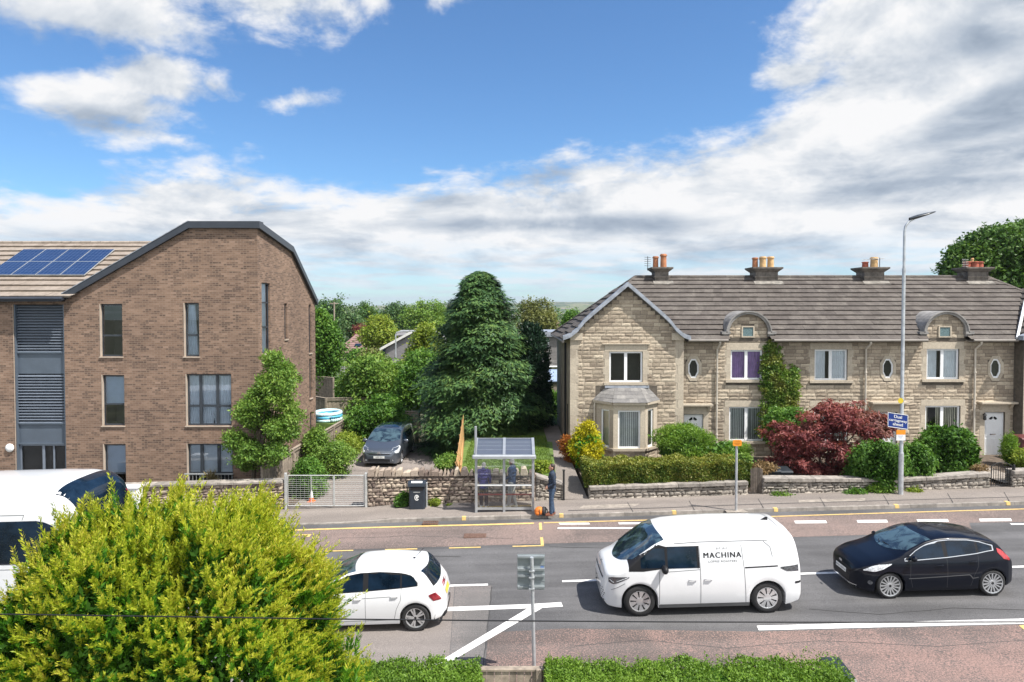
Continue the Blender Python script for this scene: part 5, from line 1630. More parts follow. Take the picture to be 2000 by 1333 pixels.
def build_van():
    c = GP(1251, 1206)
    hwid = .985
    xw0, wb, L = .86, 2.989, 4.72
    car = thing('delivery_van', 'white panel van with black MACHINA lettering and black door mirror', 'van', on_road(c.x - xw0, c.y + hwid - .03), TILT)
    S = Shape(L, [(0, .60), (.02, .84), (.06, .98), (.14, 1.06), (.30, 1.12), (.46, 1.18), (.8, 1.43), (1.2, 1.70), (1.42, 1.80), (1.7, 1.875), (2.2, 1.925), (2.9, 1.945), (3.8, 1.93), (4.25, 1.905), (4.48, 1.865), (4.55, 1.79), (4.61, 1.50), (4.68, 1.05), (4.72, .7)],
              [(0, .34), (.12, .22), (.4, .2), (4.3, .2), (4.6, .28), (4.72, .4)],
              [(0, .50), (.03, .62), (.08, .72), (.16, .81), (.30, .89), (.55, .95), (1.0, .985), (4.0, .985), (4.4, .965), (4.6, .92), (4.68, .85), (4.72, .70)],
              [(0, .93), (.25, .955), (.5, .995), (.75, 1.0), (1.0, .985), (1.12, .97), (1.25, .945), (1.55, .885), (1.8, .83), (1.95, .80)],
              [(0, .10), (.3, .16), (.6, .20), (.9, .15), (1.2, .11), (1.5, .12), (2.2, .15), (4.2, .15), (4.55, .10), (4.72, .12)],
              [(xw0, .365, .425), (xw0 + wb, .365, .425)])
    b = S.body().obj('body', 'paint_white', car, smooth=40, local=True)
    sk = S.side(seg(1.30, 3.42, 20), lambda x: .20, lambda x: .285, .004, 3, (-1, 1)); sk.obj('sill_trim', 'sill_grey', car, smooth=60, local=True)
    # windscreen and cab glass
    ws = S.top(.37, 1.42, lambda x: S.hw(x, S.zt(x) - .07) * .985, .006, .36, .06)
    ws.obj('windscreen', 'windscreen', car, smooth=180, local=True)
    belt = 1.13
    up = lambda x: min(S.zt(x) - .085, 1.63 - .02 * (x - 2))
    pa = S.side(seg(.62, 2.275, 40), lambda x: belt - .055 * max(0, min(1, (1.45 - x) / .5)), lambda x: max(belt + .01, min(S.zt(x) - .012, 1.615 + .30 * max(0, 1.5 - x))), .004, 14, (-1, 1)); pa.obj('pillar_trim', 'plastic_black', car, smooth=180, local=True)
    q = S.side(seg(.90, 1.47, 16), lambda x: belt + .02, lambda x: max(belt + .03, min(S.zt(x) - .13, 1.58)), .007, 6, (-1, 1)); q.obj('quarter_glass', 'car_glass', car, smooth=180, local=True)
    g = S.side(seg(1.50, 2.24, 16), lambda x: belt, lambda x: min(S.zt(x) - .12, 1.60), .006, 6, (-1, 1)); g.obj('door_glass', 'car_glass', car, smooth=180, local=True)
    pl = S.side(seg(1.47, 1.53, 3), lambda x: belt, lambda x: 1.60, .009, 6, (-1, 1)); S.side(seg(2.22, 2.27, 3), lambda x: belt, lambda x: 1.60, .009, 6, (-1, 1), pl); pl.obj('pillar_trim', 'plastic_black', car, smooth=60, local=True)
    # panel gaps
    for sd in (-1, 1):
        ln = MB()
        for pts in ([(1.33, 1.05), (1.31, .30)], [(2.29, 1.62), (2.28, .26)], [(3.27, 1.62), (3.31, 1.1), (3.34, .26)], [(1.40, 1.05), (2.29, 1.09)], [(.20, .62), (.36, .70), (.52, .80)]):
            line_strip(S, pts, .011, .0035, ln, sd)
        line_strip(S, [(1.7, 1.675), (2.3, 1.70), (3.9, 1.70)], .016, .0035, ln, sd)
        line_strip(S, [(3.80, 1.68), (3.95, 1.55), (3.99, 1.33)], .014, .0035, ln, sd)
        ln.obj('panel_gap', 'seam_soft', car, local=True)
    for sd in (-1, 1): line_strip(S, [(3.33, 1.105), (4.10, 1.125)], .03, .004, None, sd).obj('sliding_rail', 'plastic_black', car, local=True)
    # lights
    for sd in (-1, 1):
        h = S.side(seg(.15, .62, 14), ip((.15, .80), (.24, .76), (.36, .80), (.62, .93)), ip((.15, .90), (.24, .93), (.62, .955)), .006, 5, (sd,))
        h.obj('headlight', 'headlamp_dark', car, smooth=180, local=True)
        r = S.side(seg(4.16, 4.60, 10), ip((4.16, 1.07), (4.3, 1.0), (4.60, .98)), ip((4.16, 1.10), (4.60, 1.13)), .006, 5, (sd,))
        r.obj('tail_light', 'headlamp_dark', car, smooth=180, local=True)
        t = MB()
        ey = S.hw(.3, .93)
        line_strip(S, [(.17, .87), (.25, .81), (.35, .84), (.60, .945)], .016, .009, t, sd)
        t.obj('light_strip', 'headlamp', car, local=True)
    vs_ = MB()
    vs_.grid([[(S.xend(y, z) - .006, y, z) for z in (.82, .86)] for y in np.linspace(-.60, .60, 18)])
    vs_.obj('front_strip', 'seam', car, local=True)
    em = MB(); ring = []
    for rr_ in (.095, .075):
        ring.append([(S.xend(rr_ * math.cos(t), .95 + rr_ * math.sin(t)) - .012, rr_ * math.cos(t), .95 + rr_ * math.sin(t)) for t in np.linspace(0, 2 * math.pi, 25)])
    em.grid(ring)
    for pts in ([(-.055, .045), (-.02, -.045), (0, 0), (.02, -.045), (.055, .045)],):
        for (a, b_), (c_, d) in zip(pts, pts[1:]):
            x0 = S.xend(a, .95 + b_) - .013; x1 = S.xend(c_, .95 + d) - .013
            em.quad((x0, a - .009, .95 + b_), (x0, a + .009, .95 + b_), (x1, c_ + .009, .95 + d), (x1, c_ - .009, .95 + d))
    em.obj('emblem', 'chrome', car, local=True)
    # lower grille: rows of small slots
    gr = MB()
    for i in range(6):
        z = .32 + i * .055
        for j in range(19):
            y = -.72 + j * .08 + (.04 if i % 2 else 0)
            if abs(y) > .70 - .05 * abs(i - 2.5) * .3: continue
            p = [(y - .024, z), (y, z - .018), (y + .024, z), (y, z + .018)]
            gr.quad(*[(S.xend(a, b_) - .006, a, b_) for a, b_ in p])
    gr.obj('grille', 'seam', car, local=True)
    for sd in (-1, 1):
        h = MB()
        for x, z in ((2.10, .865), (2.47, .875)):
            y = S.hw(x, z)
            h.tube([(x - .09, sd * (y + .012), z), (x - .06, sd * (y + .035), z + .004), (x + .06, sd * (y + .035), z + .004), (x + .09, sd * (y + .012), z)], .016, 6)
        h.obj('door_handle', 'paint_white', car, smooth=60, local=True)
    mirror(car, S, 1.43, 1.10, 'plastic_black', -1, 1.15); mirror(car, S, 1.43, 1.10, 'plastic_black', 1, 1.15)
    f = MB().prism([(4.05, -.018, S.ztop(4.05, 0)), (4.22, -.018, S.ztop(4.22, 0) - .005), (4.22, -.012, S.ztop(4.2, 0) + .075), (4.17, -.012, S.ztop(4.2, 0) + .07)], (0, .03, 0)); f.obj('roof_aerial', 'plastic_black', car, local=True)
    sp = S.top(4.30, 4.50, lambda x: .70, .012, -.03, -.06); sp.obj('spoiler', 'paint_white', car, smooth=180, local=True)
    bp = S.end(-.86, .86, lambda y: .28, lambda y: .40, .006, True); bp.obj('rear_bumper_trim', 'plastic_black', car, smooth=180, local=True)
    mt = S.side(seg(4.50, 4.70, 5), lambda x: .70, lambda x: .75, .008, 3, (-1, 1)); mt.obj('reflector', 'plastic_black', car, smooth=180, local=True)
    four(car, S, .365, .248, hwid - .045, 'cap', .22)
    # lettering on the flank
    for txt, sz, zc, sp_, bd in (('EST 2012', .062, 1.545, 1.15, .0), ('MACHINA', .172, 1.395, 1.2, .006), ('COFFEE ROASTERS', .070, 1.26, 1.18, .0)):
        lettering(txt, sz, 'ink', car, lambda a, b_, zc=zc: (2.815 + a, -(S.hw(2.815 + a, zc + b_) + .006), zc + b_), space=sp_, bold=bd)
build_van()


def build_black_car():
    c = GP(1740, 1171)
    hwid, xw0, wb, L = .86, .80, 2.489, 3.95
    car = thing('hatchback_car', 'glossy black five door hatchback with many-spoked silver wheels', 'car', on_road(c.x - xw0, c.y + hwid - .03), TILT)
    S = Shape(L, [(0, .50), (.02, .62), (.07, .72), (.2, .82), (.5, .93), (.85, 1.01), (.98, 1.04), (1.4, 1.24), (1.72, 1.375), (2.0, 1.44), (2.35, 1.465), (2.8, 1.445), (3.2, 1.385), (3.42, 1.33), (3.52, 1.27), (3.72, 1.02), (3.84, .93), (3.92, .78), (3.95, .55)],
              [(0, .30), (.1, .20), (.4, .17), (3.5, .19), (3.85, .28), (3.95, .38)],
              [(0, .38), (.03, .52), (.09, .62), (.2, .71), (.38, .79), (.6, .83), (1.0, .85), (2.9, .86), (3.4, .84), (3.7, .78), (3.87, .68), (3.95, .50)],
              [(0, .93), (.2, .95), (.42, .985), (.62, 1.0), (.80, .985), (.90, .965), (1.0, .925), (1.2, .84), (1.35, .765), (1.5, .70)],
              [(0, .08), (.3, .12), (.8, .14), (1.1, .09), (1.5, .10), (2.2, .13), (3.2, .13), (3.5, .09), (3.8, .14), (3.95, .12)],
              [(xw0, .315, .355), (xw0 + wb, .315, .355)])
    S.body().obj('body', 'paint_black', car, smooth=40, local=True)
    S.top(.98, 1.80, lambda x: S.hw(x, S.zt(x) - .09) * .93, .005, .30, .10).obj('windscreen', 'windscreen', car, smooth=180, local=True)
    hi = ip((1.22, .955), (1.4, 1.10), (1.7, 1.25), (2.0, 1.325), (2.3, 1.35), (2.8, 1.335), (3.1, 1.28), (3.3, 1.20))
    lo = ip((1.2, .93), (1.5, .945), (2.2, .985), (2.9, 1.05), (3.3, 1.11))
    def glass(a, b, off, mb=None, g=0.0): return S.side(seg(a, b, 16), lambda x: lo(x) - g, lambda x: max(lo(x) + .012, min(hi(x), S.zt(x) - .085)) + g, off, 6, (-1, 1), mb)
    glass(1.16, 3.36, .0025, None, .016).obj('window_trim', 'chrome', car, smooth=180, local=True)
    glass(1.17, 3.33, .004, None, -.0).obj('window_surround', 'plastic_black', car, smooth=180, local=True)
    for a, b in ((1.20, 1.36), (1.40, 2.12), (2.22, 2.92), (2.98, 3.28)):
        glass(a, b, .0055, None, -.008).obj('side_window', 'car_glass', car, smooth=180, local=True)
    for sd in (-1, 1):
        ln = MB()
        for pts in ([(1.30, .90), (1.27, .55), (1.34, .27)], [(2.18, .97), (2.17, .25)], [(2.95, 1.04), (2.92, .75), (2.82, .55), (2.74, .27)]): line_strip(S, pts, .008, .003, ln, sd)
        ln.obj('panel_gap', 'seam', car, local=True)
    pm('rub_strip', (0.09, 0.092, 0.098), 0.35)
    for sd in (-1, 1): line_strip(S, [(1.24, .50), (1.5, .505), (2.7, .56), (2.74, .53), (2.78, .47), (2.92, .49)], .02, .004, None, sd).obj('rubbing_strip', 'rub_strip', car, local=True)
    for sd in (-1, 1):
        S.side(seg(.20, .84, 16), ip((.20, .68), (.45, .675), (.62, .73), (.84, .85)), ip((.20, .70), (.38, .80), (.55, .845), (.84, .865)), .006, 6, (sd,)).obj('headlight', 'headlamp', car, smooth=180, local=True)
        S.side(seg(3.44, 3.76, 10), ip((3.44, 1.06), (3.58, .90), (3.76, .84)), ip((3.44, 1.15), (3.56, 1.10), (3.66, 1.0), (3.76, .90)), .012, 6, (sd,)).obj('tail_light', 'tail_lamp', car, smooth=180, local=True)
        f = MB(); cx, cz = .34, .40
        f.quad(*[(cx + .055 * math.cos(t), sd * (S.hw(cx + .055 * math.cos(t), cz) + .008), cz + .05 * math.sin(t)) for t in np.linspace(0, 2 * math.pi, 14)[:-1]])
        f.obj('fog_lamp', 'headlamp_dark', car, local=True)
        h = MB()
        for x, z in ((1.98, .80), (2.80, .865)):
            y = S.hw(x, z); h.tube([(x - .085, sd * (y + .01), z), (x - .06, sd * (y + .03), z), (x + .06, sd * (y + .03), z + .01), (x + .085, sd * (y + .01), z + .01)], .014, 6)
        h.obj('door_handle', 'paint_black', car, smooth=60, local=True)
        mirror(car, S, 1.33, .95, 'paint_black', sd, .85)
    S.end(-.42, .42, lambda y: .33, lambda y: .47, .006).obj('lower_grille', 'plastic_black', car, smooth=180, local=True)
    S.end(-.40, .40, lambda y: .60, lambda y: .645, .006).obj('upper_grille', 'plastic_black', car, smooth=180, local=True)
    S.end(-.60, .60, lambda y: .265, lambda y: .285, .010, ny=18).obj('bumper_trim', 'chrome', car, smooth=180, local=True)
    p = S.end(-.26, .26, lambda y: .47, lambda y: .575, .012, nz=2); po = p.obj('number_plate', 'plate_white', car, smooth=180, local=True)
    em = MB(); em.quad(*[(S.xend(.0, .70) - .012 + .0, .075 * math.cos(t), .70 + .035 * math.sin(t)) for t in np.linspace(0, 2 * math.pi, 16)[:-1]]); em.obj('emblem', 'chrome', car, local=True)
    wp = MB()
    for y0, y1 in ((-.45, .05), (.1, .5)): wp.tube([(1.03 + .25 * (y0 / .7) ** 2, y0, S.ztop(1.03, y0) + .03), (1.08 + .25 * (y1 / .7) ** 2, y1, S.ztop(1.08, y1) + .03)], .009, 5)
    wp.obj('wiper', 'plastic_black', car, local=True)
    MB().tube([(1.95, 0, S.zt(1.95)), (2.25, 0, S.zt(1.95) + .16)], .006, 5).obj('roof_aerial', 'plastic_black', car, local=True)
    four(car, S, .318, .25, hwid - .04, 'fan')
    bars(po, S, -.012 - .003, .495, .55, 7)
build_black_car()

def build_white_car():
    c = GP(812, 1235)
    hwid, xw0, wb, L = .875, .83, 2.55, 4.06
    car = thing('hatchback_car', 'white five door hatchback waiting beside the golden conifer', 'car', on_road(c.x - xw0 - wb, c.y + hwid - .03), TILT)
    S = Shape(L, [(0, .50), (.02, .66), (.07, .76), (.2, .85), (.6, .94), (.95, 1.0), (1.06, 1.03), (1.5, 1.22), (1.85, 1.375), (2.1, 1.425), (2.5, 1.445), (2.95, 1.43), (3.35, 1.385), (3.52, 1.35), (3.60, 1.29), (3.82, 1.0), (3.93, .88), (4.03, .74), (4.06, .52)],
              [(0, .30), (.1, .20), (.4, .18), (3.6, .20), (3.95, .27), (4.06, .38)],
              [(0, .45), (.03, .58), (.09, .68), (.2, .76), (.38, .83), (.6, .86), (1.0, .87), (3.0, .875), (3.5, .86), (3.8, .81), (3.97, .72), (4.06, .55)],
              [(0, .94), (.2, .955), (.45, .99), (.65, 1.0), (.82, .985), (.90, .965), (1.0, .925), (1.2, .845), (1.35, .775), (1.5, .71)],
              [(0, .08), (.3, .12), (.8, .12), (1.1, .09), (1.5, .10), (2.2, .12), (3.3, .12), (3.6, .08), (3.9, .12), (4.06, .12)],
              [(xw0, .315, .36), (xw0 + wb, .315, .36)])
    S.body().obj('body', 'paint_white', car, smooth=40, local=True)
    S.top(1.06, 1.92, lambda x: S.hw(x, S.zt(x) - .09) * .93, .005, .28, .10).obj('windscreen', 'windscreen', car, smooth=180, local=True)
    S.top(3.60, 3.88, lambda x: S.hw(x, S.zt(x) - .09) * .90, .006, -.10, -.08).obj('rear_window', 'car_glass', car, smooth=180, local=True)
    S.top(3.38, 3.56, lambda x: .60, .012, -.04, -.07).obj('spoiler', 'paint_white', car, smooth=180, local=True)
    hi = ip((1.28, .97), (1.5, 1.14), (1.8, 1.27), (2.1, 1.325), (2.6, 1.34), (3.1, 1.305), (3.35, 1.23), (3.46, 1.08))
    lo = ip((1.28, .93), (1.6, .935), (2.3, .965), (3.1, 1.01), (3.46, 1.04))
    def glass(a, b, off, g=0.0): return S.side(seg(a, b, 16), lambda x: lo(x) - g, lambda x: max(lo(x) + .012, min(hi(x), S.zt(x) - .085)) + g, off, 6, (-1, 1))
    glass(1.26, 3.45, .004, .008).obj('window_surround', 'plastic_black', car, smooth=180, local=True)
    for a, b in ((1.30, 2.20), (2.32, 3.05), (3.09, 3.42)):
        glass(a, b, .0055, -.008).obj('side_window', 'car_glass', car, smooth=180, local=True)
    for sd in (-1, 1):
        ln = MB()
        for pts in ([(1.38, .92), (1.36, .5), (1.42, .26)], [(2.26, .95), (2.25, .25)], [(3.08, 1.0), (3.06, .75), (2.96, .55), (2.9, .3)], [(1.4, .78), (3.0, .84)]): line_strip(S, pts, .009, .003, ln, sd)
        line_strip(S, [(1.28, .28), (2.9, .30)], .012, .003, ln, sd)
        ln.obj('panel_gap', 'seam_soft', car, local=True)
    for sd in (-1, 1):
        S.side(seg(.22, .70, 10), ip((.22, .70), (.7, .80)), ip((.22, .78), (.7, .88)), .006, 5, (sd,)).obj('headlight', 'headlamp', car, smooth=180, local=True)
        S.side(seg(3.70, 3.99, 12), ip((3.70, .80), (3.80, .69), (3.99, .69)), ip((3.70, .83), (3.82, .87), (3.99, .87)), .008, 6, (sd,)).obj('tail_light', 'tail_lamp_dark', car, smooth=180, local=True)
        h = MB()
        for x, z in ((2.08, .80), (2.92, .835)):
            y = S.hw(x, z); h.tube([(x - .085, sd * (y + .01), z), (x - .06, sd * (y + .03), z), (x + .06, sd * (y + .03), z + .01), (x + .085, sd * (y + .01), z + .01)], .014, 6)
        h.obj('door_handle', 'paint_white', car, smooth=60, local=True)
        mirror(car, S, 1.42, .93, 'paint_white', sd, .9)
    S.end(-.78, .78, lambda y: .25, lambda y: .36, .006, True).obj('rear_bumper_trim', 'plastic_black', car, smooth=180, local=True)
    p = S.end(-.26, .26, lambda y: .62, lambda y: .73, .012, True, nz=2); p.obj('number_plate', 'plate_yellow', car, smooth=180, local=True)
    a = MB().tube([(3.28, 0, S.zt(3.28)), (3.50, 0, S.zt(3.28) + .24)], .006, 5); a.lathe([(.035, 0), (.02, .03)], (3.27, 0, S.zt(3.27) - .004), n=10); a.obj('roof_aerial', 'plastic_black', car, local=True)
    four(car, S, .315, .225, hwid - .04, 'twin')
build_white_car()

def build_grey_car():
    x = PX(748, 32.4, 900)
    z = -0.17
    hwid, xw0, wb, L = .915, .90, 2.73, 4.47
    car = thing('people_carrier_car', 'slate blue people carrier parked nose out on the driveway', 'car', (x - .05, 31.7, z - .02), (0, 0, R(87)))
    S = Shape(L, [(0, .50), (.02, .70), (.08, .80), (.25, .90), (.6, 1.02), (.8, 1.09), (1.1, 1.25), (1.6, 1.5), (1.95, 1.60), (2.4, 1.65), (3.2, 1.63), (3.9, 1.54), (4.15, 1.45), (4.38, .98), (4.45, .8), (4.47, .55)],
              [(0, .30), (.1, .20), (.4, .19), (3.9, .2), (4.35, .28), (4.47, .4)],
              [(0, .55), (.03, .66), (.09, .75), (.2, .82), (.4, .88), (.7, .905), (1.2, .915), (3.6, .915), (4.1, .88), (4.35, .80), (4.47, .62)],
              [(0, .93), (.2, .955), (.45, .99), (.65, 1.0), (.85, .985), (1.0, .955), (1.2, .89), (1.4, .82), (1.65, .73)],
              [(0, .08), (.3, .12), (.8, .12), (1.1, .09), (1.6, .11), (2.2, .13), (3.6, .13), (4.1, .1), (4.47, .12)],
              [(xw0, .32, .37), (xw0 + wb, .32, .37)])
    S.body().obj('body', 'paint_slate', car, smooth=40, local=True)
    S.top(.80, 1.78, lambda x: S.hw(x, S.zt(x) - .09) * .92, .006, .22, .08).obj('windscreen', 'windscreen', car, smooth=180, local=True)
    S.top(1.9, 3.6, lambda x: .52, .004, .05, 0).obj('glass_roof', 'car_glass', car, smooth=180, local=True)
    hi = ip((1.05, 1.0), (1.4, 1.22), (1.8, 1.40), (2.2, 1.47), (3.2, 1.46), (3.8, 1.38), (4.0, 1.25))
    lo = ip((1.05, .95), (2.0, 1.0), (3.2, 1.05), (4.0, 1.12))
    for a, b in ((1.08, 1.42), (1.47, 2.25), (2.33, 3.1), (3.16, 3.95)):
        S.side(seg(a, b, 12), lo, lambda x: max(lo(x) + .012, min(hi(x), S.zt(x) - .085)), .006, 6, (-1, 1)).obj('side_window', 'car_glass', car, smooth=180, local=True)
    for sd in (-1, 1):
        S.side(seg(.10, .62, 12), ip((.10, .70), (.30, .68), (.62, .86)), ip((.10, .80), (.3, .90), (.62, .97)), .007, 5, (sd,)).obj('headlight', 'headlamp', car, smooth=180, local=True)
        S.side(seg(4.08, 4.32, 8), lambda x: .98, lambda x: 1.3, .007, 5, (sd,)).obj('tail_light', 'tail_lamp', car, smooth=180, local=True)
        f = MB(); f.quad(*[(S.xend(sd * (.62 + .05 * math.cos(t)), .38) - .008, sd * .62 + .05 * math.cos(t), .38 + .035 * math.sin(t)) for t in np.linspace(0, 2 * math.pi, 12)[:-1]]); f.obj('fog_lamp', 'headlamp', car, local=True)
        mirror(car, S, 1.28, 1.0, 'paint_slate', sd, 1.1)
    S.end(-.62, .62, lambda y: .31, lambda y: .44, .006).obj('lower_grille', 'plastic_black', car, smooth=180, local=True)
    S.end(-.50, .50, lambda y: .63, lambda y: .67, .006).obj('upper_grille', 'plastic_black', car, smooth=180, local=True)
    S.end(-.60, .60, lambda y: .70, lambda y: .715 + .0 * y, .008, ny=14).obj('grille_bar', 'chrome', car, smooth=180, local=True)
    e = MB()
    for dz in (0, .045):
        for s in (-1, 1): e.quad((S.xend(0, .70 + dz) - .014, 0, .715 + dz), (S.xend(0, .70 + dz) - .014, 0, .74 + dz), (S.xend(0, .70 + dz) - .012, s * .085, .685 + dz), (S.xend(0, .70 + dz) - .012, s * .085, .66 + dz))
    e.obj('emblem', 'chrome', car, local=True)
    po = S.end(-.26, .26, lambda y: .47, lambda y: .58, .012, nz=2).obj('number_plate', 'plate_white', car, smooth=180, local=True)
    lettering('LJ58 YJH', .088, 'ink', po, lambda a, b: (S.xend(-a, .525 + b) - .0145, -a, .525 + b))
    four(car, S, .32, .22, hwid - .04, 'star')
build_grey_car()

def build_coach():
    yn, L = 15.9, 9.2
    xr = -10.02
    car = thing('coach', 'white coach with dark tinted windows half hidden behind the golden conifer', 'coach', on_road(xr - L, yn + 1.24), TILT)
    zt = 3.46
    S = Shape(L, [(0, 1.0), (.1, 2.2), (.5, 3.0), (1.2, zt), (7.6, zt), (8.3, zt - .03), (8.7, zt - .13), (8.95, zt - .38), (9.08, zt - .85), (9.16, 1.9), (9.2, 1.2)],
              [(0, .5), (.3, .35), (8.6, .35), (9.2, .6)],
              [(0, 1.0), (.2, 1.15), (.6, 1.24), (8.5, 1.24), (8.85, 1.19), (9.05, 1.10), (9.2, .92)],
              [(0, .97), (.8, 1.0), (1.6, 1.0), (2.2, .975), (2.8, .93), (3.3, .87)],
              [(0, .3), (1, .28), (7.8, .28), (8.6, .26), (9.2, .2)],
              [(1.6, .48, .55), (6.7, .48, .55)], n=2.7, sig=.07)
    S.body().obj('body', 'paint_white', car, smooth=60, local=True)
    g = S.side(seg(1.0, 8.66, 40), lambda x: 1.62, ip((1, 2.62), (8.1, 2.62), (8.4, 2.55), (8.56, 2.42), (8.66, 2.2)), .006, 7, (-1, 1)); g.obj('side_window', 'car_glass', car, smooth=180, local=True)
    w = S.top(8.52, 9.12, lambda x: S.hw(x, S.zt(x) - .22) * .985, .008, -.02, .0, nx=26, ny=21); w.obj('rear_window', 'car_glass', car, smooth=180, local=True)
    for sd in (-1, 1):
        ln = MB()
        line_strip(S, [(1, 2.76), (7.78, 2.76), (7.74, 2.64)], .012, .004, ln, sd); line_strip(S, [(1, 1.5), (8.9, 1.5)], .012, .004, ln, sd)
        ln.obj('panel_gap', 'seam_soft', car, local=True)
    for sd in (-1, 1):
        S.side(seg(9.02, 9.15, 5), lambda x: 1.1, lambda x: 1.55, .008, 5, (sd,)).obj('tail_light', 'tail_lamp', car, smooth=180, local=True)
        MB().tube([(9.14, sd * .98, 2.2), (9.05, sd * .99, 2.7), (8.85, sd * .90, 3.0)], .012, 5).obj('marker_strip', 'tail_lamp', car, smooth=180, local=True)
    for x in (1.6, 6.7):
        for sd in (-1, 1): wheel(car, x, sd, .48, .3, 1.2, 'star', .28)
build_coach()
# ------------------------------------------------------------------ walls, gates, street furniture
def pz(x): return G * x + KH + .012            # pavement level
def rubble_wall(name, label, x0, x1, h0, h1, y=YW, depth=.4, mat='rubble', cope=None, gl=pz, ch=(.06, .16), bl=(.09, .34), group=None, rise=None):
    """field-stone wall along the pavement; h0/h1 heights at the ends"""
    xm = (x0 + x1) / 2
    T = thing(name, label, 'wall', (xm, y + depth / 2, gl(xm)), group=group)
    Tm = lambda u, v, z: (u, v, gl(u) + z * (h0 + (h1 - h0) * (u - x0) / (x1 - x0)))
    hm = (h0 + h1) / 2
    c = cope[1] if cope else 0
    zt = 1 - c / hm
    TT = lambda u, v, z: Tm(u, v, z / hm)
    mb = MB(TT)
    blocks(mb, x0, x1, -.05, hm - c, y + .03, ch=ch, bl=bl, depth=.065, joint=.016, jit=.026, res=.09)
    mb.obj('stone_face', mat, T, rn=False)
    # end faces
    for xe, s in ((x0, -1), (x1, 1)):
        Te = lambda u, v, z, xe=xe, s=s: TT(xe + s * (.0 - v), y + .03 + u if s > 0 else y + .03 + (depth - u), z)
        eb = MB(Te); blocks(eb, 0.02, depth - .02, -.05, hm - c, .0, ch=ch, bl=bl, depth=.05, joint=.014, jit=.01)
        eb.obj('stone_end', mat, T, rn=False)
    core = MB(TT).box(x0 + .02, x1 - .02, y + .06, y + depth, -.1, hm - c - .01)
    core.obj('core', 'mortar', T)
    if cope:
        cm = MB(Tm)
        kind, chh, cmat = cope
        x = x0
        while x < x1 - .05:
            if kind == 'upright': w = rnd.uniform(.10, .34); hh = chh * rnd.uniform(.6, 1.2)
            else: w = rnd.uniform(.6, 1.3); hh = chh
            w = min(w, x1 - x)
            a, b = x + .008, x + w - .008
            z0, z1 = zt, zt + hh / hm
            if kind == 'upright':
                t = rnd.uniform(-.035, .035); q = rnd.uniform(.01, .06)
                vs = [(a, y - .03, z0), (b, y - .03, z0), (b, y + depth, z0), (a, y + depth, z0), (a + q + t, y - .02, z1 - .04), (b - q + t, y - .02, z1 - .03), (b - q + t, y + depth - .02, z1 - .02), (a + q + t, y + depth - .02, z1 - .04), ((a + b) / 2 + t, y + .07, z1), ((a + b) / 2 + t, y + depth - .08, z1)]
                cm.add(vs, [(0, 1, 5, 4), (1, 2, 6, 5), (2, 3, 7, 6), (3, 0, 4, 7), (4, 5, 8), (5, 6, 9, 8), (6, 7, 9), (7, 4, 8, 9)])
            else:
                cm.bbox(a - .006, b + .006, y - .05, y + depth + .05, z0, z1, .02)
            x += w
        cm.obj('coping', cmat, T, rn=(kind != 'upright'))
    return T
pm('coping_grey', (0.27, 0.245, 0.22), 0.95, var=0.3, vs=5, bmp=0.6, bs=30, isl=.25, dirt=(0.13, 0.125, 0.10))
xg0, xg1 = PX(557, YW, 950), PX(716, YW, 950)
def build_walls():
    rubble_wall('rubble_wall', 'brown rubble wall with upright cope stones behind the bus shelter and litter bin', xg1 + .02, PX(1046, YW, 950), 1.36, 1.20, cope=('upright', .26, 'rubble'))
    rubble_wall('rubble_wall', 'rubble wall between the brick apartments and the drive gate', -17.0, xg0 - .10, 1.0, 1.02, cope=('flat', .09, 'coping_grey'))
    rubble_wall('stepped_wall', 'short low stone wall with flat tops beside the waiting man', PX(1047, YW, 950), PX(1099, YW, 960), .95, .62, cope=('flat', .08, 'coping_grey'), mat='rubble_grey')
    kw = dict(cope=('flat', .12, 'coping_grey'), mat='rubble_grey')
    rubble_wall('garden_wall', 'low stone garden wall under the clipped hedge', PX(1151, YW, 960), PX(1461, YW, 955), .46, .50, **kw)
    rubble_wall('garden_wall', 'dark low stone wall below the red maple', PX(1491, YW, 950), PX(1742, YW, 950), .62, .45, **kw)
    rubble_wall('garden_wall', 'low stone garden wall below the round green bush', PX(1743, YW, 950), PX(1934, YW, 950), .42, .58, **kw)
    rubble_wall('garden_wall', 'stone wall end right of the black iron gate', PX(1979, YW, 940), PX(2200, YW, 940), .62, .62, **kw)
build_walls()

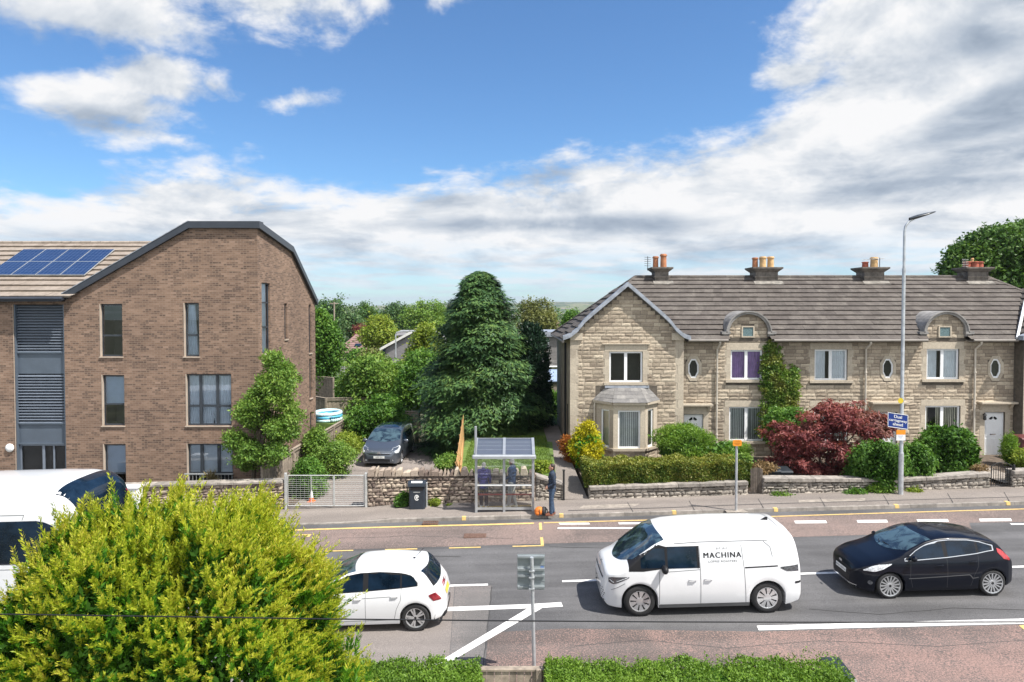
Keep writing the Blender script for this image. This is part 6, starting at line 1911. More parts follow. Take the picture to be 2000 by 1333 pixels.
def build_gates():
    pm('gate_silver', (0.50, 0.51, 0.50), 0.4, metal=0.35, var=0.12, vs=8)
    z0 = G * (xg0 + xg1) / 2 + .05
    T = thing('field_gate', 'white tubular double gate with wire infill across the driveway', 'gate', ((xg0 + xg1) / 2, YW + .05, z0))
    y = YW + .05
    h = PZ(927, y) - z0
    for px in (558, 715):
        x = PX(px, y, 950)
        MB().bbox(x - .045, x + .045, y - .045, y + .045, z0 - .1, z0 + h + .06, .012).obj('gate_post', 'gate_silver', T)
    for a, b in ((562, 651), (653, 711)):
        xa, xb = PX(a, y, 950), PX(b, y, 950)
        f = MB()
        zl, zt = z0 + .09, z0 + h - .04
        f.tube([(xa, y, zl), (xa, y, zt)], .019, 8); f.tube([(xb, y, zl), (xb, y, zt)], .019, 8)
        f.tube([(xa, y, zt), (xb, y, zt)], .02, 8); f.tube([(xa, y, zl), (xb, y, zl)], .02, 8)
        if b - a > 70: f.tube([((xa + xb) / 2 + .02, y, zl), ((xa + xb) / 2 + .02, y, zt)], .018, 8)
        lf = f.obj('gate_leaf', 'gate_silver', T, smooth=60)
        m = MB()
        n = 15
        for i in range(1, n): m.tube([(xa, y + .02, zl + (zt - zl) * i / n), (xb, y + .02, zl + (zt - zl) * i / n)], .0045, 4)
        k = int((xb - xa) / .15)
        for i in range(1, k): m.tube([(xa + (xb - xa) * i / k, y + .026, zl), (xa + (xb - xa) * i / k, y + .026, zt)], .003, 4)
        m.obj('wire_mesh', 'gate_silver', lf)
    # white box post beside the wall
    x = PX(712, y - .12, 960)
    # black iron garden gate on the right
    xa, xb = PX(1936, YW + .1, 930), PX(1977, YW + .1, 930)
    zb = pz((xa + xb) / 2)
    T = thing('iron_gate', 'black arched iron garden gate before the right-hand white door', 'gate', ((xa + xb) / 2, YW + .1, zb))
    y = YW + .1
    g = MB()
    hh = PZ(903, y) - zb
    arch = lambda u: hh * (.84 + .16 * math.sin(math.pi * u))
    n = 9
    for i in range(n + 1):
        u = i / n; x = xa + (xb - xa) * u
        g.tube([(x, y, zb + .05), (x, y, zb + arch(u) - (.12 if 0 < i < n else 0))], .011 if 0 < i < n else .02, 6)
    g.tube([(xa + (xb - xa) * u, y, zb + arch(u)) for u in np.linspace(0, 1, 11)], .014, 6)
    for z in (.08, .32, .68): g.box(xa, xb, y - .008, y + .008, zb + hh * z, zb + hh * z + .02)
    g.obj('gate_leaf', 'black_iron', T)
    MB().box(xb + .03, xb + .09, y - .03, y + .03, zb - .05, zb + hh * .9).obj('gate_post', 'black_iron', T)
    # plank gate left of the maple, with its lath fence
    xa, xb = PX(1466, YW + .1, 940), PX(1490, YW + .1, 940)
    zb = pz(xa)
    T = thing('plank_gate', 'dark weathered plank gate between the hedge and the maple', 'gate', ((xa + xb) / 2, YW + .12, zb))
    g = MB(); n = 7
    for i in range(n):
        a = xa + (xb - xa) * i / n; b = xa + (xb - xa) * (i + .82) / n
        g.box(a, b, YW + .1, YW + .12, zb + .04, zb + 1.0 - .05 * abs(i - 3) / 3)
    g.obj('boards', 'dark_wood', T)
    b = MB()
    for z in (.2, .8): b.box(xa, xb, YW + .121, YW + .15, zb + z, zb + z + .07)
    b.obj('rails', 'old_wood', T)
    # tall thin black post beside the waiting man
    x = PX(1101, YW - .02, 950); zb = pz(x)
    g = MB().bbox(x - .035, x + .035, YW - .06, YW + .01, zb, PZ(919, YW), .008)
    T = thing('gate_post', 'tall thin black post at the foot of the garden path', 'post', (x, YW, zb))
    g.obj('shaft', 'black_iron', T)
    MB().bbox(x - .05, x + .05, YW - .075, YW + .025, PZ(919, YW), PZ(919, YW) + .03, .01).obj('post_cap', 'black_iron', T)
build_gates()

def wheelie(px, w, y, zb, label, mat, h=1.05):
    x = PX(px, y, 930)
    T = thing('wheelie_bin', label, 'bin', (x, y, zb))
    b = MB()
    b.add([(x - w * .42, y - .25, zb + .06), (x + w * .42, y - .25, zb + .06), (x + w * .42, y + .22, zb + .06), (x - w * .42, y + .22, zb + .06), (x - w * .5, y - .34, zb + h * .9), (x + w * .5, y - .34, zb + h * .9), (x + w * .5, y + .30, zb + h * .9), (x - w * .5, y + .30, zb + h * .9)], [(0, 1, 5, 4), (1, 2, 6, 5), (2, 3, 7, 6), (3, 0, 4, 7), (0, 3, 2, 1), (4, 5, 6, 7)])
    b.box(x - w * .53, x + w * .53, y - .37, y + .33, zb + h * .86, zb + h * .9 - .002)
    b.obj('body', mat, T)
    l = MB(); l.prism([(x - w * .54, y - .38, zb + h * .9), (x - w * .54, y + .36, zb + h * .9), (x - w * .54, y + .30, zb + h), (x - w * .54, y - .3, zb + h * .95)], (w * 1.08, 0, 0)); l.obj('lid', mat, T)
    hd = MB().tube([(x - w * .4, y + .38, zb + h * .93), (x + w * .4, y + .38, zb + h * .93)], .018, 8); hd.obj('handle', mat, T)
    for s in (-1, 1): MB().lathe([(.09, -.03), (.09, .03)], (x + s * w * .42, y + .24, zb + .09), 'x', 14).obj('wheel', 'tyre', T)
pm('bin_dark', (0.018, 0.024, 0.03), 0.45)
wheelie(1641, .30, 11.5, .09, 'black wheelie bin at the end of the near hedge', 'bin_dark', 1.13)
pm('bin_maroon', (0.09, 0.02, 0.02), 0.5)
wheelie(1503, .58, YW + 1.0, .18, 'dark grey wheelie bin beside the plank gate', 'bin_dark', 1.0)
wheelie(1526, .58, YW + 1.1, .16, 'dark grey wheelie bin in the shade under the maple', 'bin_dark', .96)
wheelie(1998, .6, YM - 1.2, .75, 'maroon wheelie bin by the right-hand front door', 'bin_maroon')

def build_litter_bin():
    y = YW - .42
    x = PX(816, y, 970); zb = pz(x)
    T = thing('litter_bin', 'black street litter bin with a white round emblem against the rubble wall', 'litter bin', (x, y, zb))
    pm('bin_plastic', (0.022, 0.03, 0.042), 0.4, var=0.15, vs=8)
    w, d, h = .29, .27, .84
    b = MB(); b.bbox(x - w, x + w, y - d, y + d, zb, zb + h, .05)
    b.obj('body', 'bin_plastic', T)
    o = MB().box(x - w + .07, x + w - .07, y - d - .006, y - d + .02, zb + .69, zb + .80); o.obj('opening', 'ink', T)
    t = MB()
    t.prism([(x - w - .03, y - d - .05, zb + h + .0), (x - w - .03, y + d + .03, zb + h), (x - w - .03, y + d - .02, zb + h + .12), (x - w - .03, y - d + .08, zb + h + .17), (x - w - .03, y - d - .03, zb + h + .1)], (2 * w + .06, 0, 0))
    t.obj('hood', 'bin_plastic', T)
    p = MB().quad((x - .20, y - d - .015, zb + h + .128), (x + .20, y - d - .015, zb + h + .128), (x + .20, y - d + .07, zb + h + .175), (x - .20, y - d + .07, zb + h + .175)); p.obj('notice', 'plate_white', T, rn=False)
    e = MB()
    cz = zb + .43
    ring = lambda r, s=.0: [(x + r * math.cos(t_), y - d - .006, cz + r * 1.25 * math.sin(t_)) for t_ in np.linspace(R(35), R(325), 22)]
    e.grid([ring(.085), ring(.055)]); e.ball((x, y - d - .002, cz), (.035, .004, .05), 10, 6); e.box(x + .03, x + .075, y - d - .007, y - d - .002, cz + .01, cz + .05)
    e.obj('emblem', 'plate_white', T, rn=False)
    s = MB().box(x - .12, x + .12, y - d - .006, y - d + .003, zb + .615, zb + .64); s.obj('label_strip', 'rail_grey', T)
    MB().bbox(x + w + .012, x + w + .06, y - .05, y + .05, zb, zb + .92, .01).obj('support_post', 'galv', T)
build_litter_bin()

def build_shelter():
    pm('shelter_frame', (0.42, 0.44, 0.46), 0.35, metal=0.5, var=0.08)
    pm('shelter_rail', (0.42, 0.05, 0.045), 0.4)
    glassmat('shelter_roof', (0.66, 0.67, 0.70), 0.12, 0.3)
    glassmat('shelter_glass', (0.95, 0.97, 0.96), 0.03, 0.02)
    yf = 23.95
    x0, xm, x1 = PX(930, yf, 940), PX(984.5, yf, 940), PX(1041, yf, 940)
    zb = pz(xm)
    T = thing('bus_shelter', 'grey framed glass bus shelter with a tinted sloping roof and red rail', 'bus shelter', (xm, yf, zb))
    zr = PZ(892, yf)
    def post(x, top=None): MB().bbox(x - .045, x + .045, yf - .045, yf + .045, pz(x) - .02, top or zr, .012).obj('post', 'shelter_frame', T)
    for x in (x0, xm, x1): post(x)
    fr = MB()
    zs = [pz(xm) + .12, PZ(948, yf)]
    for a, b in ((x0 + .045, xm - .045), (xm + .045, x1 - .045)):
        fr.box(a, b, yf - .02, yf + .02, zs[0] - .05, zs[0] + .0); fr.box(a, b, yf - .025, yf + .025, zs[1] - .03, zs[1] + .03)
        fr.box(a, b, yf - .02, yf + .02, zs[0] + .0, zs[0] + .035)
    fr.obj('rails', 'shelter_frame', T)
    for a, b in ((x0 + .045, xm - .045), (xm + .045, x1 - .045)):
        MB().box(a, b, yf - .005, yf + .005, zs[0] + .035, zs[1] - .03).obj('glass_panel', 'shelter_glass', T)
        MB().box(a, b, yf - .005, yf + .005, zs[1] + .03, zr - .08).obj('glass_panel', 'shelter_glass', T)
        MB().box(a, b, yf - .035, yf - .028, zs[1] - .018, zs[1] + .018).obj('notice_strip', 'plate_white', T)
    zc = PZ(967, yf + .1)
    r = MB(); r.tube([(x0, yf + .16, zc), (x1, yf + .16, zc)], .03, 8)
    for x in (x0, xm, x1): r.tube([(x, yf + .05, zc), (x, yf + .16, zc)], .02, 6)
    r.obj('perch_rail', 'shelter_rail', T, smooth=60)
    # roof: low edge over the road side, rising to the back
    yb = yf + 1.05
    zf, zk = zr + .02, PZ(861, yb)
    xa, xb = x0 - .13, x1 + .10
    ro = MB()
    ro.bbox(xa, xb, yf - .22, yf + .02, zf - .06, zf + .06, .03)
    up = lambda y: zf + .02 + (zk - zf) * (y - yf) / (yb - yf)
    for x, w in ((x0 - .03, .05), (xm, .05), (x1 + .02, .05)):
        ro.prism([(x - w, yf - .1, up(yf - .1) + .02), (x - w, yb, up(yb) + .02), (x - w, yb, up(yb) + .09), (x - w, yf - .1, up(yf - .1) + .09)], (2 * w, 0, 0))
    ro.box(xa + .1, xb - .08, yb, yb + .05, zk, zk + .09)
    ro.obj('roof_frame', 'shelter_frame', T)
    for a, b in ((x0 + .02, xm - .05), (xm + .05, x1 - .03)):
        p = MB().prism([(a, yf - .05, up(yf - .05) + .045), (a, yb, up(yb) + .045), (a, yb, up(yb) + .06), (a, yf - .05, up(yf - .05) + .06)], (b - a, 0, 0)); p.obj('roof_panel', 'shelter_roof', T)
        rb = MB()
        for i in range(1, 4):
            y = yf + (yb - yf) * i / 4
            rb.box(a, b, y - .004, y + .004, up(y) + .0605, up(y) + .064)
        rb.obj('roof_rib', 'galv', T)
    # flag post above the roof, end panel
    MB().bbox(x0 - .05, x0 + .03, yf - .13, yf - .05, zf, PZ(832, yf), .01).obj('sign_post', 'shelter_frame', T)
    e = MB().box(x1 - .005, x1 + .005, yf + .05, yf + .85, zs[0], zr - .1); e.obj('end_glass', 'shelter_glass', T)
    # small white timetable print on the glass
build_shelter()

def build_poles():
    # street lamp
    yl = 24.75
    xb_ = PX(1759, yl, 960); zb = pz(xb_)
    T = thing('street_lamp', 'tall grey street lamp carrying the blue and the orange notices', 'street lamp', (xb_, yl, zb))
    zt = PZ(432, yl)
    MB().tube([(xb_, yl, zb - .1), (xb_, yl, zb + 1.5)], .088, 14).obj('base_sleeve', 'galv', T, smooth=50)
    s = MB().tube([(xb_, yl, zb + 1.5), (xb_, yl, zb + 1.58), (xb_, yl, PZ(528, yl))], [.086, .064, .058], 14); s.obj('column', 'galv', T, smooth=50)
    zj = PZ(528, yl)
    tip = P(1806, 421, yl)
    a = MB().tube([(xb_, yl, zj), (xb_, yl, zt - .42), (xb_ + .03, yl, zt - .2), (xb_ + .14, yl, zt - .03), (xb_ + .34, yl, zt + .08), (tip.x - .25, yl, tip.z - .06)], [.046, .044, .042, .04, .036, .032], 10)
    a.lathe([(.064, -.06), (.064, .06)], (xb_, yl, zj), n=12)
    a.obj('bracket_arm', 'galv', T, smooth=60)
    hd = MB()
    dx, dz = (tip.x - xb_) * 0.0 + 1, .28
    L = .95
    sx = tip.x - .55
    sz = tip.z - .13
    prof = [(0, .05, .05), (.1, .10, .06), (.3, .17, .07), (.6, .16, .055), (.85, .10, .035), (.98, .03, .02)]
    rows = []
    for u, w, t in prof:
        cx, cz = sx + u * L, sz + u * L * dz
        rows.append([(cx, yl + w * math.cos(q), cz + t * math.sin(q)) for q in np.linspace(0, 2 * math.pi, 13)])
    hd.grid(rows)
    hd.obj('lantern', 'dark_frame', T, smooth=60)
    # notices
    pm('sign_blue', (0.008, 0.035, 0.20), 0.4, var=0.05)
    pm('sign_yellow', (0.62, 0.47, 0.03), 0.5, var=0.05)
    pm('sign_orange', (0.72, 0.26, 0.015), 0.5, var=0.06)
    pm('sign_white', (0.72, 0.73, 0.73), 0.5, var=0.04)
    pm('sign_back', (0.30, 0.33, 0.345), 0.45, metal=0.4, var=0.1)
    y = yl - .10
    c = P(1753.5, 822, y)
    w, h, sl = .36, .255, -.145
    f = lambda a, b: (c.x + a, y - .012, c.z + b + a * sl)
    S_ = thing('road_sign', 'blue dual carriageway sign hung askew on the street lamp', 'sign', (c.x, y, c.z))
    MB().prism([(c.x - w, y - .006, c.z - h - w * sl), (c.x + w, y - .006, c.z - h + w * sl), (c.x + w, y - .006, c.z + h + w * sl), (c.x - w, y - .006, c.z + h - w * sl)], (0, .012, 0)).obj('plate', 'sign_blue', S_)
    b = MB()
    o = .018
    for p, q in (((-w, h), (w, h)), ((-w, -h), (w, -h))):
        b.prism([f(p[0], p[1] - o), f(q[0], q[1] - o), f(q[0], q[1] + o * .2), f(p[0], p[1] + o * .2)], (0, .003, 0))
    for x in (-w, w): b.prism([f(x - o * .5, -h + o), f(x + o * .5, -h + o), f(x + o * .5, h - o), f(x - o * .5, h - o)], (0, .003, 0))
    b.obj('border', 'sign_white', S_)
    for s_, z, sz_ in (('Dual', .135, .16), ('carriageway', .0, .135), ('ahead', -.14, .16)): lettering(s_, sz_, 'sign_white', S_, lambda a, b_, z=z: tuple(q - r for q, r in zip(f(a, b_ + z), S_.location)), bold=.003)
    k = MB(); [k.box(xb_ - .075, xb_ + .075, yl - .085, yl + .07, c.z + q, c.z + q + .03) for q in (.16, -.2)]; k.obj('clamp', 'galv', S_)
    c2 = P(1759.5, 850.5, y)
    N = thing('public_notice', 'orange and white paper notice tied to the street lamp', 'notice', (c2.x, y, c2.z))
    MB().box(c2.x - .165, c2.x + .165, y - .006, y + .006, c2.z + .02, c2.z + .19).obj('orange_panel', 'sign_orange', N)
    MB().box(c2.x - .165, c2.x + .165, y - .006, y + .006, c2.z - .19, c2.z + .018).obj('white_panel', 'sign_white', N)
    q = MB()
    for z, ww in ((-.03, .12), (-.07, .10), (-.11, .06)): q.box(c2.x - ww, c2.x + ww * .6, y - .0075, y - .0062, c2.z + z, c2.z + z + .012)
    pm('ink_blue', (0.10, 0.17, 0.36), 0.6); q.obj('print', 'ink_blue', N)
    c3 = P(1759, 783, y + .02)
    D = thing('round_tag', 'small round yellow tag on the street lamp', 'tag', (c3.x, y, c3.z))
    MB().lathe([(.10, -.012), (.10, -.004), (.001, -.004)], (c3.x, y + .02, c3.z), 'y', 18).obj('disc', 'sign_yellow', D)
    MB().box(xb_ - .07, xb_ + .07, yl - .072, yl + .068, c3.z - .015, c3.z + .015).obj('strap', 'galv', D)
    # bus stop pole with orange notice
    yp = GP(1438, 998, KH).y
    x = PX(1438, yp, 950); zb = pz(x)
    B = thing('sign_pole', 'short grey pole with an orange notice at the kerb', 'sign pole', (x, yp, zb))
    MB().tube([(x, yp, zb - .1), (x, yp, PZ(864, yp))], .042, 12).obj('pole', 'galv', B, smooth=50)
    cz = PZ(865, yp)
    g = MB(); n = 20
    g.prism([(x + .155 * math.copysign(abs(math.cos(t)) ** .35, math.cos(t)) + .0, yp - .075, cz + .105 * math.copysign(abs(math.sin(t)) ** .35, math.sin(t))) for t in np.linspace(0, 2 * math.pi, 24)[:-1]], (0, .012, 0))
    g.obj('notice', 'sign_orange', B)
    q = MB()
    for z, ww in ((.04, .09), (-.01, .11), (-.05, .07)): q.box(x - ww, x + ww, yp - .0775, yp - .0755, cz + z, cz + z + .012)
    pm('ink_brown', (0.28, 0.09, 0.01), 0.6); q.obj('print', 'ink_brown', B)
    # direction sign seen from behind, near side
    ys = 13.3
    x = PX(1042, ys, 1250); zb = G * x + .09
    top = PZ(1086, ys)
    N = thing('road_sign', 'grey back of a road sign on a pole by the near hedge', 'sign', (x, ys, zb))
    xt = PX(1038.5, ys, 1100)
    MB().tube([(x + .03, ys, zb - .6), (xt, ys, top - .03)], .036, 14).obj('pole', 'galv', N, smooth=50)
    yb2 = ys + .09
    w0, w1 = PX(1010.5, yb2, 1120) - xt, PX(1064, yb2, 1120) - xt
    zl = PZ(1152, yb2)
    pl = MB(); pl.box(xt + w0, xt + w1, yb2, yb2 + .006, zl, top); pl.obj('plate', 'sign_back', N)
    ch = MB()
    hh = top - zl
    for u in (.93, .58, .40, .08):
        z = zl + hh * u
        ch.box(xt + w0 + .005, xt + w1 - .005, yb2 - .055, yb2 - .001, z - .014, z + .026)
    for u in (.70, .25):
        z = zl + hh * u
        ch.box(xt + w0 + .002, xt + w1 - .002, yb2 - .006, yb2 - .0005, z, z + .006)
    ch.obj('channel', 'sign_back', N)
    st = MB().box(xt + w1 - .085, xt + w1 - .02, yb2 - .003, yb2 - .0008, zl + hh * .60, zl + hh * .67); st.obj('sticker', 'ink_blue', N)
    cl = MB()
    for u in (.58, .40, .08): cl.box(xt - .055, xt + .055, ys - .042, ys + .05, zl + hh * u - .012, zl + hh * u + .01)
    cl.obj('clamp', 'galv', N)
    # overhead cable
    yc = 6.0
    pts = []
    for px, py in ((-350, 1193), (0, 1200), (350, 1205), (650, 1209.5), (1000, 1213), (1300, 1215), (1700, 1216), (2000, 1215), (2350, 1212)):
        p = P(px, py, yc); pts.append(tuple(p))
    C = tag(MB().tube(pts, .0058, 6).obj('overhead_cable', 'plastic_black', None, smooth=180), 'thin black cable strung across the whole street view', 'cable')
build_poles()

def build_near_fence():
    y = 11.15
    x0, x1 = PX(936, y, 1320), PX(1068, y, 1320)
    zt = PZ(1309, y); zb = .05
    T = thing('board_fence', 'weathered grey board fence with a flat rail in the gap of the near hedge', 'fence', ((x0 + x1) / 2, y, zb))
    n = 9
    b = MB()
    for i in range(n):
        a = x0 + (x1 - x0) * i / n
        b.box(a + .004, a + (x1 - x0) / n - .004, y + rnd.uniform(0, .006), y + .02, zb, zt - .02)
    b.obj('boards', 'old_wood', T)
    r = MB().bbox(x0, x1, y - .02, y + .10, zt - .018, zt + .018, .006); r.obj('top_rail', 'old_wood', T)
    p = PX(1052, y, 1320); MB().bbox(p - .05, p + .05, y - .07, y - .022, zb, zt + .04, .01).obj('post', 'old_wood', T)
build_near_fence()

def board_run(name, label, pts, h, mat, gap=.0, w=.12, posts=True, cat='fence', group=None):
    """boarded fence along ground points (x, y, z)"""
    pts = [Vector(p) for p in pts]
    T = thing(name, label, cat, tuple(pts[0]), group=group)
    b, pp, rr = MB(), MB(), MB()
    for A, B in zip(pts, pts[1:]):
        d = (B - A); L = math.hypot(d.x, d.y); n = max(1, int(L / w)); u = Vector((d.x / L, d.y / L, 0)); nr = Vector((u.y, -u.x, 0))
        for i in range(n):
            p = A.lerp(B, (i + .02) / n); q = A.lerp(B, (i + .98 - gap) / n)
            o = nr * (.012 if i % 2 else 0); hh = h * rnd.uniform(.985, 1.01)
            b.prism([tuple(p + o), tuple(q + o), tuple(q + o + Vector((0, 0, hh))), tuple(p + o + Vector((0, 0, hh)))], tuple(nr * .018))
        m = max(1, int(round(L / 2.0)))
        for i in range(m + 1):
            p = A.lerp(B, i / m) + nr * .05
            po = MB().bbox(p.x - .05, p.x + .05, p.y - .05, p.y + .05, p.z - .1, p.z + h + .06, .012).obj('post', mat, T)
        for z in (.2, h - .12):
            rr.prism([tuple(A + nr * .031 + Vector((0, 0, z))), tuple(B + nr * .031 + Vector((0, 0, z))), tuple(B + nr * .031 + Vector((0, 0, z + .08))), tuple(A + nr * .031 + Vector((0, 0, z + .08)))], tuple(nr * .04))
        rr.prism([tuple(A - nr * .03 + Vector((0, 0, h + .012))), tuple(B - nr * .03 + Vector((0, 0, h + .012))), tuple(B - nr * .03 + Vector((0, 0, h + .05))), tuple(A - nr * .03 + Vector((0, 0, h + .05)))], tuple(nr * .12))
    b.obj('boards', mat, T); rr.obj('rails', mat, T)
    return T
def yard_z(x, y): return float(np.interp(y, [25, 36, 42], [-.12, -.2, -.75]))
board_run('board_fence', 'grey weathered board fence running back beside the brick apartments', [(-9.55, 25.8, -.05), (-9.45, 31, -.1), (-9.25, 37.5, -.15)], 1.28, 'old_wood')
board_run('board_fence', 'tall pale fence panels behind the paddling pool', [(-12.4, 42.5, -.2), (-11.35, 41.6, -.2), (-9.6, 41.8, -.2), (-8.2, 42.2, -.2)], 1.95, 'old_wood')
board_run('board_fence', 'dark brown fence behind the brick apartments', [(-13.6, 46.5, .2), (-11.9, 45.5, .2)], 2.4, 'old_wood')
board_run('shed_door', 'dark plank door in the hedge behind the parked people carrier', [(-6.1, 37.6, -.2), (-5.2, 37.6, -.2)], 1.75, 'old_wood', cat='door')

def build_new_fence():
    T = thing('stepped_fence', 'new orange timber fence stepping down towards the rubble wall', 'fence', (-2.1, 25.75, 1.0))
    N = 6
    base0, base1 = Vector((-1.90, 25.75, .95)), Vector((-2.32, 33.2, 1.02))
    top0, top1 = Vector((-2.10, 25.75, 1.50)), Vector((-2.345, 33.2, 2.18))
    pan, post = MB(), MB()
    for i in range(N):
        a, b = i / N, (i + 1) / N
        p, q = base0.lerp(base1, a), base0.lerp(base1, b)
        ta, tb = top0.lerp(top1, a), top0.lerp(top1, b)
        n = 10
        for j in range(n):
            u0, u1 = j / n, (j + .97) / n
            pan.prism([tuple(p.lerp(q, u0)), tuple(p.lerp(q, u1)), tuple(ta.lerp(tb, u1)), tuple(ta.lerp(tb, u0))], (-.02, 0, 0))
        post.prism([tuple(p + Vector((-.07, 0, 0))), tuple(p + Vector((-.03, 0, 0))), tuple(ta + Vector((-.03, 0, -.04))), tuple(ta + Vector((-.07, 0, -.04)))], (0, .1, 0))
        post.prism([tuple(p.lerp(q, .05) + Vector((-.07, 0, .3))), tuple(p.lerp(q, .98) + Vector((-.07, 0, .3))), tuple(p.lerp(q, .98) + Vector((-.07, 0, .38))), tuple(p.lerp(q, .05) + Vector((-.07, 0, .38)))], (.045, 0, 0))
    pan.obj('boards', 'new_wood', T); post.obj('posts', 'new_wood', T)
build_new_fence()

def build_cone():
    y = 26.2; x = PX(608, y, 945); z = -.18
    pm('cone_orange', (0.70, 0.15, 0.03), 0.5); 
    T = thing('traffic_cone', 'orange and white traffic cone standing inside the driveway gate', 'traffic cone', (x, y, z))
    MB().bbox(x - .14, x + .14, y - .14, y + .14, z, z + .035, .015).obj('base', 'cone_orange', T)
    MB().lathe([(.10, .035), (.075, .17)], (x, y, z), n=18).obj('lower_cone', 'cone_orange', T, smooth=50)
    MB().lathe([(.075, .17), (.05, .33)], (x, y, z), n=18).obj('sleeve', 'sign_white', T, smooth=50)
    MB().lathe([(.05, .33), (.025, .48), (.015, .485)], (x, y, z), n=18).obj('tip', 'sign_white', T, smooth=50)
build_cone()
def build_pool():
    y = 39.3
    x = PX(640, y, 810); z = PZ(822, y)
    pm('pool_blue', (0.10, 0.42, 0.62), 0.35, var=0.3, vs=3); pm('pool_light', (0.55, 0.75, 0.82), 0.35, var=0.3, vs=4)
    T = thing('paddling_pool', 'inflatable blue and white paddling pool behind the fence', 'paddling pool', (x, y, z))
    for i, m in ((0, 'pool_light'), (1, 'pool_blue'), (2, 'pool_light')):
        MB().tube([(x + .72 * math.cos(t), y + .9 * math.sin(t), z + .12 + .17 * i) for t in np.linspace(0, 2 * math.pi, 33)], .11, 8, caps=False).obj('ring', m, T, smooth=180)
    MB().lathe([(.001, .3), (.68, .3)], (x, y, z), n=24, caps=False).obj('water', 'pool_blue', T)
    r = MB()
    ya = 38.4
    xa, xb = PX(614, ya, 820), PX(664, ya, 820)
    zb, zt = PZ(832, ya), PZ(815, ya)
    for i in range(15): r.tube([(xa + (xb - xa) * i / 14, ya, zb - .6), (xa + (xb - xa) * i / 14, ya, zt)], .010, 5)
    r.box(xa, xb, ya - .012, ya + .012, zt - .05, zt - .02); r.box(xa, xb, ya - .012, ya + .012, zb - .05, zb - .02)
    tag(r.obj('railing', 'black_iron'), 'low black railing in front of the paddling pool', 'railing')
    # plinth of earth that carries them
    struct(MB().box(PX(600, 38.2, 820) - .5, -8.6, 38.2, 44, -1.5, z).obj('garden_ground', 'turf'))
build_pool()

def build_cabinet():
    y = 24.75
    x0, x1 = PX(243, y, 955), PX(274, y, 955); zt = PZ(949, y); zb = G * x0
    T = thing('street_cabinet', 'low white street cabinet between the coach and the golden conifer', 'cabinet', ((x0 + x1) / 2, y, zb))
    MB().bbox(x0 + .02, x1 - .02, y - .2, y + .2, zb, zt - .05, .012).obj('body', 'door_white', T)
    MB().bbox(x0 - .02, x1 + .02, y - .24, y + .24, zt - .048, zt, .012).obj('lid', 'upvc', T)
    m = MB().box((x0 + x1) / 2 - .004, (x0 + x1) / 2 + .004, y - .203, y - .199, zb + .1, zt - .1); m.obj('door_gap', 'seam', T)
    MB().box((x0 + x1) / 2 + .05, (x0 + x1) / 2 + .08, y - .215, y - .2, zb + .5, zb + .62).obj('handle', 'chrome', T)
build_cabinet()
# ------------------------------------------------------------------ people
def skinmat(name, col):
    pm(name, col, 0.55, var=0.08, vs=12)
skinmat('skin', (0.46, 0.25, 0.17))
pm('hair_dark', (0.035, 0.022, 0.016), 0.6); pm('hair_grey', (0.42, 0.40, 0.38), 0.7)
pm('jacket_navy', (0.018, 0.030, 0.055), 0.8, var=0.55, vs=14, bmp=0.4, bs=25)
pm('jacket_purple', (0.055, 0.045, 0.20), 0.7, var=0.3, vs=10, bmp=0.4, bs=25)
pm('jacket_blue', (0.035, 0.065, 0.14), 0.8, var=0.3, vs=10, bmp=0.4, bs=25)
pm('denim', (0.035, 0.062, 0.11), 0.9, var=0.3, vs=14, bmp=0.3)
pm('trousers_dark', (0.022, 0.026, 0.04), 0.9); pm('trousers_pale', (0.42, 0.42, 0.42), 0.9, var=0.12)
pm('shoe_brown', (0.16, 0.055, 0.03), 0.6); pm('shoe_white', (0.66, 0.66, 0.66), 0.6)

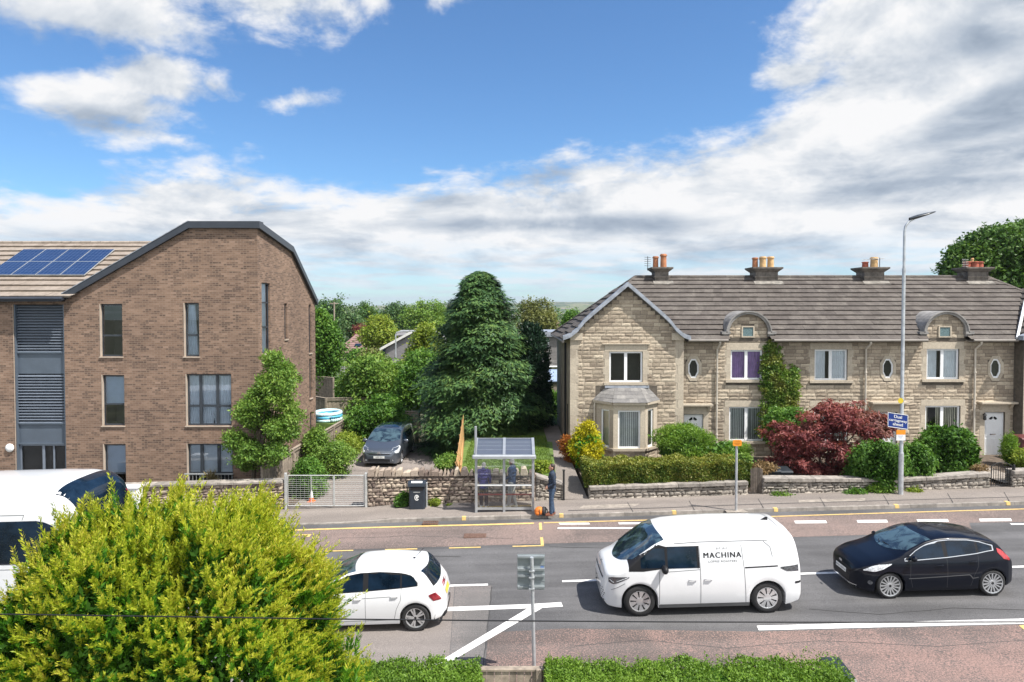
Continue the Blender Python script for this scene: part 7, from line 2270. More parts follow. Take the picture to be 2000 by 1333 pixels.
def remesh(o, v, sm=4):
    m = o.modifiers.new('blend', 'REMESH'); m.mode = 'VOXEL'; m.voxel_size = v; m.use_smooth_shade = True
    s = o.modifiers.new('soften', 'SMOOTH'); s.iterations = sm; s.factor = 0.5
def limb(mb, pts, rr, n=12, flat=1.0):
    mb.tube(pts, rr, n, True, flat)
    for p, r_ in zip(pts, rr): mb.ball(p, r_ * 1.0, 12, 8)
def person(label, loc, yaw, arms, legs=((0, 0), (0, 0)), cloth=('jacket_navy', 'denim', 'shoe_brown'), hair='hair_dark', s=1.0, head_tilt=0.0, coat_len=.86, lean=0.0, hood=None):
    """faces -y before turning; arms: ((elbow), (wrist)) per side relative to the shoulder; legs: forward offset of each foot and knee"""
    T = thing('person', label, 'person', loc, (0, 0, yaw))
    ln = lambda z: -lean * max(0, z - .9)
    b = MB(); top = MB(); low = MB(); shoe = MB()
    V = lambda x, y, z: (x * s, (y + ln(z)) * s, z * s)
    sc_ = lambda l: [q * s for q in l]
    # torso, neck, head
    def torso(mb, e):
        for z, rx, ry in ((.95, .155, .115), (1.05, .145, .105), (1.18, .155, .112), (1.30, .172, .118), (1.40, .16, .10)):
            mb.ball(V(0, .0, z), ((rx + e) * s, (ry + e) * s, .10 * s), 16, 10)
        limb(mb, [V(-.15, 0, 1.425), V(.15, 0, 1.425)], sc_([.055 + e, .055 + e]))
    torso(b, 0.0)
    limb(b, [V(0, .01, 1.42), V(0, -.005, 1.55)], sc_([.056, .05]))
    hy = -.02
    hz = 1.635
    tl = head_tilt
    b.ball(V(0, hy + .005, hz + .015), (.076 * s, .095 * s, .108 * s), 18, 12)
    b.ball(V(0, hy - .035 - tl * .02, hz - .055), (.052 * s, .055 * s, .058 * s), 14, 9)
    limb(b, [V(0, hy - .085, hz + .01), V(0, hy - .108, hz - .022)], sc_([.010, .016]), 8)
    for q in (-1, 1): b.ball(V(q * .077, hy + .012, hz - .01), (.012 * s, .022 * s, .032 * s), 8, 6)
    b.ball(V(0, hy - .083, hz - .055), (.024 * s, .014 * s, .010 * s), 8, 6)
    # arms with hands
    for q, (el, wr) in zip((-1, 1), arms):
        sh = (q * .195, 0, 1.42)
        e_ = (sh[0] + q * el[0], sh[1] + el[1], sh[2] + el[2]); w_ = (e_[0] + q * wr[0], e_[1] + wr[1], e_[2] + wr[2])
        limb(b, [V(*sh), V(*e_), V(*w_)], sc_([.052, .040, .027]))
        limb(top, [V(*sh), V(*e_), V(*w_)], sc_([.072, .060, .048]))
        d = (Vector(w_) - Vector(e_)).normalized(); sd = d.cross(Vector((q, 0, 0)))
        sd = sd.normalized() if sd.length > .2 else Vector((0, 1, 0))
        w = Vector(w_); pc = w + d * .05
        limb(b, [V(*(w + d * .01)), V(*(w + d * .085))], sc_([.026, .032]), 10, 1.0)
        for i in range(4):
            k0 = w + d * .09 + sd * (.024 - .016 * i); L = (.07, .08, .075, .058)[i]
            inn = Vector((-q, 0, 0))
            limb(b, [V(*k0), V(*(k0 + d * L * .55 + inn * .006)), V(*(k0 + d * L + inn * .022))], sc_([.0095, .009, .0075]), 8)
        k0 = w + d * .035 + sd * .03
        limb(b, [V(*k0), V(*(k0 + d * .03 + sd * .022)), V(*(k0 + d * .06 + sd * .026))], sc_([.012, .0105, .009]), 8)
    # legs, shoes
    for q, (fy, ky) in zip((-1, 1), legs):
        hp, kn, an = (q * .088, 0, .90), (q * .095, ky - .012, .49), (q * .10, fy + .015, .085)
        limb(b, [V(*hp), V(*kn), V(*an)], sc_([.085, .056, .040]))
        limb(b, [V(an[0], an[1] + .03, .045), V(an[0] + q * .015, an[1] - .15, .035)], sc_([.042, .036]))
        limb(low, [V(*hp), V(*kn), V(an[0], an[1], .10)], sc_([.105, .078, .066]))
        limb(shoe, [V(an[0], an[1] + .04, .05), V(an[0] + q * .01, an[1] - .06, .052), V(an[0] + q * .018, an[1] - .165, .042)], sc_([.047, .048, .040]))
        shoe.box((an[0] - .045) * s, (an[0] + .055) * s, (an[1] - .20) * s, (an[1] + .085) * s, 0.001, .022 * s)
    body = b.obj('body', 'skin', T, local=True); remesh(body, .0085, 3)
    torso(top, .028)
    for z in np.linspace(coat_len, .98, 3): top.ball(V(0, 0, z), (.178 * s, .14 * s, .075 * s), 16, 8)
    limb(top, [V(0, .005, 1.44), V(0, 0, 1.505)], sc_([.085, .070]))
    if hood: top.ball(V(0, .075, 1.50), (.10 * s, .075 * s, .075 * s), 12, 8)
    j = top.obj('jacket', cloth[0], T, local=True); remesh(j, .011, 3)
    low.ball(V(0, 0, .93), (.172 * s, .13 * s, .10 * s), 14, 8)
    t = low.obj('trousers', cloth[1], T, local=True); remesh(t, .011, 3)
    f = shoe.obj('shoes', cloth[2], T, local=True); remesh(f, .008, 2)
    h = MB()
    h.ball(V(0, hy + .022, hz + .045), (.084 * s, .092 * s, .092 * s), 16, 10); h.ball(V(0, hy + .055, hz - .01), (.075 * s, .055 * s, .085 * s), 14, 8)
    ho = h.obj('hair', hair, T, local=True); remesh(ho, .009, 3)
    e = MB()
    for q in (-1, 1): e.ball(V(q * .031, hy - .082, hz + .012), (.012 * s, .008 * s, .007 * s), 8, 6)
    e.obj('eyes', 'ink', T, local=True)
    return T
def build_people():
    p = GP(1078, 1006, KH + .012)
    person('man in a mottled navy jacket and jeans waiting beside the bus shelter', (p.x, p.y, pz(p.x)), R(-90), arms=(((.03, .06, -.27), (-.03, -.17, -.17)), ((.04, .07, -.27), (-.05, -.19, -.14))), legs=((.03, .0), (-.05, -.02)), s=1.01, lean=-.02, coat_len=.84)
    # rucksack by his feet
    x, y = PX(1056, p.y, 998), p.y - .02
    z = pz(x)
    pm('bag_orange', (0.62, 0.17, 0.02), 0.65, var=0.25, vs=9); pm('bag_black', (0.02, 0.02, 0.022), 0.7)
    B = thing('rucksack', 'orange and black rucksack on the pavement at the feet of the jeans wearer', 'rucksack', (x, y, z))
    b = MB(); b.ball((x - .05, y, z + .15), (.17, .14, .155), 14, 10); b.ball((x - .10, y - .04, z + .10), (.11, .11, .10), 12, 8)
    o = b.obj('pack', 'bag_orange', B); remesh(o, .012)
    k = MB(); k.ball((x + .10, y, z + .15), (.10, .15, .155), 14, 10); k.ball((x + .02, y, z + .03), (.18, .13, .035), 12, 8)
    o = k.obj('back_panel', 'bag_black', B); remesh(o, .012)
    s = MB()
    for q in (-1, 1): s.tube([(x + .16, y + q * .07, z + .27), (x + .24, y + q * .08, z + .17), (x + .22, y + q * .08, z + .05), (x + .14, y + q * .08, z + .03)], .014, 6)
    s.obj('strap', 'bag_black', B, smooth=60)
    s = MB().box(x - .06, x - .04, y - .146, y - .13, z + .06, z + .25); s.obj('zip', 'bag_black', B)
    y2 = 24.55
    xa = PX(945, y2, 965)
    person('person in a purple jacket with pale hair waiting behind the shelter glass', (xa, y2, pz(xa)), R(172), arms=(((.05, .02, -.26), (-.02, -.14, -.20)), ((.05, .02, -.26), (-.04, -.16, -.17))), cloth=('jacket_purple', 'trousers_dark', 'shoe_white'), hair='hair_grey', s=.93, hood=True, coat_len=.80)
    xb = PX(1000, y2, 960)
    person('person in a dark blue jacket and pale trousers waiting behind the shelter glass', (xb, y2 - .05, pz(xb)), R(-110), arms=(((.03, .04, -.27), (-.02, -.10, -.22)), ((.04, .02, -.27), (-.08, -.20, -.10))), legs=((.08, .02), (-.10, -.04)), cloth=('jacket_blue', 'trousers_pale', 'shoe_white'), hair='hair_grey', s=1.0, coat_len=.84)
build_people()
# ------------------------------------------------------------------ gardens
def build_gardens():
    def slab(name, mat, pts, depth=1.5):
        mb = MB().prism([(x, y, z) for x, y, z in pts], (0, 0, -depth)); return struct(mb.obj(name, mat))
    slab('driveway', 'drive_tarmac', [(-9.6, 25.62, -.16), (-2.25, 25.62, -.14), (-2.4, 37.8, -.17), (-9.4, 37.8, -.17)], .5)
    slab('lawn', 'turf', [(-1.95, 25.62, 1.02), (1.65, 25.62, 1.0), (1.95, 33.5, 1.0), (-2.3, 33.5, 1.02)])
    slab('back_lawn', 'turf', [(-2.3, 33.52, .98), (2.5, 33.52, .98), (2.5, 46, .9), (-2.3, 46, .9)])
    # sloping garden path beside the house
    mb = MB()
    ys = [25.25, 25.7, 27, 29, 31, 33, 36.5]
    zs = [.20, .34, .62, .86, .98, 1.02, 1.04]
    mb.grid([[(np.interp(y, [25, 28, 36], [1.68, 1.72, 1.62]), y, z), (np.interp(y, [25, 28, 36], [2.85, 2.5, 2.45]), y, z)] for y, z in zip(ys, zs)])
    struct(mb.obj('garden_path', 'paving', rn=False))
    slab('garden_bed', 'soil', [(2.88, 25.62, .50), (28, 25.62, .75), (28, 30.4, .78), (2.6, 30.0, .70)])
    mb = MB(); 
    xa, xb = PX(1936, 26, 930), PX(1977, 26, 930)
    mb.grid([[(xa, y, .79), (xb + .3, y, .79)] for y in (25.3, 27, 29, 30.2)]); struct(mb.obj('garden_path', 'sandy', rn=False))
    slab('weed_bed', 'soil', [(-9.55, 25.63, -.13), (-8.25, 25.63, -.13), (-8.35, 37, -.13), (-9.3, 37, -.13)], .3)
    # gravelly border lines on the drive
build_gardens()

# ------------------------------------------------------------------ plants
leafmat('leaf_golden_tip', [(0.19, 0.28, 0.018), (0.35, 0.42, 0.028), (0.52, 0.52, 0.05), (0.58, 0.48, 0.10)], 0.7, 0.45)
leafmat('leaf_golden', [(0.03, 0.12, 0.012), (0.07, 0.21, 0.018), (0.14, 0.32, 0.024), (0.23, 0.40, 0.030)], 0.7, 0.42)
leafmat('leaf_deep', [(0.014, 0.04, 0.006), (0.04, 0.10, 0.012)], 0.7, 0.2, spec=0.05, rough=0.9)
leafmat('leaf_conifer', [(0.016, 0.040, 0.017), (0.034, 0.080, 0.028), (0.072, 0.142, 0.040), (0.150, 0.225, 0.057)], 0.5, 0.15)
leafmat('leaf_conifer_shaded', [(0.007, 0.020, 0.012), (0.013, 0.036, 0.020), (0.024, 0.055, 0.024)], 0.5, 0.12)  # conifer green darkened to paint in shade
leafmat('leaf_green', [(0.032, 0.091, 0.016), (0.068, 0.161, 0.023), (0.121, 0.238, 0.036), (0.189, 0.308, 0.052)], 0.6, 0.3)
leafmat('leaf_light', [(0.062, 0.130, 0.023), (0.112, 0.215, 0.036), (0.188, 0.293, 0.052), (0.275, 0.364, 0.085)], 0.6, 0.32)
leafmat('leaf_lime', [(0.088, 0.150, 0.017), (0.165, 0.240, 0.026), (0.253, 0.312, 0.042), (0.330, 0.360, 0.060)], 0.6, 0.32)
leafmat('leaf_olive', [(0.085, 0.101, 0.031), (0.143, 0.162, 0.048), (0.221, 0.223, 0.073)], 0.6, 0.3)
leafmat('leaf_far', [(0.035, 0.088, 0.035), (0.072, 0.144, 0.053), (0.128, 0.208, 0.072), (0.192, 0.256, 0.088)], 0.12, 0.25)
leafmat('leaf_big', [(0.024, 0.061, 0.013), (0.051, 0.115, 0.021), (0.088, 0.169, 0.031), (0.149, 0.236, 0.058)], 0.3, 0.28)
leafmat('leaf_hedge', [(0.039, 0.078, 0.014), (0.077, 0.132, 0.020), (0.154, 0.180, 0.031), (0.224, 0.195, 0.049)], 1.3, 0.22)
leafmat('leaf_bright', [(0.06, 0.13, 0.016), (0.12, 0.22, 0.026), (0.19, 0.31, 0.042), (0.27, 0.38, 0.075)], 1.0, 0.35)
leafmat('leaf_browned_lit', [(0.11, 0.145, 0.02), (0.19, 0.215, 0.035), (0.29, 0.26, 0.05)], 1.3, 0.22)  # browned hedge-top leaves, colour also lightened to paint in a sunlit top
leafmat('leaf_maple', [(0.08, 0.022, 0.026), (0.17, 0.042, 0.046), (0.29, 0.085, 0.078), (0.40, 0.17, 0.145)], 0.8, 0.35, patch=((0.20, 0.12, 0.10), 0.45, 0.6))
leafmat('leaf_yellow', [(0.18, 0.18, 0.008), (0.36, 0.33, 0.010), (0.54, 0.47, 0.015), (0.60, 0.52, 0.03)], 1.5, 0.3)
leafmat('leaf_rust', [(0.18, 0.05, 0.012), (0.32, 0.10, 0.02), (0.40, 0.20, 0.03)], 1.5, 0.25)
leafmat('leaf_ivy', [(0.04, 0.11, 0.018), (0.09, 0.18, 0.03), (0.16, 0.25, 0.05), (0.27, 0.32, 0.08)], 0.8, 0.3, patch=((0.30, 0.26, 0.07), 1.1, 0.5))
leafmat('leaf_dry', [(0.17, 0.11, 0.055), (0.28, 0.19, 0.09)], 1.0, 0.2)
leafmat('grass_blade', [(0.06, 0.12, 0.015), (0.12, 0.19, 0.028), (0.19, 0.25, 0.045)], 0.5, 0.3)

def eb(l, r, t, b, Y, dy=None):
    c = P((l + r) / 2, (t + b) / 2, Y)
    rx, rz = (r - l) / 2 * Y / F, (b - t) / 2 * Y / F
    return (c.x, c.y, c.z), (rx, dy if dy else rx * .8, rz)
def bush(name, label, l, r, t, b, Y, mat, n, size, cat='bush', k=8, dy=None, clump=.16, up=.35, asp=.5, group=None, zb=None, fill=None, **kw):
    c, rd = eb(l, r, t, b, Y, dy)
    z0 = zb if zb is not None else c[2] - rd[2]
    T = thing(name, label, cat, (c[0], c[1], z0), group=group)
    lb = lobes_auto(c, rd, k)
    crown('foliage', lb, n, mat, T, size, asp, clump * 1.2, up=up, **{'shell': .24, **kw})
    st = MB()
    for i in range(5):
        a = rnd.uniform(0, 6.3); st.tube([(c[0] + .04 * math.cos(a), c[1] + .04 * math.sin(a), z0 - .05), (c[0] + rd[0] * .3 * math.cos(a), c[1] + rd[1] * .3 * math.sin(a), c[2]), (c[0] + rd[0] * .55 * math.cos(a), c[1] + rd[1] * .55 * math.sin(a), c[2] + rd[2] * .5)], [.03, .02, .008], 6)
    st.obj('stems', 'bark', T, smooth=60)
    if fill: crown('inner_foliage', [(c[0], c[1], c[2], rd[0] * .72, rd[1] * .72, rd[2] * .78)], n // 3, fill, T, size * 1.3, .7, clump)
    return T
def tree(name, label, px, top, w, bot, Y, mat, n, size, cat='tree', k=11, trunk_r=.16, ground=-1.0, group=None, clump=.3, lob=None, dy=None, shell=.16, sq=.45, **kw):
    c, rd = eb(px - w / 2, px + w / 2, top, bot, Y, dy)
    T = thing(name, label, cat, (c[0], c[1], ground), group=group)
    lb = lob or lobes_auto(c, rd, k, sq)
    crown('crown', lb, n, mat, T, size, .55, clump, shell=shell, **kw)
    t = MB()
    zc = c[2]
    t.tube([(c[0], c[1], ground - .1), (c[0] + .05, c[1], ground + (zc - ground) * .4), (c[0] - .05, c[1], zc), (c[0], c[1], c[2] + rd[2] * .6)], [trunk_r * 1.3, trunk_r, trunk_r * .7, trunk_r * .2], 9)
    for q in lb[1:1 + 8]:
        t.tube([(c[0], c[1], ground + (zc - ground) * .75), ((c[0] + q[0]) / 2, (c[1] + q[1]) / 2, (zc + q[2]) / 2 - .1), (q[0], q[1], q[2])], [trunk_r * .5, trunk_r * .33, trunk_r * .12], 6)
    t.obj('trunk', 'bark', T, smooth=60)
    return T

# golden conifer in the foreground
def build_golden():
    C = np.array([-4.62, 9.35, 1.50]); RD = np.array([2.42, 1.7, 2.80]); ne = 2.6
    T = thing('golden_conifer', 'big golden green conifer with feathery upright sprays in the foreground', 'conifer', (C[0], C[1], 0.0))
    def surf(n):
        d = unit(rng.normal(size=(n * 3, 3)))
        d = d[(d[:, 2] > -.15) & (d[:, 1] < .75)][:n]
        r = (np.abs(d / 1.0) ** ne).sum(1) ** (-1 / ne)
        s = d * r[:, None]
        nr = unit(np.sign(d) * np.abs(s) ** (ne - 1) / RD)
        # lumpy outline: broad vertical buttresses
        az = np.arctan2(d[:, 0], -d[:, 1]); el = d[:, 2]
        lump = 1 + .06 * np.sin(az * 7 + 1.3 + 2.0 * el) + .06 * np.sin(az * 15 + el * 7) + .05 * np.sin(el * 13 + az * 4) + .03 * np.sin(az * 31 + el * 5)
        s[:, 0] = np.where(s[:, 0] > 0, s[:, 0] * .88, s[:, 0])
        return C + s * RD * lump[:, None], nr
    Np = 5600
    p, nr = surf(Np)
    # leaders that break the outline
    for px, py, hh in ((285, 936, .7), (408, 930, .75), (545, 1000, .5), (596, 1015, .5), (688, 1165, .6), (105, 1042, .5), (200, 985, .5), (350, 955, .4), (480, 962, .4)):
        t_ = P(px, py, 9.2 if px < 620 else 8.6); m_ = int(26 * hh) if px < 620 else 7
        f_ = rng.uniform(0, 1, (m_, 1))
        p = np.concatenate([p, np.array(t_) - np.array([0, 0, .42]) - f_ * np.array([0, 0, hh]) + rng.normal(size=(m_, 3)) * np.array([.09, .09, 0]) * (.3 + f_)])
        nr = np.concatenate([nr, unit(np.array([0, 0, 1.0]) + rng.normal(size=(m_, 3)) * .25)])
    Np = len(p)
    up = np.array([0, 0, 1.0])
    ax = unit(nr * .60 + up * rng.uniform(.6, 1.35, (Np, 1)) + rng.normal(size=(Np, 3)) * .22)
    wind = np.array([0.35, -.05, 0])
    Ln = rng.uniform(.30, .62, Np)
    # a few leaders that break the outline
    lead = rng.random(Np) < .035
    Ln[lead] *= 1.35
    M = 68
    s = np.linspace(.06, 1, M)
    side = unit(np.cross(ax, rvec(Np)))
    bend = unit(wind + nr * .3 + rng.normal(size=(Np, 3)) * .2)
    ii = np.repeat(np.arange(Np), M); ss = np.tile(s, Np) + rng.normal(size=Np * M) * .01
    root = p - nr * .30
    pos = root[ii] + ax[ii] * (Ln[ii] * ss)[:, None] + bend[ii] * (Ln[ii] * .28 * ss ** 2)[:, None] - np.array([0, 0, 1]) * (Ln[ii] * .10 * ss ** 3)[:, None]
    sgn = np.where(np.arange(Np * M) % 2 == 0, 1.0, -1.0)
    third = np.cross(ax, side)
    ang = rng.normal(size=Np * M) * .55
    lat = side[ii] * np.cos(ang)[:, None] + third[ii] * np.sin(ang)[:, None]
    D = unit(ax[ii] * rng.uniform(.55, 1.0, (Np * M, 1)) + lat * sgn[:, None] * .75 + bend[ii] * .25)
    L = .094 * (1.12 - ss * .62) * rng.uniform(.7, 1.3, Np * M)
    Sd = unit(np.cross(D, nr[ii] + rvec(Np * M) * .6))
    W = L * .28
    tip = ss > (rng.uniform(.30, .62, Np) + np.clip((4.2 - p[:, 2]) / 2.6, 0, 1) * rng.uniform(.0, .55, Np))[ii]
    # spray bases and low sprays keep their plain green; outer sprays are gold
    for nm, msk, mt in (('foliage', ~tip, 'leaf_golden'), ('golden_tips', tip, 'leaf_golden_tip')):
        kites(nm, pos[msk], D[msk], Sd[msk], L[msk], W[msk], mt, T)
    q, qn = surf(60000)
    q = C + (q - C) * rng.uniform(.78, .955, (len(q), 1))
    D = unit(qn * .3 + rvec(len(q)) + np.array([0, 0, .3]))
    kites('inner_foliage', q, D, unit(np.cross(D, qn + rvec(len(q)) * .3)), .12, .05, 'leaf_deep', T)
    MB().tube([(C[0], C[1], -.1), (C[0], C[1], 2.5), (C[0], C[1], 4.3)], [.2, .15, .05], 10).obj('trunk', 'bark', T, smooth=60)
    # one loose spray leaning out to the right over the white car
build_golden()

def frond_conifer(name, label, base, h, rprof, nb, mat, m=30, size=.30, ground=None):
    T = thing(name, label, 'conifer', base)
    x0, y0, z0 = base
    t = np.sort(rng.uniform(.02, 1.0, nb) ** 1.35)
    az = rng.uniform(0, 2 * math.pi, nb)
    tier = .10 * np.sin(t * 34 + np.sin(az * 2) * 1.5)          # loose tiers
    Lb = np.interp(t, [q[0] for q in rprof], [q[1] for q in rprof]) * (rng.uniform(.78, 1.10, nb) + tier * 1.3 + .10 * np.sin(az * 3 + t * 9) + np.where(rng.random(nb) < .06, .12, 0))
    dr = np.stack([np.cos(az), np.sin(az), np.zeros(nb)], 1)
    lt = np.stack([-np.sin(az), np.cos(az), np.zeros(nb)], 1)
    ii = np.repeat(np.arange(nb), m)
    s = np.tile(np.linspace(.42, 1.03, m), nb) + rng.normal(size=nb * m) * .015
    s = np.where(Lb[ii] < .8, s * .9 + .05, s)
    rise = np.interp(t, [0, .6, 1], [.08, .22, .45])
    z = z0 + h * t[ii] + Lb[ii] * (rise[ii] * s - .30 * np.maximum(0, s - .55) ** 1.3 * 1.6)
    sway = rng.normal(size=nb * m) * .07
    pos = np.stack([x0 + dr[ii, 0] * Lb[ii] * s, y0 + dr[ii, 1] * Lb[ii] * s, z], 1) + lt[ii] * (sway * Lb[ii])[:, None] + rng.normal(size=(nb * m, 3)) * .035
    sg = np.where(np.arange(nb * m) % 2 == 0, 1.0, -1.0)
    D = unit(dr[ii] * rng.uniform(.5, 1.0, (nb * m, 1)) + lt[ii] * (sg * rng.uniform(.25, .95, nb * m))[:, None] + np.array([0, 0, -1]) * rng.uniform(.15, .75, (nb * m, 1)) + rvec(nb * m) * .15)
    up = unit(np.array([0, 0, 1.0]) + dr[ii] * .5 + rvec(nb * m) * .35)
    Sd = unit(np.cross(D, up))
    L = size * rng.uniform(.6, 1.25, nb * m)
    kites('crown', pos, D, Sd, L, L * .30, mat, T, fold=.15)
    crown('inner_foliage', [(x0, y0, z0 + h * .30, rprof[1][1] * .62, rprof[1][1] * .62, h * .34), (x0, y0, z0 + h * .58, rprof[1][1] * .36, rprof[1][1] * .36, h * .3)], 9000, 'leaf_conifer_shaded', T, .28, .5, .3, droop=.5)
    MB().tube([(x0, y0, z0 - .1), (x0, y0, z0 + h * .5), (x0, y0, z0 + h * .97)], [.28, .16, .03], 10).obj('trunk', 'bark', T, smooth=60)
    return T
def build_conifers():
    Y = 35.5
    b = P(937, 870, Y)
    top = PZ(528, Y)
    z0 = -.1
    frond_conifer('spruce_tree', 'tall dark green conifer with drooping tiers behind the bus shelter', (b.x, Y, z0), top - z0 - .15, [(0, 2.85), (.2, 3.05), (.35, 2.8), (.5, 2.4), (.64, 2.0), (.79, 1.5), (.9, .95), (.965, .55), (1.0, .15)], 4300, 'leaf_conifer', 32, .27)
    # leaning second leader
    Y = 36.2
    cx = P(1035, 760, Y)
    T = thing('columnar_conifer', 'upright conifer coloured dark as if shaded, between the tall conifer and the stone row', 'conifer', (cx.x, Y + .3, 0.6))
    lb = [(cx.x - .1, Y + .3, 2.6, 1.15, 1.0, 2.4), (cx.x + .15, Y + .3, 4.0, .85, .85, 2.4), (cx.x - .1, Y + .3, 5.0, .5, .5, 1.5), (cx.x + .3, Y + .2, 1.7, 1.0, .9, 1.4)]
    crown('crown', lb, 22000, 'leaf_conifer_shaded', T, .17, .4, .2, up=-.1, droop=-.5, shell=.08)
    MB().tube([(cx.x, Y + .3, .5), (cx.x, Y + .3, 5.5)], [.16, .03], 8).obj('trunk', 'bark', T)
build_conifers()

def build_street_plants():
    # slim tree by the corner of the apartments
    Y = 26.35
    T = thing('street_tree', 'slim light green tree in front of the brick corner', 'tree', (PX(497, Y, 940), Y, -.3))
    def el(l, r, t, b, d=1.0):
        c, rd = eb(l, r, t, b, Y); return (c[0], c[1], c[2], rd[0], rd[0] * d, rd[2])
    lb = []
    g = np.random.default_rng(11)
    for py in np.linspace(702, 905, 15):
        cl = np.interp(py, [690, 740, 790, 850, 880, 910], [546, 540, 535, 520, 512, 500]); hw = np.interp(py, [690, 715, 760, 810, 860, 890, 912], [12, 24, 34, 48, 57, 46, 18])
        for q in range(4 if hw > 30 else 2):
            cx = cl + g.uniform(-1, 1) * hw; w_ = g.uniform(13, 25); lb.append(el(cx - w_, cx + w_, py - w_ * .8, py + w_ * .7, 1.3))
            lb[-1] = (lb[-1][0], Y + g.uniform(-1, 1) * hw * .017, *lb[-1][2:])
    crown('crown', lb, 27000, 'leaf_light', T, .12, .45, .14, up=.15, per=9, shell=.28, out_w=.4)
    t = MB()
    bx = PX(494, Y, 940)
    t.tube([(bx, Y, -.4), (bx + .02, Y, .7), (bx + .1, Y, 1.5), (bx + .42, Y, 3.2), (bx + .75, Y, 4.9)], [.12, .09, .08, .05, .02], 9)
    for tx, tz in ((-.75, 2.6), (1.35, 2.9), (.95, 3.7), (.2, 3.6), (-.3, 1.9), (1.0, 2.2)):
        t.tube([(bx + .12, Y, 1.3), (bx + .12 + tx * .5, Y - .05, (1.3 + tz) / 2 + .1), (bx + tx, Y - .1, tz)], [.05, .035, .01], 6)
    t.obj('trunk', 'bark', T, smooth=60)
    # clipped hedge with a flat top
    def hedge(name, label, x0, x1, y0, y1, zb, zt, mat, n, size, inner='leaf_deep', wob=.06, cat='hedge', topm=None):
        xm = (x0 + x1) / 2
        H_ = thing(name, label, cat, (xm, (y0 + y1) / 2, zb(xm)))
        A = [(x1 - x0) * (y1 - y0), (x1 - x0) * 1.0, (y1 - y0) * .9, (y1 - y0) * .9]
        A = np.array(A) / sum(A); f = rng.choice(4, n, p=A)
        u, v = rng.random(n), rng.random(n)
        x = np.where(f <= 1, x0 + (x1 - x0) * u, np.where(f == 2, x0, x1)); y = np.where(f == 0, y0 + (y1 - y0) * v, np.where(f == 1, y0, y0 + (y1 - y0) * u))
        b_ = zb(x); t_ = zt(x) + .035 * np.sin(x * 5.1) + .025 * np.sin(x * 11 + y * 7)
        z = np.where(f == 0, t_, b_ + (t_ - b_) * v)
        Nn = np.stack([np.where(f == 2, -1, np.where(f == 3, 1, 0)), np.where(f == 1, -1, 0), np.where(f == 0, 1, 0)], 1).astype(float)
        p = np.stack([x, y, z], 1) - Nn * np.abs(rng.normal(size=(n, 1))) * wob * 1.2 + Nn * (.05 * np.sin(x * 3.3 + z * 4) + .03 * np.sin(x * 9))[:, None]
        edge = (1 - np.clip((t_ - z) / .12, 0, 1)) * (f != 0)
        p = p - Nn * (edge * .07)[:, None]
        m_ = unit(Nn * .7 + rvec(n) * .8 + np.array([0, 0, .3])); D = unit(np.cross(m_, rvec(n)) + Nn * .4); S_ = unit(np.cross(m_, D))
        L = size * rng.uniform(.6, 1.4, n)
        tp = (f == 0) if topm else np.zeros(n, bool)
        kites('foliage', p[~tp], D[~tp], S_[~tp], L[~tp], L[~tp] * .55, mat, H_)
        if topm: kites('browned_lit_top', p[tp], D[tp], S_[tp], L[tp], L[tp] * .55, topm, H_)
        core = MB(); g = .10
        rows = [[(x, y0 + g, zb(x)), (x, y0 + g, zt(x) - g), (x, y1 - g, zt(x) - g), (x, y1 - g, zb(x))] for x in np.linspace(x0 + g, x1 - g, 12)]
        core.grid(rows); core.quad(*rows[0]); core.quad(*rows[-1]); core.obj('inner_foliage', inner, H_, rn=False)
        return H_
    x0, x1 = PX(1140, 25.8, 920), PX(1460, 25.8, 920)
    hedge('clipped_hedge', 'long clipped hedge with a browned, brighter coloured flat top on the low stone wall', x0, x1, 25.45, 26.75, lambda x: .60 + 0 * x, lambda x: 1.40 + .02 * (x - x0), 'leaf_hedge', 42000, .075, topm='leaf_browned_lit')
    y = 11.0
    for a, b, lab in ((640, 938, 'small leaved green hedge between the golden conifer and the board fence'), (1066, 1644, 'long small leaved green hedge along the bottom right of the view')):
        xa, xb = PX(a, y, 1320), PX(b, y, 1320)
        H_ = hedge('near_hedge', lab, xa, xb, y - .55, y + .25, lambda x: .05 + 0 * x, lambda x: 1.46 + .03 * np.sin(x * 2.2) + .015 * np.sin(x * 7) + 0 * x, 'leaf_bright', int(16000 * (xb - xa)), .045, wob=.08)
        # loose shoots along the top
        n = int(90 * (xb - xa)); M = 9
        bx = rng.uniform(xa, xb, n); by = rng.uniform(y - .5, y + .25, n)
        tall = rng.uniform(.04, .16, n) + np.where((bx > PX(1585, y)) & (bx < PX(1635, y)), .12, 0)
        ii = np.repeat(np.arange(n), M); s = np.tile(np.linspace(0, 1, M), n)
        p = np.stack([bx[ii] + rng.normal(size=n * M) * .015, by[ii] + rng.normal(size=n * M) * .015, 1.44 + tall[ii] * s], 1)
        D = unit(rvec(n * M) + np.array([0, 0, .7])); kites('shoots', p, D, unit(np.cross(D, rvec(n * M))), .045, .024, 'leaf_bright', H_)
    # bushes in the terrace gardens: (l, r, t, b, Y)
    bush('golden_bush', 'rounded bright yellow conifer bush left of the bay window', 1112, 1179, 832, 925, 28.2, 'leaf_yellow', 15000, .12, k=7, clump=.12, up=-.2, droop=.6, asp=.3, fill='leaf_golden')
    bush('russet_bush', 'rust orange bush beside the yellow conifer bush', 1097, 1128, 850, 915, 28.7, 'leaf_rust', 5000, .10, k=5, clump=.12, up=-.1, droop=.4, asp=.35)
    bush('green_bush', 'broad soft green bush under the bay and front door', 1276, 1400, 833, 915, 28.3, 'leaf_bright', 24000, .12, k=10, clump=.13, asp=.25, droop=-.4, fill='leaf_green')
    bush('green_bush', 'low green bush below the lower front window', 1372, 1460, 862, 918, 28.0, 'leaf_bright', 12000, .11, k=7, clump=.13, asp=.25, droop=-.2, fill='leaf_green')
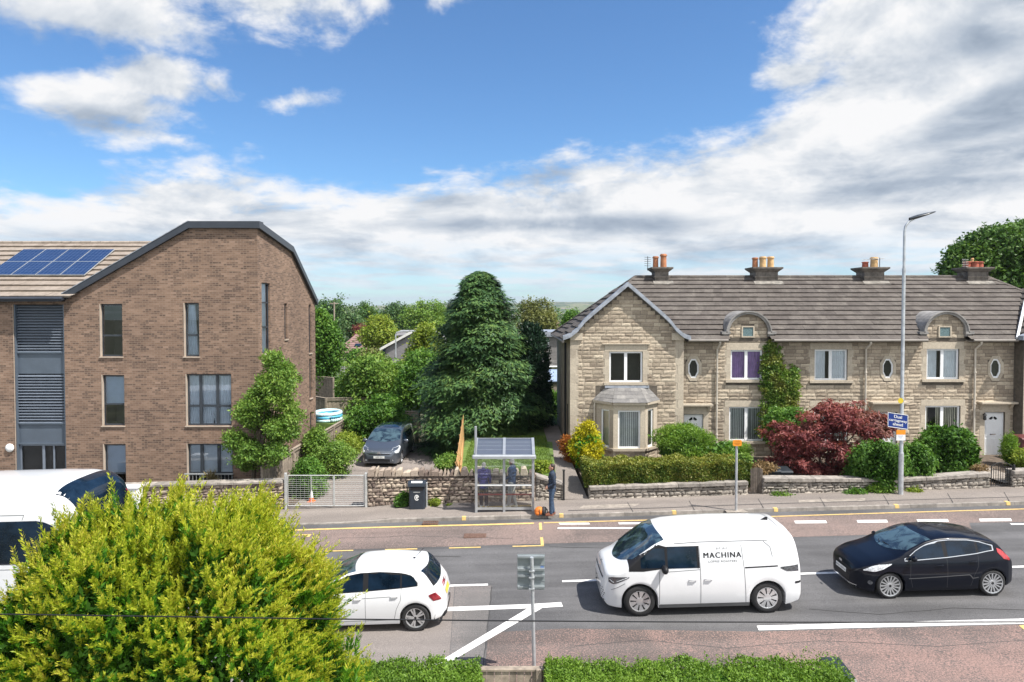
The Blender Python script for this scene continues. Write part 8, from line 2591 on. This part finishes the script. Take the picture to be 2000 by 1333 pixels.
    bush('leafy_shrub', 'light green shrub over the plank gate', 1430, 1468, 885, 955, 26.0, 'leaf_light', 6000, .09, k=6, clump=.12)
    # ivy on the wall
    y = YM - .12
    c = P(1520, 760, y)
    T = thing('ivy', 'tall climbing ivy up the stone front beside the first arched dormer', 'ivy', (c.x, y, .7))
    out = []
    for l, r_, t, b in ((1490, 1528, 662, 735), (1484, 1540, 715, 790), (1480, 1550, 765, 850), (1535, 1562, 710, 790), (1520, 1560, 740, 830), (1484, 1510, 690, 760), (1478, 1566, 800, 872), (1500, 1545, 700, 800)):
        c_, rd = eb(l, r_, t, b, y); out.append((c_[0], y, c_[2], rd[0], .16, rd[2]))
    crown('foliage', out, 23000, 'leaf_ivy', T, .10, .7, .10, up=.0, out_w=.3, shell=.5)
    st = MB()
    for i in range(5): st.tube([(c.x + rnd.uniform(-.3, .3), YM - .05, .6), (c.x + rnd.uniform(-.5, .5), YM - .05, 3), (c.x + rnd.uniform(-.5, .3), YM - .05, 5.2)], [.03, .02, .008], 6)
    st.obj('stems', 'bark', T)
    bush('green_shrub', 'fresh green shrub between the ivy and the red maple', 1500, 1592, 785, 870, 28.6, 'leaf_green', 15000, .12, k=8, clump=.15)
    # Japanese maple
    Y = 27.2
    c = P(1610, 870, Y)
    T = thing('red_maple', 'wide dark red Japanese maple spilling over the low garden wall', 'maple', (c.x, Y, .5))
    lb = []
    for l, r_, t, b, dy in ((1575, 1712, 785, 850, 1.1), (1545, 1640, 808, 880, 1.0), (1493, 1580, 830, 905, 1.0), (1500, 1600, 870, 935, 1.0), (1590, 1690, 850, 925, 1.1), (1640, 1738, 805, 860, .8), (1560, 1680, 905, 945, .8), (1690, 1745, 815, 842, .5), (1600, 1660, 790, 830, .9)):
        c_, rd = eb(l, r_, t, b, Y); lb.append((c_[0], c_[1], c_[2], rd[0], dy, rd[2]))
    g = np.random.default_rng(5)
    big = lb; lb = [(q[0], q[1], q[2], q[3] * .7, q[4] * .7, q[5] * .6) for q in big]
    for q in big:
        for _ in range(9):
            d_ = unit(g.normal(size=3) + np.array([0, -.3, .25])) * g.uniform(.75, 1.08)
            lb.append((q[0] + d_[0] * q[3], q[1] + d_[1] * q[4], q[2] + d_[2] * q[5], g.uniform(.22, .48), g.uniform(.25, .45), g.uniform(.07, .15)))
    for _ in range(7): lb.append((PX(g.uniform(1690, 1740), Y, 820), Y - g.uniform(.1, .6), PZ(g.uniform(808, 850), Y), .3, .25, .08))
    crown('crown', lb, 34000, 'leaf_maple', T, .135, .36, .13, up=.7, droop=.3, per=10, shell=.25)
    st = MB()
    for a in ((-1.6, 1.7), (-.7, 2.2), (.3, 2.5), (1.2, 2.4), (1.9, 2.2), (-2, 1.2)):
        st.tube([(c.x, Y, .4), (c.x + a[0] * .35, Y - .1, .5 + a[1] * .4), (c.x + a[0], Y - .2, a[1])], [.08, .05, .012], 7)
    st.obj('trunk', 'bark', T, smooth=60)
    bush('dark_shrub', 'dense dark green shrub spilling onto the pavement left of the lamp', 1665, 1762, 862, 972, 25.6, 'leaf_green', 22000, .11, k=10, dy=.75, clump=.14, droop=.5, fill='leaf_deep')
    bush('dark_shrub', 'dense green shrub with drooping leaves right of the lamp', 1752, 1822, 866, 948, 26.0, 'leaf_green', 14000, .12, k=8, dy=.7, clump=.13, droop=.7, asp=.35, fill='leaf_deep')
    bush('round_bush', 'big round glossy green bush under the right-hand windows', 1800, 1914, 826, 942, 27.0, 'leaf_green', 26000, .13, k=10, clump=.15, fill='leaf_deep')
    bush('small_conifer', 'small bright green conifer right of the white door', 1952, 1990, 850, 915, 28.3, 'leaf_bright', 8000, .10, k=6, clump=.10, droop=-.5, asp=.3)
    bush('yellow_bush', 'low yellowish bush behind the far right wall', 1983, 2030, 880, 925, 27.6, 'leaf_lime', 4000, .09, k=5, clump=.1)
    bush('heather_mound', 'brownish heather mound on the wall beside the iron gate', 1895, 1925, 905, 935, 25.7, 'leaf_dry', 3500, .06, k=5, clump=.08)
    bush('leaf_pile', 'pile of dry brown leaves on top of the plank gate', 1462, 1512, 905, 921, 26.1, 'leaf_dry', 3500, .08, k=5, dy=.5, clump=.1, cat='leaves')
    bush('lime_shrub', 'bright lime leafed shrub behind the waiting man', 1046, 1078, 898, 935, 26.2, 'leaf_lime', 4200, .10, k=6, clump=.12, group=None)
    # plants by the drive
    bush('drive_shrub', 'bushy mixed green shrub by the grey fence beside the drive', 598, 650, 835, 905, 30.5, 'leaf_light', 9000, .11, k=7, clump=.16)
    bush('drive_shrub', 'low spreading shrub where the drive meets the gate', 556, 640, 900, 985, 27.2, 'leaf_green', 12000, .10, k=8, clump=.16, dy=.9)
    bush('drive_shrub', 'yellowish weedy shrub half way along the drive', 615, 690, 868, 930, 30.0, 'leaf_light', 10000, .10, k=8, clump=.18, dy=1.3)
    bush('drive_shrub', 'light green weeds at the far end of the drive border', 650, 712, 850, 895, 34, 'leaf_lime', 8000, .11, k=7, clump=.18, dy=1.4)
    bush('wall_weed', 'green weed growing at the foot of the left rubble wall', 519, 536, 982, 1003, 24.95, 'leaf_bright', 1500, .07, k=4, clump=.06, cat='weed')
    bush('wall_weed', 'leafy weed in the shadow left of the litter bin', 768, 802, 965, 1000, 24.98, 'leaf_green', 2200, .08, k=4, clump=.08, dy=.2, cat='weed')
    bush('wall_weed', 'pale weed right of the litter bin', 833, 862, 978, 1000, 25.0, 'leaf_lime', 1500, .07, k=4, clump=.07, dy=.2, cat='weed')
    bush('wall_weed', 'small weed at the wall foot in the shelter shadow', 868, 884, 984, 1000, 25.0, 'leaf_lime', 700, .06, k=3, clump=.05, dy=.12, cat='weed')
    bush('yard_plant', 'pale green plants showing above the rubble wall copes', 852, 890, 890, 918, 26.4, 'leaf_light', 2500, .09, k=8, dy=.5, clump=.12)
    for q, (a, b, t) in enumerate(((1640, 1690, 955), (1690, 1750, 950), (1765, 1800, 955), (1500, 1560, 962))):
        bush('verge_weed', ('dark weeds', 'pale weeds', 'yellow green weeds', 'sparse weeds')[q] + ' at the pavement edge below the ' + ('maple wall', 'dark shrub', 'drooping shrub', 'left end of the maple wall')[q], a, b, t, t + 20, 25.05, ('leaf_green', 'leaf_bright', 'leaf_lime', 'leaf_light')[q], 1600, .08, k=5, dy=.2, clump=.08, cat='weed')
    # lawn blades
    n = 16000
    p = np.stack([rng.uniform(-1.95, 1.65, n), rng.uniform(25.7, 33.4, n), np.full(n, 1.0)], 1)
    D = unit(rvec(n) * .5 + np.array([0, 0, 1])); G_ = kites('lawn_grass', p, D, unit(np.cross(D, rvec(n))), rng.uniform(.04, .09, n), .022, 'grass_blade', None)
    tag(G_, 'short green lawn grass behind the rubble wall', 'grass', kind='stuff')
build_street_plants()

def build_background():
    # garden trees between the apartments and the tall conifer
    tree('garden_tree', 'tall mid green tree rising against the flank of the brick block', 640, 612, 62, 775, 47, 'leaf_green', 15000, .2, k=12, ground=-1.2, clump=.4)
    tree('garden_tree', 'broad light green tree in the middle of the gardens', 725, 705, 150, 850, 43, 'leaf_light', 26000, .19, k=14, ground=-1.0, clump=.35, dy=2.2)
    tree('laurel_bush', 'glossy dark green laurel directly behind the parked people carrier', 742, 775, 128, 890, 37.6, 'leaf_green', 24000, .16, k=12, ground=-.4, clump=.3, dy=1.4, cat='bush')
    tree('garden_tree', 'yellow green tree against the left side of the tall conifer', 838, 628, 78, 765, 52, 'leaf_lime', 17000, .2, k=12, ground=-1.5, clump=.4)
    tree('garden_tree', 'dark green bushy tree left of the tall conifer', 815, 690, 100, 830, 41.5, 'leaf_green', 20000, .18, k=12, ground=-1.0, clump=.35, dy=1.8)
    tree('garden_tree', 'small olive tree with pinkish blossom below the white verge roof', 720, 690, 90, 760, 50, 'leaf_olive', 9000, .18, k=9, ground=-1.5, clump=.35)
    tree('garden_tree', 'leafy tree hiding the foot of the grey gable', 772, 706, 92, 800, 49, 'leaf_light', 12000, .19, k=11, ground=-1.5, clump=.35)
    tree('garden_tree', 'mid green tree between the outhouse and the pool fence', 684, 735, 92, 815, 48.5, 'leaf_green', 11000, .19, k=11, ground=-1.3, clump=.35)
    tree('garden_tree', 'low bright green tree beside the brick block', 662, 705, 56, 760, 56, 'leaf_light', 8000, .2, k=8, ground=-1.8, clump=.4)
    tree('garden_tree', 'rounded green tree behind the pink roofed bungalow', 748, 625, 84, 700, 84, 'leaf_lime', 11000, .3, k=10, ground=-3, clump=.6)
    tree('garden_tree', 'bushy green tree left of the white verge roof', 706, 690, 70, 730, 68, 'leaf_green', 10000, .26, k=10, ground=-2.5, clump=.5)
    tree('copper_tree', 'dark copper leaved tree behind the bungalow roof', 715, 638, 50, 668, 100, 'leaf_maple', 5000, .3, k=8, ground=-3.5, clump=.6)
    far = ((628, 600, 60, 690, 110, 'leaf_far', 'blue green tree hard against the brick block'), (652, 566, 62, 680, 98, 'leaf_far', 'tall thin crowned tree reaching highest on the left'), (690, 600, 60, 690, 105, 'leaf_far', 'mid green rounded tree in the far row beside the tall thin crowned one'), (722, 588, 72, 690, 118, 'leaf_big', 'domed tree in the far row above the bungalow'),
           (776, 593, 58, 690, 116, 'leaf_far', 'dark domed tree by itself in the far row'), (835, 590, 96, 690, 112, 'leaf_light', 'broad pale topped tree at the right end of the far row'), (808, 605, 60, 690, 125, 'leaf_big', 'dark tree wedged between two domes of the far row'), (880, 600, 70, 690, 120, 'leaf_far', 'tree showing just left of the tall conifer tip'))
    for px, t, w, b, Y, m, lab in far:
        sparse = 'thin crowned' in lab
        tree('far_tree', lab, px, t, w, b, Y, m, 3600 if sparse else 9500, .36, k=9 if sparse else 12, ground=-4, clump=.75, group='row of trees beyond the gardens', shell=.4 if sparse else .16, trunk_r=.3)
    tree('garden_tree', 'sparse olive yellow tree right of the tall conifer', 1045, 588, 78, 690, 78, 'leaf_olive', 12000, .27, k=11, ground=-3, clump=.5, shell=.3)
    tree('garden_tree', 'small dark tree peeping over the hipped roof corner', 1113, 600, 34, 662, 62, 'leaf_green', 4500, .2, k=7, ground=-2.5, clump=.35)
    tree('garden_bush', 'green bush at the end of the back lawn beside the stone row', 1076, 770, 40, 845, 42, 'leaf_green', 7000, .15, k=7, ground=.6, clump=.25, cat='bush')
    # the big tree behind the right end of the terrace
    Y = 47.0
    lb = []
    for l, r_, t, b in ((1850, 1950, 475, 560), (1890, 2010, 445, 540), (1950, 2080, 440, 560), (2010, 2150, 470, 600), (1846, 1900, 510, 560), (1880, 1990, 500, 600), (1960, 2040, 437, 500), (2060, 2180, 530, 640), (1905, 1960, 460, 520), (1862, 1910, 480, 535), (2000, 2100, 540, 650)):
        c_, rd = eb(l, r_, t, b, Y); lb.append((c_[0], c_[1], c_[2], rd[0], rd[0] * 1.1, rd[2]))
    tree('broadleaf_tree', 'huge dark green broadleaf tree behind the right end of the stone row', 1985, 440, 260, 640, Y, 'leaf_big', 52000, .28, lob=lb, ground=0, trunk_r=.45, clump=.42, per=16)

    # houses beyond
    pm('far_wall', (0.42, 0.36, 0.30), 0.9, var=0.15, vs=1.5); pm('white_harl', (0.66, 0.65, 0.62), 0.9, var=0.1, vs=1.5)
    tilemat('pink_tile', (0.20, 0.125, 0.115), (0.26, 0.165, 0.15)); tilemat('grey_slate_far', (0.16, 0.155, 0.165), (0.24, 0.235, 0.24))
    def hip_house(name, label, px0, px1, pt, pe, Y, d, roofm, ground):
        T = thing(name, label, 'house', (PX((px0 + px1) / 2, Y, pe), Y, ground))
        x0, x1 = PX(px0, Y, pe), PX(px1, Y, pe); ze = PZ(pe, Y); zr = PZ(pt, Y + d / 2)
        w = MB().box(x0 + .3, x1 - .3, Y + .3, Y + d - .3, ground - .5, ze); w.obj('wall', 'far_wall', T)
        r = MB(); a, b = x0 + (x1 - x0) * .42, x0 + (x1 - x0) * .58
        tiles(r, (x0, Y, ze), (x1, Y, ze), (a, Y + d / 2, zr), (b, Y + d / 2, zr), 9, .4); tiles(r, (x0, Y + d, ze), (x0, Y, ze), (a, Y + d / 2, zr), (a, Y + d / 2, zr), 9, .4); tiles(r, (x1, Y, ze), (x1, Y + d, ze), (b, Y + d / 2, zr), (b, Y + d / 2, zr), 9, .4)
        r.quad((x0, Y + d, ze), (x1, Y + d, ze), (b, Y + d / 2, zr), (a, Y + d / 2, zr))
        ro = r.obj('roof', roofm, T, rn=False)
        g = MB()
        for p, q in (((x0, Y, ze), (a, Y + d / 2, zr)), ((x1, Y, ze), (b, Y + d / 2, zr)), ((a, Y + d / 2, zr), (b, Y + d / 2, zr))): g.tube([p, q], .14, 6)
        g.obj('ridge_tiles', roofm, ro)
        k = MB(); 
        wx = x0 + (x1 - x0) * .6; wy = Y + d * .16; wz = ze + (zr - ze) * .34
        k.prism([(wx, wy, wz), (wx + .9, wy, wz), (wx + .9, wy + .8, wz + .8 * (zr - ze) / (d / 2)), (wx, wy + .8, wz + .8 * (zr - ze) / (d / 2))], (0, -.05, .08)); k.obj('skylight', 'car_glass', T)
        return T
    hip_house('bungalow', 'bungalow with a pinkish hipped roof among the far trees', 690, 746, 651, 676, 92, 11, 'pink_tile', -2.5)
    hip_house('bungalow', 'bungalow with a grey brown roof left of the pinkish one', 655, 706, 655, 690, 86, 11, 'pink_tile', -2.5)
    # white verged gable house
    Y = 60.0
    T = thing('gable_house', 'house with a white barge board and grey gable in the middle distance', 'house', (PX(810, Y, 680), Y, -2.2))
    ax, az = PX(812, Y, 650), PZ(645, Y); ex, ez = PX(684, Y, 714), PZ(715, Y)
    rx = 2 * ax - ex
    w = MB().prism([(ex + .3, Y + .2, -3), (rx - .3, Y + .2, -3), (rx - .3, Y + .2, ez), (ax, Y + .2, az - .15), (ex + .3, Y + .2, ez)], (0, 9, 0)); w.obj('wall', 'grey_slate_far', T)
    r = MB(); tiles(r, (ex, Y, ez), (ex, Y + 9.5, ez), (ax, Y, az), (ax, Y + 9.5, az), 9, .4); tiles(r, (rx, Y, ez), (rx, Y + 9.5, ez), (ax, Y, az), (ax, Y + 9.5, az), 9, .4); r.obj('roof', 'grey_slate_far', T, rn=False)
    v = MB()
    for x in (ex, rx): v.prism([(x, Y - .06, ez - .10), (ax, Y - .06, az - .10), (ax, Y - .06, az + .14), (x, Y - .06, ez + .14)], (0, .12, 0))
    v.obj('barge_board', 'white_harl', T)
    d = MB().box(PX(745, Y, 690), PX(752, Y, 690), Y - .05, Y + .6, PZ(695, Y), PZ(676, Y)); d.obj('window', 'car_glass', T)
    # long grey roof behind it
    Y = 74.0
    T = thing('grey_roof_house', 'house of which only a flat grey roof edge shows behind the white barge board', 'house', (PX(790, Y, 655), Y, -2.4))
    x0, x1 = PX(771, Y, 650), PX(835, Y, 650); zt, ze = PZ(645, Y + 4), PZ(656, Y)
    MB().box(x0 + .3, x1 - .3, Y + .3, Y + 8, -3, ze - .01).obj('wall', 'far_wall', T)
    r = MB(); tiles(r, (x0, Y, ze), (x1, Y, ze), (x0, Y + 4, zt), (x1, Y + 4, zt), 4, .4); r.quad((x0, Y + 8, ze), (x1, Y + 8, ze), (x1, Y + 4, zt), (x0, Y + 4, zt)); r.obj('roof', 'grey_slate_far', T, rn=False)
    # blue grey outhouse roof
    Y = 52.0
    T = thing('outhouse', 'low outhouse with a blue grey slate roof below the white barge board', 'outhouse', (PX(672, Y, 730), Y, -1.5))
    x0, x1 = PX(650, Y, 730), PX(694, Y, 730); ze, zt = PZ(738, Y), PZ(716, Y + 2.4)
    MB().box(x0 + .1, x1 - .1, Y + .1, Y + 4.6, -2.5, ze - .02).obj('wall', 'far_wall', T)
    r = MB(); tiles(r, (x0, Y, ze), (x1, Y, ze), (x0, Y + 2.4, zt), (x1, Y + 2.4, zt), 7, .3); r.quad((x0, Y + 4.8, ze), (x1, Y + 4.8, ze), (x1, Y + 2.4, zt), (x0, Y + 2.4, zt)); r.obj('roof', 'slate', T, rn=False)
    # slate-hung dormer house right of the conifer
    Y = 49.0
    T = thing('dormer_house', 'white walled house with a slate hung dormer and square white window', 'house', (PX(1070, Y, 700), Y, -.5))
    x0, x1 = PX(1040, Y, 700), PX(1150, Y, 700)
    zA, zB_ = PZ(658, Y), PZ(705, Y)
    h = (PX(1058, Y, 672), PX(1072.5, Y, 672), PZ(681, Y), PZ(664, Y))
    w = MB(); holed(w, x0 + 1.0, x1, zB_, zA, Y, [h], .08); w.obj('dormer_wall', 'slate', T, rn=False)
    opening(T, *h, Y, fw=.09, reveal=.06, room=.6)
    MB().box(x0 + .7, x1, Y - .25, Y + 5, zA + .002, zA + .35).obj('dormer_roof', 'lead', T)
    r = MB(); tiles(r, (x0, Y - 1.6, PZ(716, Y - 1.6)), (x1, Y - 1.6, PZ(716, Y - 1.6)), (x0, Y, zB_), (x1, Y, zB_), 5, .3); r.obj('roof', 'slate', T, rn=False)
    MB().box(x0 + .3, x1, Y - 1.3, Y + 6, -2, PZ(716, Y - 1.6) - .05).obj('wall', 'white_harl', T)
    MB().tube([(x0 - .1, Y - 1.66, PZ(716, Y - 1.6) - .02), (x1, Y - 1.66, PZ(716, Y - 1.6) - .02)], .07, 6).obj('gutter', 'upvc', T)
    Y = 42.5
    T = thing('blue_shed', 'small shed with a pale blue lean-to roof beside the stone row', 'shed', (PX(1082, Y, 740), Y, .6))
    x0, x1 = PX(1068, Y, 735), PX(1100, Y, 735)
    pm('blue_felt', (0.25, 0.32, 0.45), 0.7)
    MB().box(x0 + .05, x1, Y, Y + 2, .5, PZ(746, Y)).obj('wall', 'old_wood', T); MB().prism([(x0, Y - .1, PZ(746, Y)), (x1, Y - .1, PZ(746, Y)), (x1, Y + 1.6, PZ(728, Y)), (x0, Y + 1.6, PZ(728, Y))], (0, 0, .05)).obj('roof', 'blue_felt', T)
    Y = 92.0
    T = thing('far_house', 'far house with a brown roof and white gutter right of the olive tree', 'house', (PX(1085, Y, 640), Y, -3))
    x0, x1 = PX(1062, Y, 640), PX(1096, Y, 640); ze, zt = PZ(641, Y), PZ(629, Y + 4)
    MB().box(x0 + .2, x1 - .2, Y + .2, Y + 8, -4, ze).obj('wall', 'far_wall', T)
    r = MB(); tiles(r, (x0, Y, ze), (x1, Y, ze), (x0, Y + 4, zt), (x1, Y + 4, zt), 6, .4); r.quad((x0, Y + 8, ze), (x1, Y + 8, ze), (x1, Y + 4, zt), (x0, Y + 4, zt)); r.obj('roof', 'pink_tile', T, rn=False)
    MB().tube([(x1 + .1, Y - .1, ze), (x1 + .1, Y - .1, -4)], .2, 6).obj('downpipe', 'upvc', T)
    # thin poles among the far trees
    for px, t, b, Y, lab in ((653, 590, 645, 78, 'pale thin pole by the brick block'), (733, 622, 655, 88, 'thin telegraph pole above the bungalow roof')):
        x = PX(px, Y, b)
        o = MB().tube([(x, Y, -4), (x, Y, PZ(t, Y))], [.12, .08], 8); o.box(x - .5, x + .5, Y - .05, Y + .05, PZ(t + 4, Y), PZ(t + 4, Y) + .1)
        tag(o.obj('telegraph_pole', 'old_wood'), lab, 'pole')
    Y = 58.0; x = PX(773, Y, 690)
    o = MB().tube([(x, Y, -2.5), (x, Y, PZ(655, Y)), (x + .08, Y, PZ(650, Y)), (x + .5, Y, PZ(647.5, Y)), (x + 1.6, Y, PZ(647, Y))], .055, 8); o.box(x + 1.3, x + 1.9, Y - .12, Y + .12, PZ(647, Y) - .09, PZ(647, Y) + .04)
    tag(o.obj('lamp_post', 'galv'), 'grey bent lamp post in front of the white barge board', 'street lamp')

    # wooded hills with a pale town on the horizon
    m, k, out = newmat('far_hill')
    co = objco(k)
    vm = k.n('ShaderNodeVectorMath', operation='MULTIPLY'); k.set(vm.inputs[0], co); vm.inputs[1].default_value = (1, .25, 2.2)
    n1 = k.noise(vm.outputs[0], .012, 6, .65); n2 = k.noise(vm.outputs[0], .035, 4, .7)
    c = k.mixc(k.step(n1, .42, .58), (0.05, 0.08, 0.045), (0.13, 0.15, 0.075))
    c = k.mixc(k.m('MULTIPLY', k.step(n2, .56, .62), .8), c, (0.33, 0.26, 0.22))
    princ(k, out, c, .95, spec=.1)
    rows = []
    g = np.random.default_rng(3)
    xs = np.linspace(-4200, 4200, 170)
    ph = g.uniform(0, 6, 6)
    top = 14 + 9 * np.sin(xs / 900 + ph[0]) + 5 * np.sin(xs / 310 + ph[1]) + 2.2 * np.sin(xs / 95 + ph[2]) + 1.4 * np.sin(xs / 37 + ph[3]) + g.uniform(-1.2, 1.2, len(xs))
    top = np.maximum(top, 6) + 6
    for x, t in zip(xs, top): rows.append([(x, 1500, -12), (x, 1900, -7 + .1 * t), (x, 2400, t * .35), (x, 2900, t * .8), (x, 3300, t), (x, 4500, t * .4 - 12)])
    struct(MB().grid(rows).obj('hills', m, rn=False, smooth=180))
    # mid-distance woodland that reads as one mass
    lb = []
    for i in range(60):
        x = -190 + 380 * i / 59 + g.uniform(-3, 3); yy = g.uniform(210, 260)
        lb.append((x, yy, -3.5 + g.uniform(0, 2.5), g.uniform(5, 9), 6, g.uniform(5, 8.5)))
    W = crown('woodland', lb, 26000, 'leaf_far', None, 1.0, .6, 1.6)
    tag(W, 'belt of far off woodland beyond the houses', 'woodland', kind='stuff')
build_background()

def build_haze():
    m, k, out = newmat('haze_air')
    v = k.n('ShaderNodeVolumePrincipled')
    v.inputs['Color'].default_value = (0.80, 0.88, 1.0, 1)
    v.inputs['Density'].default_value = 0.00011
    v.inputs['Anisotropy'].default_value = 0.2
    k.nt.links.new(v.outputs[0], out.inputs['Volume'])
    o = MB().box(-4400, 4400, -80, 5200, -14, 62).obj('haze', m)
    o['kind'] = 'stuff'
build_haze()
